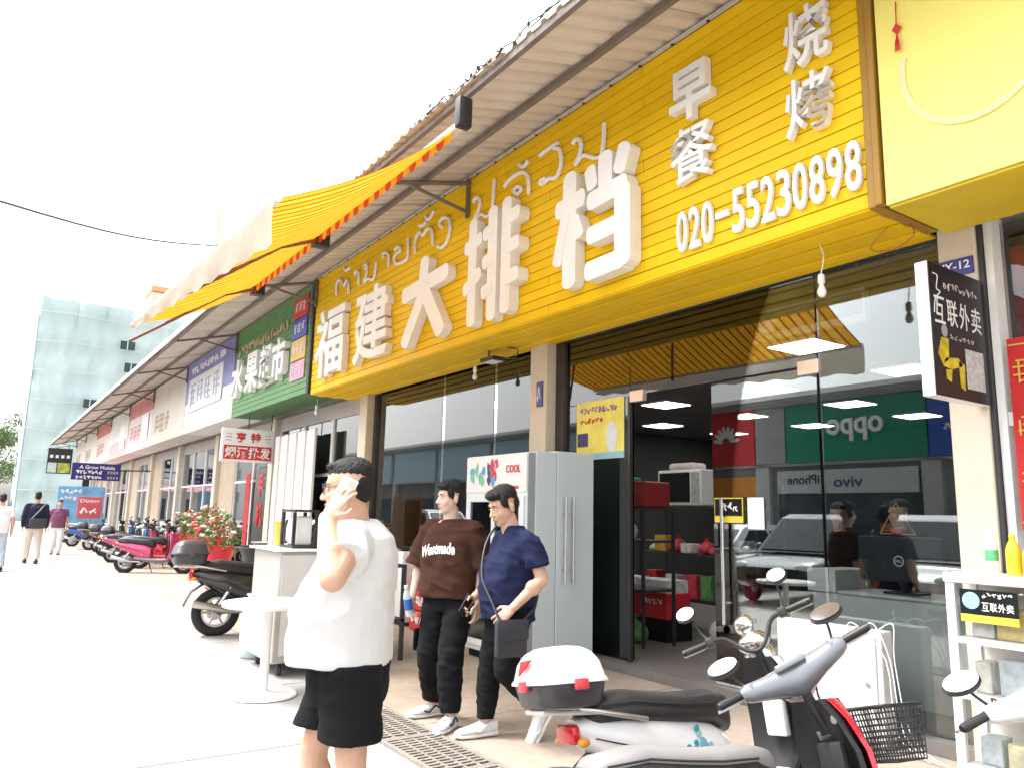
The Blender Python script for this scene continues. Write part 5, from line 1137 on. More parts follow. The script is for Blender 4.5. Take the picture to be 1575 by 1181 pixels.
# big black tub on the dark scooter's far side
t = thing('plastic_tub', 'large black plastic tub standing behind the dark scooter', 'tub', (-10.3, 3.4, 0.0))
MB().lathe([(0.24, 0.55), (0.36, 0.9), (0.39, 0.905), (0.385, 0.92), (0.35, 0.915), (0.23, 0.57)], (-10.9, 3.35, 0.1), 28).build('tub_wall', black_plastic, t, 40)
MB().box(-11.15, -10.65, 3.15, 3.55, 0.012, 0.648).build('stand', dk, t)
item('white_bowl', 'white bowl resting on the rim of the black tub', 'bowl', MB().lathe([(0.05, 0), (0.12, 0.06), (0.125, 0.065), (0.1, 0.055), (0.04, 0.015)], (-10.75, 3.2, 1.021), 18), white_paint, 40)
# ================================================================== PEOPLE
def remesh(mb, voxel, smooth=4, fac=0.5, wr=None):
    me = mb.mesh('tmp'); o = bpy.data.objects.new('tmp', me); COL.objects.link(o)
    m = o.modifiers.new('r', 'REMESH'); m.mode = 'VOXEL'; m.voxel_size = voxel
    if smooth:
        s = o.modifiers.new('s', 'SMOOTH'); s.factor = fac; s.iterations = smooth
    dg = bpy.context.evaluated_depsgraph_get(); res = bpy.data.meshes.new_from_object(o.evaluated_get(dg))
    bpy.data.objects.remove(o); bpy.data.meshes.remove(me)
    if wr:
        amp, fr, seed = wr; n = len(res.vertices)
        nor = [v.normal.copy() for v in res.vertices]
        for i, v in enumerate(res.vertices):
            p = v.co; q = Vector((p.x * fr * 0.9 + seed, p.y * fr * 0.9 + 0.5 * p.z * fr, p.z * fr * 1.25))
            d = noise.noise(q) + 0.5 * noise.noise(q * 2.3)
            d = 0.25 - abs(d) * 1.3
            v.co = p + nor[i] * (amp * d)
    for p in res.polygons: p.use_smooth = True
    return res
def mesh_part(name, me, mat, parent):
    me.name = name; me.materials.clear(); me.materials.append(mat)
    return link_mesh(name, me, parent)
def limb(mb, pts, rs):
    for i in range(len(pts) - 1): mb.caps(pts[i], pts[i + 1], rs[i], rs[i + 1])
def hand(mb, wrist, d, n, side, curl=35, sc=1.0, spread=0.1):
    # d = direction of the hand, n = back-of-hand normal, side = towards the thumb
    d = Vector(d).normalized(); n = Vector(n); n = (n - d * n.dot(d)).normalized(); sd_ = d.cross(n).normalized()
    if sd_.dot(Vector(side)) < 0: sd_ = -sd_
    wv = Vector(wrist)
    mb.loft([ellipse(wv - d * 0.01, sd_, n, 0.026 * sc, 0.02 * sc, 12), ellipse(wv + d * 0.03 * sc, sd_, n, 0.036 * sc, 0.018 * sc, 12), ellipse(wv + d * 0.08 * sc, sd_, n, 0.041 * sc, 0.015 * sc, 12), ellipse(wv + d * 0.098 * sc, sd_, n, 0.038 * sc, 0.011 * sc, 12)])
    for i, (off, ln) in enumerate(((0.030, 0.074), (0.010, 0.083), (-0.011, 0.077), (-0.030, 0.06))):
        p = wv + d * 0.09 * sc + sd_ * off * sc; a = curl * (0.8 + 0.1 * i); dd = (d + sd_ * spread * (1.5 - i)).normalized(); ax = dd.cross(n).normalized(); r = 0.0095 * sc
        for k, f in enumerate((0.45, 0.3, 0.25)):
            rot = Matrix.Rotation(R(-a * (0.6 + 0.4 * k)), 3, ax); cand = rot @ dd
            if cand.dot(n) > dd.dot(n): cand = Matrix.Rotation(R(a * (0.6 + 0.4 * k)), 3, ax) @ dd
            dd = cand.normalized(); q = p + dd * ln * f * sc; mb.caps(p, q, r, r * 0.9, 10); p = q; r *= 0.9
    p = wv + d * 0.025 * sc + sd_ * 0.03 * sc; q = p + (d * 0.6 + sd_ * 0.75 - n * 0.25).normalized() * 0.042 * sc; z = q + (d * 0.95 + sd_ * 0.1 - n * 0.25).normalized() * 0.032 * sc
    mb.caps(p, q, 0.014 * sc, 0.011 * sc, 10); mb.caps(q, z, 0.011 * sc, 0.009 * sc, 10)
def head_mb(c, rot, k=1.0, fat=1.0):
    mb = MB(); c = Vector(c)
    E_ = lambda p, r: mb.ell(Vector(p) * k, tuple(x * k for x in r), 20, 14)
    E_((-0.012, 0, 0.035), (0.096, 0.076 * fat, 0.088)); E_((0.018, 0, -0.03), (0.074, 0.064 * fat, 0.085)); E_((0.03, 0, -0.078), (0.052, 0.05 * fat, 0.036)); E_((0.064, 0, -0.095), (0.02, 0.022, 0.018))
    mb.caps(Vector((0.084, 0, 0.012)) * k, Vector((0.106, 0, -0.026)) * k, 0.008 * k, 0.0125 * k, 10); E_((0.098, 0.012, -0.03), (0.009, 0.008, 0.007)); E_((0.098, -0.012, -0.03), (0.009, 0.008, 0.007))
    E_((0.078, 0, 0.03), (0.012, 0.052, 0.012)); E_((0.088, 0, -0.056), (0.0095, 0.024, 0.0065)); E_((0.086, 0, -0.068), (0.0095, 0.02, 0.007))
    for s in (-1, 1):
        E_((0.055, 0.036 * s, -0.028), (0.03, 0.025 * fat, 0.03)); E_((-0.012, 0.078 * fat * s, -0.012), (0.017, 0.009, 0.03)); E_((-0.018, 0.084 * fat * s, 0.002), (0.012, 0.006, 0.018))
    mb.xf(Matrix.Translation(c) @ rot.to_4x4()); return mb
def hair_mb(c, rot, k=1.0, style=0, fat=1.0):
    mb = MB(); c = Vector(c); E_ = lambda p, r: mb.ell(Vector(p) * k, tuple(x * k for x in r), 20, 14)
    if style == 0:      # short, fuller on top, fringe
        E_((-0.02, 0, 0.062), (0.099, 0.079 * fat, 0.078)); E_((-0.05, 0, 0.012), (0.066, 0.074 * fat, 0.075)); E_((0.045, 0, 0.094), (0.052, 0.062, 0.032)); E_((-0.045, 0, -0.025), (0.054, 0.056 * fat, 0.04))
        for s in (-1, 1): E_((0.02, 0.066 * fat * s, 0.04), (0.03, 0.015, 0.04)); E_((0.012, 0.07 * fat * s, 0.012), (0.011, 0.008, 0.022))
    else:               # cropped, faded sides
        E_((-0.018, 0, 0.07), (0.096, 0.074 * fat, 0.068)); E_((-0.045, 0, 0.022), (0.066, 0.071 * fat, 0.07)); E_((-0.048, 0, -0.02), (0.052, 0.052 * fat, 0.045)); E_((0.04, 0, 0.1), (0.046, 0.054, 0.02))
    mb.xf(Matrix.Translation(c) @ rot.to_4x4()); return mb
def tufts(me, c, rot, n, seed, ln=0.013):
    # short hair blades over the cap so the outline is not a smooth shell
    rn = random.Random(seed); vs = [v.co.copy() for v in me.vertices]; nr = [v.normal.copy() for v in me.vertices]; fs = [tuple(p.vertices) for p in me.polygons]; inv = rot.transposed(); N = len(vs)
    for k in range(n):
        i = rn.randrange(N); loc = inv @ (vs[i] - Vector(c)); fl = Vector((0.5 if loc.z > 0.07 else -0.15, rn.uniform(-0.3, 0.3), -0.55 if loc.z < 0.08 else 0.05)); d = (nr[i] * 0.75 + (rot @ fl) * 0.8 + Vector((rn.uniform(-0.3, 0.3), rn.uniform(-0.3, 0.3), rn.uniform(-0.3, 0.3)))).normalized() * ln * rn.uniform(0.5, 1.2)
        s_ = d.cross(nr[i] + Vector((0.01, 0.02, 0.3))).normalized() * 0.0017; b = len(vs); p0 = vs[i] - nr[i] * 0.002; vs += [p0 - s_, p0 + s_, p0 + d]; fs.append((b, b + 1, b + 2))
    m2 = bpy.data.meshes.new('hair'); m2.from_pydata([tuple(v) for v in vs], [], fs)
    for p in m2.polygons: p.use_smooth = True
    return m2
skin_m = M('skin', (0.56, 0.34, 0.24), 0.5, var=0.08, scale=12, bump=0.03, bscale=250)
skin_p = M('skin_pale', (0.62, 0.42, 0.33), 0.5, var=0.07, scale=12, bump=0.03, bscale=250)
hair_m = M('hair_black', (0.005, 0.0045, 0.005), 0.5, var=0.4, scale=60, bump=0.6, bscale=180)
lip_m = M('lips', (0.42, 0.16, 0.13), 0.45); eye_m = M('eye_dark', (0.03, 0.02, 0.018), 0.2); eyew_m = M('eye_white', (0.6, 0.55, 0.52), 0.3); brow_m = M('brow', (0.03, 0.022, 0.02), 0.8)
def face(t, c, rot, k=1.0):
    Mx = Matrix.Translation(Vector(c)) @ rot.to_4x4()
    for s in (-1, 1):
        MB().ell(Vector((0.0815, 0.031 * s, 0.008)) * k, (0.008 * k, 0.0145 * k, 0.0052 * k), 14, 8).xf(Mx).build('eye', eyew_m, t, 60)
        MB().ell(Vector((0.0855, 0.031 * s, 0.0085)) * k, (0.0055 * k, 0.0075 * k, 0.0052 * k), 12, 8).xf(Mx).build('iris', eye_m, t, 60)
        MB().tube(spline([tuple(Vector(p) * k) for p in ((0.0895, 0.014 * s, 0.029), (0.0885, 0.03 * s, 0.034), (0.076, 0.047 * s, 0.03))]), 0.0035 * k, 6).xf(Mx).build('eyebrow', brow_m, t, 60)
    MB().ell(Vector((0.093, 0, -0.0565)) * k, (0.0065 * k, 0.021 * k, 0.0048 * k)).ell(Vector((0.0915, 0, -0.067)) * k, (0.0065 * k, 0.018 * k, 0.0055 * k)).xf(Mx).build('lips', lip_m, t, 60)
def hsec(z, cx, rx, ry, cy=0, pw=2.4, n=28): return ellipse((cx, cy, z), (1, 0, 0), (0, 1, 0), rx, ry, n, pw)
def legs_mb(L, rs, flat=False):
    mb = MB()
    for leg in L: limb(mb, leg, rs)
    return mb
def shoe(t, heel, toe_dir, up=0.0, main=None, sole=None, trim=None, s=1.0, pitch=0.0):
    # heel: ground point under the ankle; toe_dir: heading in degrees in the person's own frame; pitch lifts the heel
    Mx = Matrix.Translation(Vector(heel) + Vector((0, 0, up))) @ Matrix.Rotation(R(toe_dir), 4, 'Z') @ Matrix.Rotation(R(pitch), 4, 'Y') @ Matrix.Scale(s, 4)
    def sec(x, hw, z0, z1, n=14): return [Vector((x, p.x, p.z)) for p in ellipse((0, 0, (z0 + z1) / 2), (1, 0, 0), (0, 0, 1), hw, (z1 - z0) / 2, n, 2.6)]
    so = MB().loft([sec(-0.085, 0.026, 0.0, 0.03), sec(-0.07, 0.036, 0, 0.032), sec(0.0, 0.037, 0.0, 0.03), sec(0.1, 0.047, 0, 0.028), sec(0.17, 0.043, 0.003, 0.03), sec(0.2, 0.024, 0.01, 0.03)]).xf(Mx).build('shoe_sole', sole, t, 50)
    MB().loft([sec(-0.08, 0.026, 0.026, 0.095), sec(-0.06, 0.035, 0.024, 0.105), sec(-0.01, 0.037, 0.024, 0.10), sec(0.04, 0.038, 0.024, 0.085), sec(0.1, 0.043, 0.024, 0.065), sec(0.16, 0.04, 0.024, 0.052), sec(0.193, 0.022, 0.024, 0.042)]).xf(Mx).build('shoe', main, t, 60)
    for x, z in ((0.03, 0.088), (0.055, 0.08), (0.08, 0.072)): MB().tube([(x, -0.022, z - 0.008), (x + 0.005, 0, z), (x, 0.022, z - 0.008)], 0.004, 5).xf(Mx).build('lace', trim or main, t)
    for s_ in (-1, 1): MB().tube(spline([(-0.05, 0.035 * s_, 0.04), (0.0, 0.041 * s_, 0.075), (0.05, 0.043 * s_, 0.04), (0.09, 0.046 * s_, 0.05)]), 0.006, 5).xf(Mx).build('shoe_stripe', trim or main, t)
def rotm(yaw=0, pitch=0, roll=0): return (Matrix.Rotation(R(yaw), 3, 'Z') @ Matrix.Rotation(R(pitch), 3, 'Y') @ Matrix.Rotation(R(roll), 3, 'X'))
def place(o, x, y, dx, dy): o.location = (x, y, 0); o.rotation_euler = (0, 0, math.atan2(dy, dx))

# ---- man in white T-shirt on the phone (faces +X in his own frame)
P1 = thing('person', 'man in loose white T-shirt and black shorts holding a phone to his ear', 'person')
hr = rotm(4, 6, 0); hc = Vector((0.05, 0.0, 1.605))
elb, wri = Vector((0.03, 0.375, 1.245)), Vector((0.10, 0.195, 1.475))
b = head_mb(hc, hr, 1.07, 1.1)
b.caps((0.0, 0, 1.38), (0.03, 0, 1.53), 0.075, 0.068); b.ell((-0.02, 0, 1.38), (0.1, 0.19, 0.09)); b.ell((0, 0, 1.1), (0.16, 0.17, 0.3)); b.ell((0, 0, 0.9), (0.14, 0.17, 0.15))
limb(b, [(-0.01, 0.2, 1.385), elb, elb.lerp(wri, 0.35), wri], [0.064, 0.054, 0.055, 0.036]); b.ell(elb.lerp(wri, 0.3), (0.054, 0.05, 0.075)); limb(b, [(-0.01, -0.2, 1.385), (-0.05, -0.27, 1.1), (0.06, -0.28, 0.86)], [0.062, 0.052, 0.033])
hand(b, wri, Vector((-0.055, -0.05, 0.11)), (0.3, 0.9, 0.25), (-0.6, 0, 0.5), 14, 1.02, 0.12); hand(b, (0.06, -0.28, 0.86), (0.15, 0, -1), (0, -1, 0), (1, 0, 0), 30)
LL = [(-0.02, 0.115, 0.88), (-0.05, 0.13, 0.48), (-0.13, 0.13, 0.09)]; RL = [(0.02, -0.115, 0.88), (0.15, -0.13, 0.48), (0.14, -0.13, 0.09)]
limb(b, LL, [0.095, 0.062, 0.042]); limb(b, RL, [0.095, 0.062, 0.042])
for q, (kx, ax) in ((0.13, (-0.05, -0.13)), (-0.13, (0.15, 0.14))): b.ell(((kx + ax) / 2 - 0.025, q, 0.33), (0.058, 0.055, 0.12)); b.caps((ax, q, 0.07), (ax + 0.12, q, 0.035), 0.04, 0.03)
body = mesh_part('body', remesh(b, 0.0055, 3), skin_m, P1)
face(body, hc, hr, 1.07)
sh = MB().loft([hsec(0.87, 0.04, 0.225, 0.24), hsec(0.885, 0.04, 0.228, 0.242), hsec(0.98, 0.042, 0.228, 0.244), hsec(1.1, 0.04, 0.222, 0.25), hsec(1.2, 0.015, 0.2, 0.245), hsec(1.32, -0.015, 0.172, 0.235), hsec(1.40, -0.02, 0.145, 0.205), hsec(1.445, -0.015, 0.105, 0.14), hsec(1.475, -0.005, 0.08, 0.092)])
sh.caps((-0.02, 0.12, 1.395), (-0.005, 0.22, 1.375), 0.07, 0.085); sh.cyl((-0.02, 0.16, 1.39), (-0.015, 0.295, 1.31), 0.085, 0.09, 20); sh.caps((-0.02, -0.12, 1.395), (-0.02, -0.22, 1.36), 0.07, 0.085); sh.cyl((-0.01, -0.2, 1.37), (-0.05, -0.28, 1.12), 0.085, 0.1, 20)
mesh_part('shirt', remesh(sh, 0.009, 4, 0.5, (0.016, 4.5, 3)), M('tshirt_white', (0.6, 0.6, 0.6), 0.9, var=0.02), P1)
st = MB().loft([hsec(0.72, 0.0, 0.17, 0.2), hsec(0.86, 0.0, 0.18, 0.21), hsec(0.98, 0.0, 0.17, 0.195)])
for (h, k_, s) in ((LL[0], LL[1], 1), (RL[0], RL[1], -1)):
    h, k_ = Vector(h), Vector(k_); d = (k_ - h); e = h + d * 1.13; st.loft([ellipse(h + d * f, (1, 0, 0), (0, 1, 0), rr, rr * 0.95, 22) for f, rr in ((-0.02, 0.14), (0.3, 0.135), (0.5, 0.13), (0.74, 0.135))])
mesh_part('shorts', remesh(st, 0.009, 4, 0.5, (0.009, 6, 9)), M('shorts_black', (0.007, 0.007, 0.0085), 0.9, var=0.2, spec=0.2), P1)
mesh_part('hair', tufts(remesh(hair_mb(hc, hr, 1.07, 1, 1.08), 0.005, 2, 0.5, (0.004, 60, 1)), hc, hr, 3500, 1, 0.008), hair_m, P1)
sw = M('shoe_white', (0.74, 0.74, 0.74), 0.5, var=0.05); sk = M('shoe_black', (0.02, 0.02, 0.022), 0.5)
shoe(P1, (-0.13, 0.13, 0), 0, 0, sk, sk, sw); shoe(P1, (0.14, -0.13, 0), 0, 0, sk, sk, sw)
gl = MB(); H4 = Matrix.Translation(hc) @ hr.to_4x4()
for s in (-1, 1):
    gl.torus((0.104, 0.034 * s, 0.01), 0.024, 0.0018, 'X', 20, 5); gl.tube([(0.102, 0.06 * s, 0.014), (0.0, 0.087 * s, 0.018), (-0.02, 0.088 * s, 0.005)], 0.0022, 5)
gl.tube([(0.106, -0.01, 0.014), (0.108, 0, 0.016), (0.106, 0.01, 0.014)], 0.002, 5)
gt = gl.xf(H4).build('glasses', black_metal, P1)
ph = Matrix.Translation(hc) @ hr.to_4x4() @ Matrix.Translation((0.012, 0.108, -0.02)) @ Matrix.Rotation(R(-32), 4, 'Y')
place(P1, -3.27, 1.40, -0.52, -0.85)
PH = thing('mobile_phone', 'white mobile phone held to the ear of the man in white', 'phone')
MB().bbox(-0.036, 0.036, -0.004, 0.004, -0.075, 0.075, 0.004).xf(ph).build('case', M('phone_white', (0.82, 0.8, 0.78), 0.25), PH, 40); MB().bbox(-0.03, 0.0, 0.0042, 0.006, 0.035, 0.068, 0.0008).xf(ph).build('camera_bump', M('phone_grey', (0.55, 0.52, 0.5), 0.3), PH)
PH.location = P1.location; PH.rotation_euler = P1.rotation_euler

# ---- man in brown T-shirt
P2 = thing('person', 'man in baggy brown T-shirt with white chest print carrying a water bottle', 'person')
hr = rotm(-34, 4, 0); hc = Vector((0.035, 0.0, 1.632))
b = head_mb(hc, hr, 1.02, 0.96)
b.caps((0.0, 0, 1.4), (0.02, 0, 1.56), 0.06, 0.056); b.ell((-0.01, 0, 1.4), (0.085, 0.17, 0.08)); b.ell((0, 0, 1.15), (0.1, 0.14, 0.28)); b.ell((0, 0, 0.95), (0.11, 0.15, 0.13))
RA = [Vector((-0.01, -0.185, 1.41)), Vector((0.0, -0.27, 1.12)), Vector((0.085, -0.27, 0.885))]; LA = [Vector((-0.01, 0.185, 1.41)), Vector((-0.04, 0.25, 1.13)), Vector((0.02, 0.26, 0.88))]
for A in (RA, LA): limb(b, A, [0.05, 0.04, 0.026]); b.ell(A[1].lerp(A[2], 0.3), (0.042, 0.042, 0.07))
hand(b, RA[2], (0.15, 0.05, -1), (0, -1, 0), (1, 0, 0), 48); hand(b, LA[2], (0.1, 0, -1), (0, 1, 0), (1, 0, 0), 30)
LL = [(0, 0.1, 0.9), (0.14, 0.11, 0.5), (0.13, 0.12, 0.09)]; RL = [(0, -0.1, 0.9), (0.05, -0.12, 0.5), (-0.12, -0.17, 0.09)]
limb(b, LL, [0.075, 0.05, 0.035]); limb(b, RL, [0.075, 0.05, 0.035])
for a, an in ((LL[2], 5), (RL[2], -32)): b.caps((a[0], a[1], 0.07), (a[0] + 0.11 * math.cos(R(an)), a[1] + 0.11 * math.sin(R(an)), 0.045), 0.032, 0.02)
body = mesh_part('body', remesh(b, 0.005, 3), skin_p, P2); face(body, hc, hr, 1.02)
sh = MB().loft([hsec(0.90, 0.0, 0.16, 0.225), hsec(0.915, 0.0, 0.165, 0.23), hsec(1.05, 0.0, 0.165, 0.235), hsec(1.2, 0.0, 0.16, 0.235), hsec(1.32, -0.005, 0.145, 0.225), hsec(1.40, -0.01, 0.12, 0.19), hsec(1.45, -0.005, 0.085, 0.115), hsec(1.475, 0.0, 0.068, 0.075)])
for A in (RA, LA):
    sh.caps(Vector((-0.01, A[0].y * 0.55, 1.42)), A[0] + Vector((0, 0, -0.01)), 0.06, 0.075); q = A[0].lerp(A[1], 0.95) + Vector((0, 0.02 * math.copysign(1, A[0].y), -0.02)); sh.cyl(A[0] + Vector((0, 0, 0.0)), q, 0.082, 0.105, 20)
brn = M('tshirt_brown', (0.05, 0.02, 0.013), 0.9, var=0.1, spec=0.2)
SH2 = mesh_part('shirt', remesh(sh, 0.008, 4, 0.5, (0.02, 5.0, 5)), brn, P2)
# chest print wrapped on the shirt front
vs, fs, x0, x1, y0, y1 = text_verts('Westmade', 0.012, 0.0)
me = SH2.data; from mathutils.bvhtree import BVHTree
def wrap_text(name, st, me, parent, yc, zc, wd, ht, mat, bold=0.01, arc=0.0, roll=0.0):
    vs, fs, x0, x1, y0, y1 = text_verts(st, bold, 0.0)
    bv = BVHTree.FromPolygons([v.co.copy() for v in me.vertices], [tuple(p.vertices) for p in me.polygons]); pts = []
    for v in vs:
        a = (v.x - (x0 + x1) / 2) / (x1 - x0) * wd; bb = (v.y - (y0 + y1) / 2) / (y1 - y0) * ht; bb += arc * (1 - (2 * a / wd) ** 2) + roll * a
        # a grows to the reader's right, which is the wearer's -Y... wearer's left is +Y seen on the reader's right
        hit = bv.ray_cast(Vector((1.0, yc + a, zc + bb)), Vector((-1, 0, 0)))
        pts.append((hit[0] if hit[0] else Vector((0.15, yc + a, zc + bb))) + Vector((0.005, 0, 0)))
    mb = MB(); mb.add(pts, fs); m = bpy.data.meshes.new(name); m.from_pydata([tuple(p) for p in mb.v], [], mb.f); m.materials.append(mat); return link_mesh(name, m, parent)
wrap_text('chest_print', 'Westmade', me, SH2, -0.03, 1.24, 0.30, 0.085, letter_white, 0.03, 0.02, 0.12)
tr = MB().loft([hsec(0.8, 0, 0.12, 0.17), hsec(0.9, 0, 0.125, 0.175), hsec(0.97, 0, 0.12, 0.165)])
for Lg in (LL, RL):
    p = [Vector(q) for q in Lg]; tr.loft([ellipse(c, (1, 0, 0), (0, 1, 0), r, r, 20) for c, r in ((p[0] + Vector((0, 0, 0.02)), 0.105), (p[0].lerp(p[1], 0.5), 0.105), (p[1], 0.098), (p[1].lerp(p[2], 0.5), 0.092), (p[1].lerp(p[2], 0.88), 0.075), (p[2] + Vector((0, 0, 0.03)), 0.062))])
blk_tr = M('trousers_black', (0.007, 0.007, 0.0085), 0.9, var=0.25, spec=0.2)
mesh_part('trousers', remesh(tr, 0.008, 4, 0.5, (0.014, 7.5, 2)), blk_tr, P2)
MB().bbox(-0.05, 0.07, -0.262, -0.235, 0.5, 0.66, 0.015).build('cargo_pocket', blk_tr, P2, 50)
mesh_part('hair', tufts(remesh(hair_mb(hc, hr, 1.02, 0, 0.97), 0.005, 2, 0.5, (0.004, 60, 4)), hc, hr, 3500, 2), hair_m, P2)
shoe(P2, (LL[2][0], LL[2][1], 0.013), 5, 0, sw, sw, sk, 1.08); shoe(P2, (RL[2][0], RL[2][1], 0.013), -32, 0, sw, sw, sk, 1.08)
place(P2, -5.17, 2.98, 0.5, -0.87)
WB = thing('water_bottle', 'clear water bottle with blue label in the hand of the man in brown', 'bottle')
c0 = RA[2] + Vector((0.065, 0.02, -0.085)); wm = Matrix.Translation(c0) @ Matrix.Rotation(R(18), 4, 'Y')
MB().lathe([(0.028, -0.04), (0.031, -0.03), (0.031, 0.1), (0.026, 0.13), (0.013, 0.16), (0.013, 0.17)], (0, 0, 0), 16).xf(wm).build('body', clear, WB, 40); MB().lathe([(0.0318, 0.01), (0.0322, 0.015), (0.0322, 0.09), (0.0318, 0.095)], (0, 0, 0), 16).xf(wm).build('label_band', M('label_blue', (0.03, 0.1, 0.4), 0.4, var=0.3, scale=30), WB, 40); MB().lathe([(0.0145, 0.171), (0.0145, 0.19), (0.01, 0.192)], (0, 0, 0), 14).xf(wm).build('cap', white_paint, WB, 40)
WB.location = P2.location; WB.rotation_euler = P2.rotation_euler

# ---- man in blue T-shirt with a shoulder bag
P3 = thing('person', 'man in navy blue T-shirt with black crossbody bag walking with phone in hand', 'person')
hr = rotm(6, 22, 0); hc = Vector((0.085, 0.0, 1.575))
b = head_mb(hc, hr, 1.1, 1.06)
b.caps((0.0, 0, 1.36), (0.05, 0, 1.5), 0.07, 0.063); b.ell((-0.01, 0, 1.34), (0.09, 0.15, 0.075)); b.ell((0.02, 0, 1.1), (0.13, 0.15, 0.28)); b.ell((0, 0, 0.9), (0.12, 0.16, 0.13))
LA = [Vector((-0.02, 0.2, 1.36)), Vector((-0.085, 0.28, 1.09)), Vector((0.115, 0.235, 0.90))]; RA = [Vector((-0.02, -0.2, 1.36)), Vector((-0.02, -0.27, 1.08)), Vector((0.2, -0.2, 0.93))]
for A in (RA, LA): limb(b, A, [0.046, 0.046, 0.029]); b.ell(A[1].lerp(A[2], 0.3), (0.06, 0.045, 0.055))
hand(b, LA[2], (0.75, -0.15, -0.62), (0.45, 0.75, 0.4), (0.2, -0.6, 0.6), 30, 1.02, 0.22); hand(b, RA[2], (0.7, 0.25, -0.6), (0.3, -0.8, 0.4), (0.4, 0.3, 0.8), 40)
LL = [(0, 0.1, 0.88), (0.1, 0.12, 0.49), (-0.21, 0.12, 0.20)]; RL = [(0, -0.1, 0.88), (0.1, -0.11, 0.49), (0.13, -0.11, 0.09)]
limb(b, LL, [0.085, 0.055, 0.038]); limb(b, RL, [0.085, 0.055, 0.038]); b.caps((0.13, -0.11, 0.07), (0.24, -0.11, 0.04), 0.036, 0.028); b.caps((-0.21, 0.12, 0.18), (-0.17, 0.12, 0.07), 0.036, 0.028)
body = mesh_part('body', remesh(b, 0.005, 3), skin_m, P3); face(body, hc, hr, 1.1)
sh = MB().loft([hsec(0.80, 0.02, 0.165, 0.2), hsec(0.815, 0.02, 0.17, 0.205), hsec(0.92, 0.03, 0.185, 0.21), hsec(1.04, 0.045, 0.195, 0.21), hsec(1.15, 0.035, 0.18, 0.21), hsec(1.26, 0.005, 0.15, 0.205), hsec(1.35, -0.012, 0.12, 0.18), hsec(1.41, -0.005, 0.09, 0.12), hsec(1.44, 0.01, 0.075, 0.085)])
for A in (RA, LA):
    sh.caps(Vector((-0.015, A[0].y * 0.55, 1.37)), A[0] + Vector((0, 0, -0.012)), 0.062, 0.07); sh.cyl(A[0], A[0].lerp(A[1], 0.72), 0.074, 0.086, 20)
nav = M('tshirt_navy', (0.012, 0.017, 0.052), 0.88, var=0.12, spec=0.2)
mesh_part('shirt', remesh(sh, 0.008, 4, 0.5, (0.022, 6, 14)), nav, P3)
tr = MB().loft([hsec(0.78, 0, 0.125, 0.17), hsec(0.9, 0, 0.13, 0.175), hsec(0.96, 0, 0.125, 0.165)])
for Lg in (LL, RL):
    p = [Vector(q) for q in Lg]; u = (p[2] - p[1]).normalized(); v2 = Vector((0, 1, 0)); u2 = v2.cross(u)
    tr.loft([ellipse(c, (1, 0, 0), (0, 1, 0), r, r, 20) for c, r in ((p[0] + Vector((0, 0, 0.02)), 0.112), (p[0].lerp(p[1], 0.5), 0.102), (p[1], 0.088))]); tr.caps(p[1], p[1] + Vector((0, 0, 0.001)), 0.086, 0.086)
    tr.loft([ellipse(c, u2, v2, r, r, 20) for c, r in ((p[1] - u * 0.02, 0.086), (p[1].lerp(p[2], 0.5), 0.08), (p[2] - u * 0.04, 0.062))])
mesh_part('trousers', remesh(tr, 0.008, 4, 0.5, (0.012, 7.5, 22)), blk_tr, P3)
mesh_part('hair', tufts(remesh(hair_mb(hc, hr, 1.1, 0, 1.03), 0.005, 2, 0.5, (0.004, 60, 8)), hc, hr, 3500, 3), hair_m, P3)
pale_blue = M('shoe_pale', (0.62, 0.67, 0.7), 0.5)
shoe(P3, (0.13, -0.11, 0.013), 0, 0, sw, sw, pale_blue, 1.12); shoe(P3, (-0.225, 0.12, 0.112), 0, 0, sw, sw, pale_blue, 1.12, 55)
place(P3, -4.60, 3.16, -0.12, -0.99)
BG = thing('shoulder_bag', 'small black leather crossbody bag at the hip of the man in blue', 'bag')
bm4 = Matrix.Translation((0.13, 0.25, 0.715)) @ Matrix.Rotation(R(-4), 4, 'Z')
MB().bbox(-0.11, 0.11, -0.035, 0.035, -0.125, 0.115, 0.016).xf(bm4).build('pouch', M('bag_leather', (0.02, 0.022, 0.032), 0.38, bump=0.08, bscale=200), BG, 50)
MB().bbox(-0.112, 0.112, 0.0355, 0.046, -0.01, 0.12, 0.005).xf(bm4).build('flap', MATS['bag_leather'], BG, 50)
MB().tube(spline([(0.21, 0.24, 0.82), (0.225, 0.13, 0.95), (0.235, 0.0, 1.1), (0.16, -0.1, 1.32), (0.03, -0.13, 1.455), (-0.1, -0.1, 1.36), (-0.15, 0.0, 1.16), (-0.15, 0.1, 1.0), (-0.07, 0.2, 0.9), (0.04, 0.245, 0.82)], 6), 0.009, 6).build('strap', MATS['bag_leather'], BG, 50)
BG.location = P3.location; BG.rotation_euler = P3.rotation_euler
PK = thing('dark_phone', 'black mobile phone held low by the man in blue', 'phone')
pm4 = Matrix.Translation(RA[2] + Vector((0.085, 0.055, -0.045))) @ Matrix.Rotation(R(25), 4, 'Z') @ Matrix.Rotation(R(-40), 4, 'Y')
MB().bbox(-0.036, 0.036, -0.004, 0.004, -0.075, 0.075, 0.004).xf(pm4).build('case', black_plastic, PK, 40); MB().box(-0.033, 0.033, 0.0042, 0.005, -0.07, 0.07).xf(pm4).build('screen', M('screen_dark', (0.02, 0.02, 0.025), 0.05), PK)
PK.location = P3.location; PK.rotation_euler = P3.rotation_euler

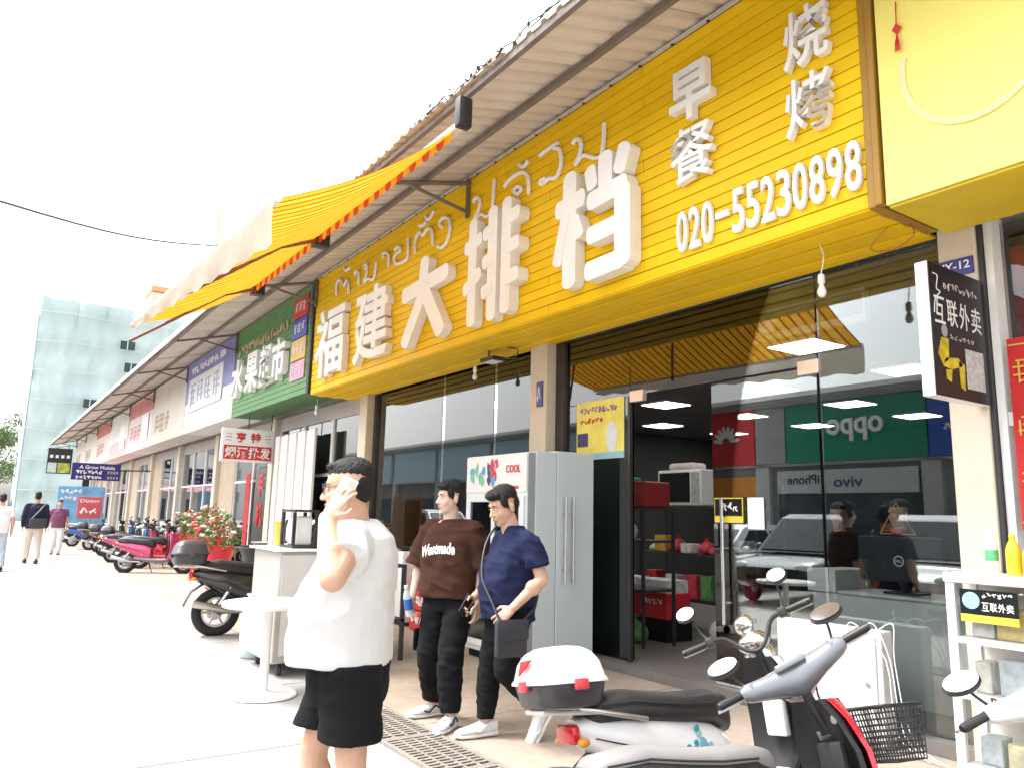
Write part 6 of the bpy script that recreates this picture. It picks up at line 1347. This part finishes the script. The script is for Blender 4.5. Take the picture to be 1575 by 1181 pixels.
# ---- simpler figures further away
def walker(label, x, y, dx, dy, h, top, bot, stride=0.18, sleeves=True, name='person', skin=skin_m, group=None, bald=False):
    t = thing(name, label, 'person', group=group); k = h / 1.72
    hr = rotm(0, 5, 0); hc = Vector((0.03, 0, 1.6)); b = head_mb(hc, hr, 1.03)
    b.caps((0, 0, 1.38), (0.02, 0, 1.52), 0.06, 0.056); b.ell((0, 0, 1.36), (0.08, 0.17, 0.08)); b.ell((0, 0, 1.1), (0.1, 0.14, 0.28)); b.ell((0, 0, 0.92), (0.1, 0.14, 0.12))
    RA = [Vector((-0.01, -0.19, 1.38)), Vector((-0.06, -0.25, 1.1)), Vector((0.04, -0.25, 0.86))]; LA = [Vector((-0.01, 0.19, 1.38)), Vector((-0.02, 0.25, 1.1)), Vector((0.1, 0.24, 0.88))]
    for A in (RA, LA): limb(b, A, [0.05, 0.042, 0.028])
    hand(b, RA[2], (0.1, 0, -1), (0, -1, 0), (1, 0, 0), 30); hand(b, LA[2], (0.2, 0, -1), (0, 1, 0), (1, 0, 0), 30)
    LL = [(0, 0.09, 0.88), (stride * 0.7, 0.1, 0.48), (stride, 0.1, 0.08)]; RL = [(0, -0.09, 0.88), (-stride * 0.1, -0.1, 0.48), (-stride, -0.1, 0.09)]
    limb(b, LL, [0.08, 0.052, 0.036]); limb(b, RL, [0.08, 0.052, 0.036]); b.caps((LL[2][0], 0.1, 0.06), (LL[2][0] + 0.13, 0.1, 0.035), 0.035, 0.03); b.caps((RL[2][0], -0.1, 0.06), (RL[2][0] + 0.13, -0.1, 0.035), 0.035, 0.03)
    mesh_part('body', remesh(b, 0.009, 2), skin, t)
    s = MB().loft([hsec(0.84, 0, 0.15, 0.2), hsec(1.0, 0, 0.155, 0.205), hsec(1.2, 0, 0.15, 0.21), hsec(1.34, -0.01, 0.12, 0.19), hsec(1.42, 0, 0.075, 0.1), hsec(1.45, 0.005, 0.066, 0.07)])
    for A in (RA, LA):
        s.caps((0, A[0].y * 0.5, 1.39), A[0], 0.06, 0.07); s.cyl(A[0], A[1] if sleeves else A[0].lerp(A[1], 0.65), 0.072, 0.066, 16)
        if sleeves: s.caps(A[0].lerp(A[1], 0.9), A[2].lerp(A[1], 0.08), 0.062, 0.045)
    mesh_part('shirt', remesh(s, 0.012, 3, 0.5, (0.014, 6.5, x)), top, t)
    s = MB().loft([hsec(0.78, 0, 0.12, 0.16), hsec(0.95, 0, 0.12, 0.165)])
    for Lg in (LL, RL):
        p = [Vector(q) for q in Lg]; s.loft([ellipse(c, (1, 0, 0), (0, 1, 0), r, r, 16) for c, r in ((p[0] + Vector((0, 0, 0.02)), 0.105), (p[1], 0.085), (p[2] + Vector((0, 0, 0.03)), 0.07))])
    mesh_part('trousers', remesh(s, 0.012, 3, 0.5, (0.012, 7, x + 3)), bot, t)
    mesh_part('hair', remesh(hair_mb(hc, hr, 1.03, 1), 0.009, 2), hair_m, t)
    shoe(t, (LL[2][0], 0.1, 0), 0, 0, sk, sk, sk); shoe(t, (RL[2][0], -0.1, 0), 0, 0, sk, sk, sk)
    place(t, x, y, dx, dy); t.scale = (k, k, k); return t
navy_j = M('jacket_navy', (0.009, 0.01, 0.035), 0.85, var=0.15); beige_t = M('trousers_beige', (0.66, 0.58, 0.5), 0.85); mauve = M('shirt_mauve', (0.2, 0.06, 0.12), 0.85); whs = M('shirt_white', (0.75, 0.75, 0.75), 0.9); pale_t = M('trousers_pale', (0.45, 0.5, 0.6), 0.85)
w1 = walker('man seen from behind in navy jacket and beige trousers with a dark shoulder bag', -24.2, 1.25, -1, -0.05, 1.86, navy_j, beige_t)
t = thing('sling_bag', 'dark sling bag worn on the back of the man in the navy jacket', 'bag'); MB().bbox(-0.27, -0.17, -0.22, 0.14, 0.86, 1.08, 0.02).build('pouch', M('sling_dark', (0.04, 0.04, 0.05), 0.6), t, 40); MB().tube([(-0.19, 0.12, 1.05), (-0.2, -0.05, 1.28), (-0.1, -0.17, 1.45), (0.05, -0.15, 1.42)], 0.014, 6).build('strap', M('sling_grey', (0.3, 0.3, 0.33), 0.6), t)
t.location = w1.location; t.rotation_euler = w1.rotation_euler; t.scale = w1.scale
walker('person in mauve shirt walking beyond the man in the navy jacket', -28.5, 2.1, 1, -0.1, 1.7, mauve, whs, sleeves=False)
walker('person in white shirt and pale trousers walking out at the street edge', -21.6, 0.42, -1, -0.1, 1.75, whs, pale_t, 0.2, False)
blk_s = M('shirt_dark', (0.006, 0.007, 0.008), 0.9, spec=0.2)  # for dark figures added indoors in place of people mirrored in the glass
walker('figure in dark clothes inside the glass door standing in for a reflected person', -4.75, 7.35, 0.4, -1, 1.72, blk_s, blk_s, 0.04)
walker('figure in black top beside the counter standing in for a reflected person', -4.0, 7.2, -0.3, -1, 1.74, blk_s, blk_tr, 0.04)
# ================================================================== OPPOSITE SIDE OF THE STREET (seen in the glass)
op = thing('opposite_shop_building', 'long shop row across the street mirrored in the glass front', 'building', (-20, -11.2, 0))
OY = -11.0
MB().box(-75, 8, -18, OY - 0.3, 0, 3.4).build('wall', M('opp_wall', (0.22, 0.215, 0.21), 0.8, var=0.4, scale=0.4), op)
MB().box(-75, 8, -18, OY - 0.25, 3.42, 5.6).build('upper_wall', M('opp_upper', (0.72, 0.72, 0.72), 0.7), op)
MB().box(-75.3, 8.3, -18, OY + 0.55, 5.6, 5.75).build('eave', white_paint, op)
for k in range(4): MB().box(-75, 8, OY - 0.24 + 0.16 * k, OY - 0.14 + 0.16 * k, 5.4 + 0.045 * k, 5.44 + 0.045 * k).build('cornice', M('cornice', (0.55, 0.57, 0.58), 0.6), op)
for k in range(14):
    x = 6 - k * 5.8; f = MB().box(x - 5.2, x - 0.3, OY - 0.3, OY - 0.22, 0.1, 2.5).build('shop_window', M('opp_glass', (0.06, 0.07, 0.08), 0.1, var=0.5, scale=0.8), op)
    MB().box(x - 0.28, x + 0.28, OY - 0.3, OY - 0.12, 0, 3.4).build('pillar', M('opp_pillar', (0.45, 0.44, 0.42), 0.7), op)
def opp_sign(name, label, x0, x1, z0, z1, col):
    t = thing(name, label, 'shop sign', ((x0 + x1) / 2, OY, z0)); MB().box(x0, x1, OY - 0.2, OY, z0, z1).build('panel', M('opp_' + name, col, 0.5, var=0.05), t); return t
t = opp_sign('red_phone_sign', 'red phone shop sign with a white petal emblem across the street', -22.5, -17.4, 3.5, 5.5, (0.55, 0.02, 0.02))
for i in range(8):
    a = R(8 + i * 23.5); c = Vector((-18.6, OY + 0.01, 4.35)); d = Vector((math.cos(a), 0, math.sin(a))); n_ = Vector((-d.z, 0, d.x))
    MB().prism([c + d * 0.14, c + d * 0.3 + n_ * 0.07, c + d * 0.55 + n_ * 0.05, c + d * 0.6, c + d * 0.55 - n_ * 0.05, c + d * 0.3 - n_ * 0.07], (0, 0.04, 0)).build('petal', letter_white, t)
t = opp_sign('grey_shop_sign', 'plain grey sign panel between the red and green signs across the street', -17.35, -16.15, 3.5, 5.4, (0.3, 0.29, 0.28))
t = opp_sign('green_phone_sign', 'green phone shop sign with white oppo lettering across the street', -16.1, -11.4, 3.5, 5.4, (0.0, 0.22, 0.13))
lettering('lettering', 'oppo', (-13.6, OY, 4.45), 1.9, 0.72, 'N', 0.08, letter_white, t, 0.02)
t = opp_sign('blue_phone_sign', 'blue phone shop sign with small white writing across the street', -11.35, -7.5, 3.5, 5.3, (0.02, 0.08, 0.4))
script(t, -10.9, -8.6, 4.3, 0.2, 'N', OY + 0.02, letter_white, 10, 0.03, 4); script(t, -10.6, -8.9, 3.95, 0.2, 'N', OY + 0.02, letter_white, 8, 0.03, 5)
MB().prism([(-10 + 0.2 * math.cos(R(a)), OY + 0.01, 4.8 + 0.22 * math.sin(R(a))) for a in range(0, 360, 45)], (0, 0.02, 0)).build('emblem', letter_white, t)
t = opp_sign('magenta_sign', 'magenta shop sign next to the blue one across the street', -7.4, -2.0, 3.5, 5.3, (0.4, 0.02, 0.1))
for k, (lb, c) in enumerate((('pale blue', (0.4, 0.55, 0.6)), ('white', (0.65, 0.65, 0.65)), ('light grey', (0.5, 0.52, 0.55)), ('cream', (0.6, 0.55, 0.45)), ('white tiled', (0.66, 0.68, 0.7)), ('pale green', (0.4, 0.5, 0.42)))):
    opp_sign('plain_sign', 'plain %s sign panel across the street' % lb, -28 - k * 6, -22.6 - k * 6, 3.5, 5.4, c)
OY2 = OY + 0.02
t = thing('phone_banner', 'white banner with iPhone and vivo lettering below the green sign across the street', 'banner', (-14.5, OY, 2.5))
MB().box(-16.6, -11.8, OY - 0.21, OY - 0.14, 2.5, 3.25).build('panel', M('banner_grey', (0.5, 0.5, 0.5), 0.5), t)
lettering('lettering', 'iPhone', (-15.6, OY - 0.14, 2.95), 1.2, 0.3, 'N', 0.01, dk, t, 0.01); lettering('lettering', 'vivo', (-14.0, OY - 0.14, 2.85), 1.0, 0.32, 'N', 0.01, M('vivo_blue', (0.05, 0.05, 0.15)), t, 0.02)
t = thing('orange_banner', 'orange banner under the red sign across the street', 'banner', (-18.5, OY, 2.4)); MB().box(-20.5, -17.2, OY - 0.21, OY - 0.14, 2.4, 3.1).build('panel', M('banner_orange', (0.6, 0.22, 0.02), 0.5), t)

# ------------------------------------------------------------------ parked cars in the middle of the street
def car(label, x, y, ang, paint, suv=True, group='cars parked across the street'):
    t = thing('parked_car', label, 'car', (0, 0, 0), group); h = 1.72 if suv else 1.48; L2, W2 = 2.25, 0.9
    def cs(xx, z0, z1, hw, n=20): return [Vector((xx, p.y, p.z)) for p in ellipse((xx, 0, (z0 + z1) / 2), (0, 1, 0), (0, 0, 1), hw, (z1 - z0) / 2, n, 5)]
    bh = 0.98 if suv else 0.88
    MB().loft([cs(-2.25, 0.5, bh - 0.08, 0.7), cs(-2.18, 0.34, bh, 0.84), cs(-1.2, 0.27, bh + 0.02, 0.9), cs(0.6, 0.27, bh, 0.9), cs(1.4, 0.27, bh - 0.06, 0.89), cs(2.05, 0.32, bh - 0.16, 0.84), cs(2.22, 0.42, bh - 0.28, 0.72)]).build('body', paint, t, 40)
    def rf(xx, z, hw, dz=0.1): return cs(xx, z - dz, z, hw)
    r0, r1 = (-2.05, -1.75) if suv else (-1.75, -1.1)
    cab = [(r0, bh, 0.8), (r1, h - 0.06, 0.66), (r1 + 0.3, h, 0.66), (0.1, h - 0.01, 0.66), (0.45, h - 0.1, 0.67), (1.25, bh - 0.02, 0.8)]
    vs = []
    for s in (1, -1):
        for xx, z, hw in cab: vs.append((xx, hw * s, z))
    n = len(cab); fs = [tuple(range(n)), tuple(range(2 * n - 1, n - 1, -1))] + [(i, (i + 1) % n, n + (i + 1) % n, n + i) for i in range(n)]
    MB().add(vs, fs).build('cabin', paint, t)
    gm = M('car_glass', (0.02, 0.025, 0.03), 0.05)
    for s in (-1, 1):
        for a, b in ((r1 + 0.15, -0.55), (-0.5, 0.35)):
            lo = bh + 0.06; hi = h - 0.14
            def yy(z): return (0.8 + (0.66 - 0.8) * (z - bh) / (h - 0.06 - bh) + 0.004) * s
            xa2 = a + 0.05; xb2 = b if b < 0 else 0.25
            p = [(a - 0.12, yy(lo), lo), (b + (0.42 if b > 0 else 0), yy(lo), lo), (xb2, yy(hi), hi), (xa2, yy(hi), hi)]
            MB().prism(p, (0, 0.006 * s, 0)).build('side_window', gm, t)
    for (xa, za), (xb, zb) in (((1.2, bh + 0.02), (0.5, h - 0.13)), ((r0 + 0.04, bh + 0.08), (r1 - 0.02, h - 0.12))):
        sg = 1 if xa > 0 else -1; MB().prism([(xa + 0.012 * sg, -0.72, za), (xa + 0.012 * sg, 0.72, za), (xb + 0.012 * sg, 0.6, zb), (xb + 0.012 * sg, -0.6, zb)], (0.012 * sg, 0, 0.008)).build('windscreen', gm, t)
    for xx in (-1.35, 1.4):
        for s in (-1, 1):
            w_ = MB().torus((xx, 0.82 * s, 0.33), 0.25, 0.09, 'Y', 24, 10).build('wheel', rubber, t, 40); MB().cyl((xx, 0.78 * s, 0.33), (xx, 0.88 * s, 0.33), 0.2, n=18).build('rim', steel, w_, 40)
    for s in (-1, 1):
        MB().ell((2.12, 0.62 * s, bh - 0.26), (0.1, 0.17, 0.08)).build('headlight', M('lamp_glass', (0.75, 0.75, 0.78), 0.08), t, 60); MB().bbox(-2.25, -2.17, 0.6 * s - 0.12, 0.6 * s + 0.12, bh - 0.3, bh - 0.1, 0.02).build('tail_light', M('tail_red', (0.6, 0.01, 0.02)), t, 40); MB().ell((0.85, 0.98 * s, bh + 0.06), (0.06, 0.09, 0.07)).build('wing_mirror', paint, t, 60)
    MB().box(2.2, 2.245, -0.45, 0.45, 0.42, 0.56).build('grille', dk, t); MB().box(-2.26, -2.245, -0.25, 0.25, 0.6, 0.72).build('number_plate', M('plate_pale', (0.65, 0.6, 0.3)), t)
    t.location = (x, y, 0); t.rotation_euler = (0, 0, R(ang)); return t
pw = M('car_white', (0.78, 0.78, 0.78), 0.2, coat=0.8, var=0.02); pk_ = M('car_dark', (0.02, 0.025, 0.03), 0.15, coat=0.8); pg = M('car_silver', (0.4, 0.42, 0.44), 0.25, 0.6, coat=0.6)
car('white SUV parked facing the shop across the street', -6.9, -2.6, 80, pw); car('dark SUV parked next to the white one across the street', -9.6, -3.2, 82, pk_); car('white hatchback parked beyond the dark SUV', -12.2, -3.4, 84, pw, False); car('silver saloon parked further down the opposite side', -15.2, -3.6, 86, pg, False); car('white van-like SUV parked far along the opposite side', -25, -2.8, 4, pw)

# ================================================================== BACKGROUND, LEFT
net = bpy.data.materials.new('netting'); net.use_nodes = True; nt_ = net.node_tree; b_ = nt_.nodes['Principled BSDF']; b_.inputs['Roughness'].default_value = 0.9
tc = nt_.nodes.new('ShaderNodeTexCoord'); wv = nt_.nodes.new('ShaderNodeTexNoise'); wv.inputs['Scale'].default_value = 0.35; wv.inputs['Detail'].default_value = 8
mp = nt_.nodes.new('ShaderNodeMapping'); mp.inputs['Scale'].default_value = (1, 1, 0.5); nt_.links.new(tc.outputs['Object'], mp.inputs[0]); nt_.links.new(mp.outputs[0], wv.inputs['Vector'])
cr = nt_.nodes.new('ShaderNodeValToRGB'); cr.color_ramp.elements[0].color = (0.36, 0.46, 0.455, 1); cr.color_ramp.elements[1].color = (0.47, 0.55, 0.545, 1); cr.color_ramp.elements[0].position = 0.3; cr.color_ramp.elements[1].position = 0.7
nt_.links.new(wv.outputs['Fac'], cr.inputs[0]); nt_.links.new(cr.outputs[0], b_.inputs['Base Color']); MATS['netting'] = net
nb = thing('netted_building', 'tall building under construction wrapped in pale green safety netting', 'building', (-98, 16, 0))
rn = random.Random(12)
vs = []; fs = []; ny_, nz_ = 90, 60
for j in range(nz_ + 1):
    for i in range(ny_ + 1): yq, zq = 2.8 + i * 27.2 / ny_, j * (22.5 + 0.5 * noise.noise(Vector((i * 0.35, 0, 3)))) / nz_; vs.append((-90 + 0.45 * noise.noise(Vector((yq * 0.7, zq * 0.16, 1))) + 0.3 * noise.noise(Vector((yq * 2.2, zq * 0.6, 5))) + 0.12 * math.sin(zq * 2.1), yq, zq))
for j in range(nz_):
    for i in range(ny_): a = j * (ny_ + 1) + i; fs.append((a, a + 1, a + ny_ + 2, a + ny_ + 1))
MB().box(-105, -91.2, 3, 29.8, 0, 22.0).build('concrete_frame', grey_wall, nb)
MB().add(vs, fs).build('netting', net, nb, 60)
MB().box(-105, -90.15, 2.7, 2.78, 0, 22.4).build('side_netting', net, nb)
for k in range(7): MB().tube([(-89.55, 2.7 + (i_ * 27.3 / 9), 3 + k * 3 + 0.12 * math.sin(i_ * 2.3 + k)) for i_ in range(10)], 0.035, 5).build('scaffold_pole', M('scaffold', (0.45, 0.55, 0.55), 0.6), nb)
for y, z, wd, hh in ((10.3, 18.0, 1.4, 0.9), (10.9, 15.6, 1.3, 1.0), (14.5, 17.0, 2.0, 0.7), (18.5, 13, 1.4, 1.0), (7.5, 11.5, 1.2, 0.9)):
    MB().box(-89.3, -89.26, y, y + wd, z, z + hh).build('opening', M('opening_dark', (0.03, 0.05, 0.05), 0.8), nb); MB().box(-89.258, -89.24, y + wd * 0.45, y + wd * 0.52, z, z + hh).build('mullion', M('scaffold', (1, 1, 1)), nb)
MB().bbox(-96, -92, 13.2, 16.4, 22.2, 25.5, 0.1).build('roof_block', M('roof_block', (0.7, 0.55, 0.42), 0.8), nb)
MB().bbox(-96.1, -91.9, 13.1, 16.5, 25.55, 26.2, 0.05).build('roof_cap', M('roof_orange', (0.6, 0.32, 0.15), 0.8), nb)
# mast
t = thing('lattice_mast', 'thin pale yellow lattice mast rising behind the canopy', 'mast', (-60, 12.95, 0)); mm = M('mast_pale', (0.6, 0.48, 0.3), 0.6)
mb = MB()
for a, b in ((-0.22, -0.22), (0.22, -0.22), (0, 0.25)): mb.tube([(-60 + a, 12.95 + b, 0), (-60 + a * 0.6, 12.95 + b * 0.6, 24.4)], 0.06, 5)
for k in range(40):
    z = k * 0.6; mb.tube([(-60.22, 12.73, z), (-59.78, 12.73, z + 0.6)], 0.025, 4).tube([(-59.78, 12.73, z), (-60, 13.2, z + 0.6)], 0.025, 4)
mb.build('lattice', mm, t); MB().tube([(-60, 12.95, 24.4), (-60, 12.95, 26)], [0.08, 0.02], 5).build('tip', mm, t)
t = thing('overhead_cable', 'dark overhead cable crossing the pale sky at the left', 'cable', (-30, 0, 11)); A = Vector((-26, -6, 9.6)); B = Vector((-30, -0.64, 11.53)); C_ = Vector((-45, 9.1, 16.48))
d = (B - C_).normalized(); pts = [C_ + (C_ - B).normalized() * 8 + Vector((0, 0, 0.4))] + [C_.lerp(B, i / 8) - Vector((0, 0, 0.35 * math.sin(math.pi * i / 8))) for i in range(9)] + [B + d * 14]
MB().tube(pts, 0.045, 6).build('strand', black_metal, t)
# left street side far away
t = thing('far_shop_building', 'pale low shop building with mauve awning beyond the netted tower', 'building', (-110, -4, 0))
MB().box(-125, -108, -16, 0.5, 0, 5).build('wall', M('far_wall', (0.6, 0.56, 0.5), 0.8), t); MB().prism([(-107.9, -16, 4.4), (-105.5, -16, 3.6), (-105.5, 0.8, 3.6), (-107.9, 0.8, 4.4)], (0, 0, 0.12)).build('awning', M('far_mauve', (0.4, 0.16, 0.22), 0.7), t)
for k in range(5): MB().box(-107.98, -107.9, -15 + k * 3.2, -13 + k * 3.2, 0.2, 2.8).build('shop_window', M('opp_glass', (0, 0, 0)), t)
t = thing('pale_tower_building', 'pale apartment block at the extreme left beyond the tree', 'building', (-140, -14, 0)); MB().box(-150, -135, -30, -2.5, 0, 26).build('wall', M('tower_pale', (0.7, 0.68, 0.64), 0.8), t)
for k in range(6):
    for j in range(6): MB().box(-134.99, -134.9, -5 - j * 4, -3.6 - j * 4, 3 + k * 3.8, 4.6 + k * 3.8).build('window', M('far_window', (0.3, 0.33, 0.35), 0.3), t)
MB().box(-134, -96, 2.0, 2.3, 0, 2.2).build('site_wall', M('site_wall', (0.68, 0.62, 0.6), 0.7), None); tag(bpy.data.objects['site_wall'], 'low pale boundary wall in front of the netted building', 'wall')
def tree(x, y, h, r, label, seed, dens=2600):
    rn = random.Random(seed); t = thing('leafy_tree', label, 'tree', (x, y, 0), 'trees at the end of the street'); tk = MB(); tk.tube([(x, y, 0), (x + 0.1, y, h * 0.25), (x, y + 0.1, h * 0.5), (x + 0.2, y, h * 0.8)], [0.28, 0.22, 0.16, 0.05], 8); cl = []
    for i in range(13):
        a = i * 2.4; q = r * (0.35 + 0.6 * rn.random()); p = Vector((x + q * math.cos(a), y + q * math.sin(a), h * (0.45 + 0.5 * rn.random()))); s0 = Vector((x, y, h * (0.3 + 0.3 * rn.random()))); tk.tube([s0, s0.lerp(p, 0.5) + Vector((0, 0, 0.3)), p], [0.09, 0.06, 0.02], 6); cl.append((p, r * rn.uniform(0.28, 0.45)))
    tk.build('trunk', M('bark', (0.12, 0.09, 0.06), 0.9), t, 50); lv = MB()
    for i in range(dens):
        c, q = cl[i % len(cl)]; d = Vector((rn.gauss(0, 1), rn.gauss(0, 1), rn.gauss(0, 0.8))).normalized() * q * rn.random() ** 0.4; p = c + d; e = Vector((rn.uniform(-1, 1), rn.uniform(-1, 1), rn.uniform(-1, 0.3))).normalized() * rn.uniform(0.14, 0.26); f = e.cross(Vector((rn.random(), rn.random(), rn.random()))).normalized() * 0.08; lv.add([p - e, p + f, p + e, p - f], [(0, 1, 2, 3)])
    lv.build('crown', M('tree_leaf', (0.10, 0.16, 0.05), 0.7, var=0.4, scale=0.8), t)['kind'] = 'stuff'
tree(-100, -0.4, 13, 3.6, 'bushy green tree standing left of the netted building', 1); tree(-108, -3.5, 15, 4.2, 'taller green tree behind the low shop at the street end', 2); tree(-118, 1.0, 11, 3.5, 'green tree close to the corner of the netted building', 5)
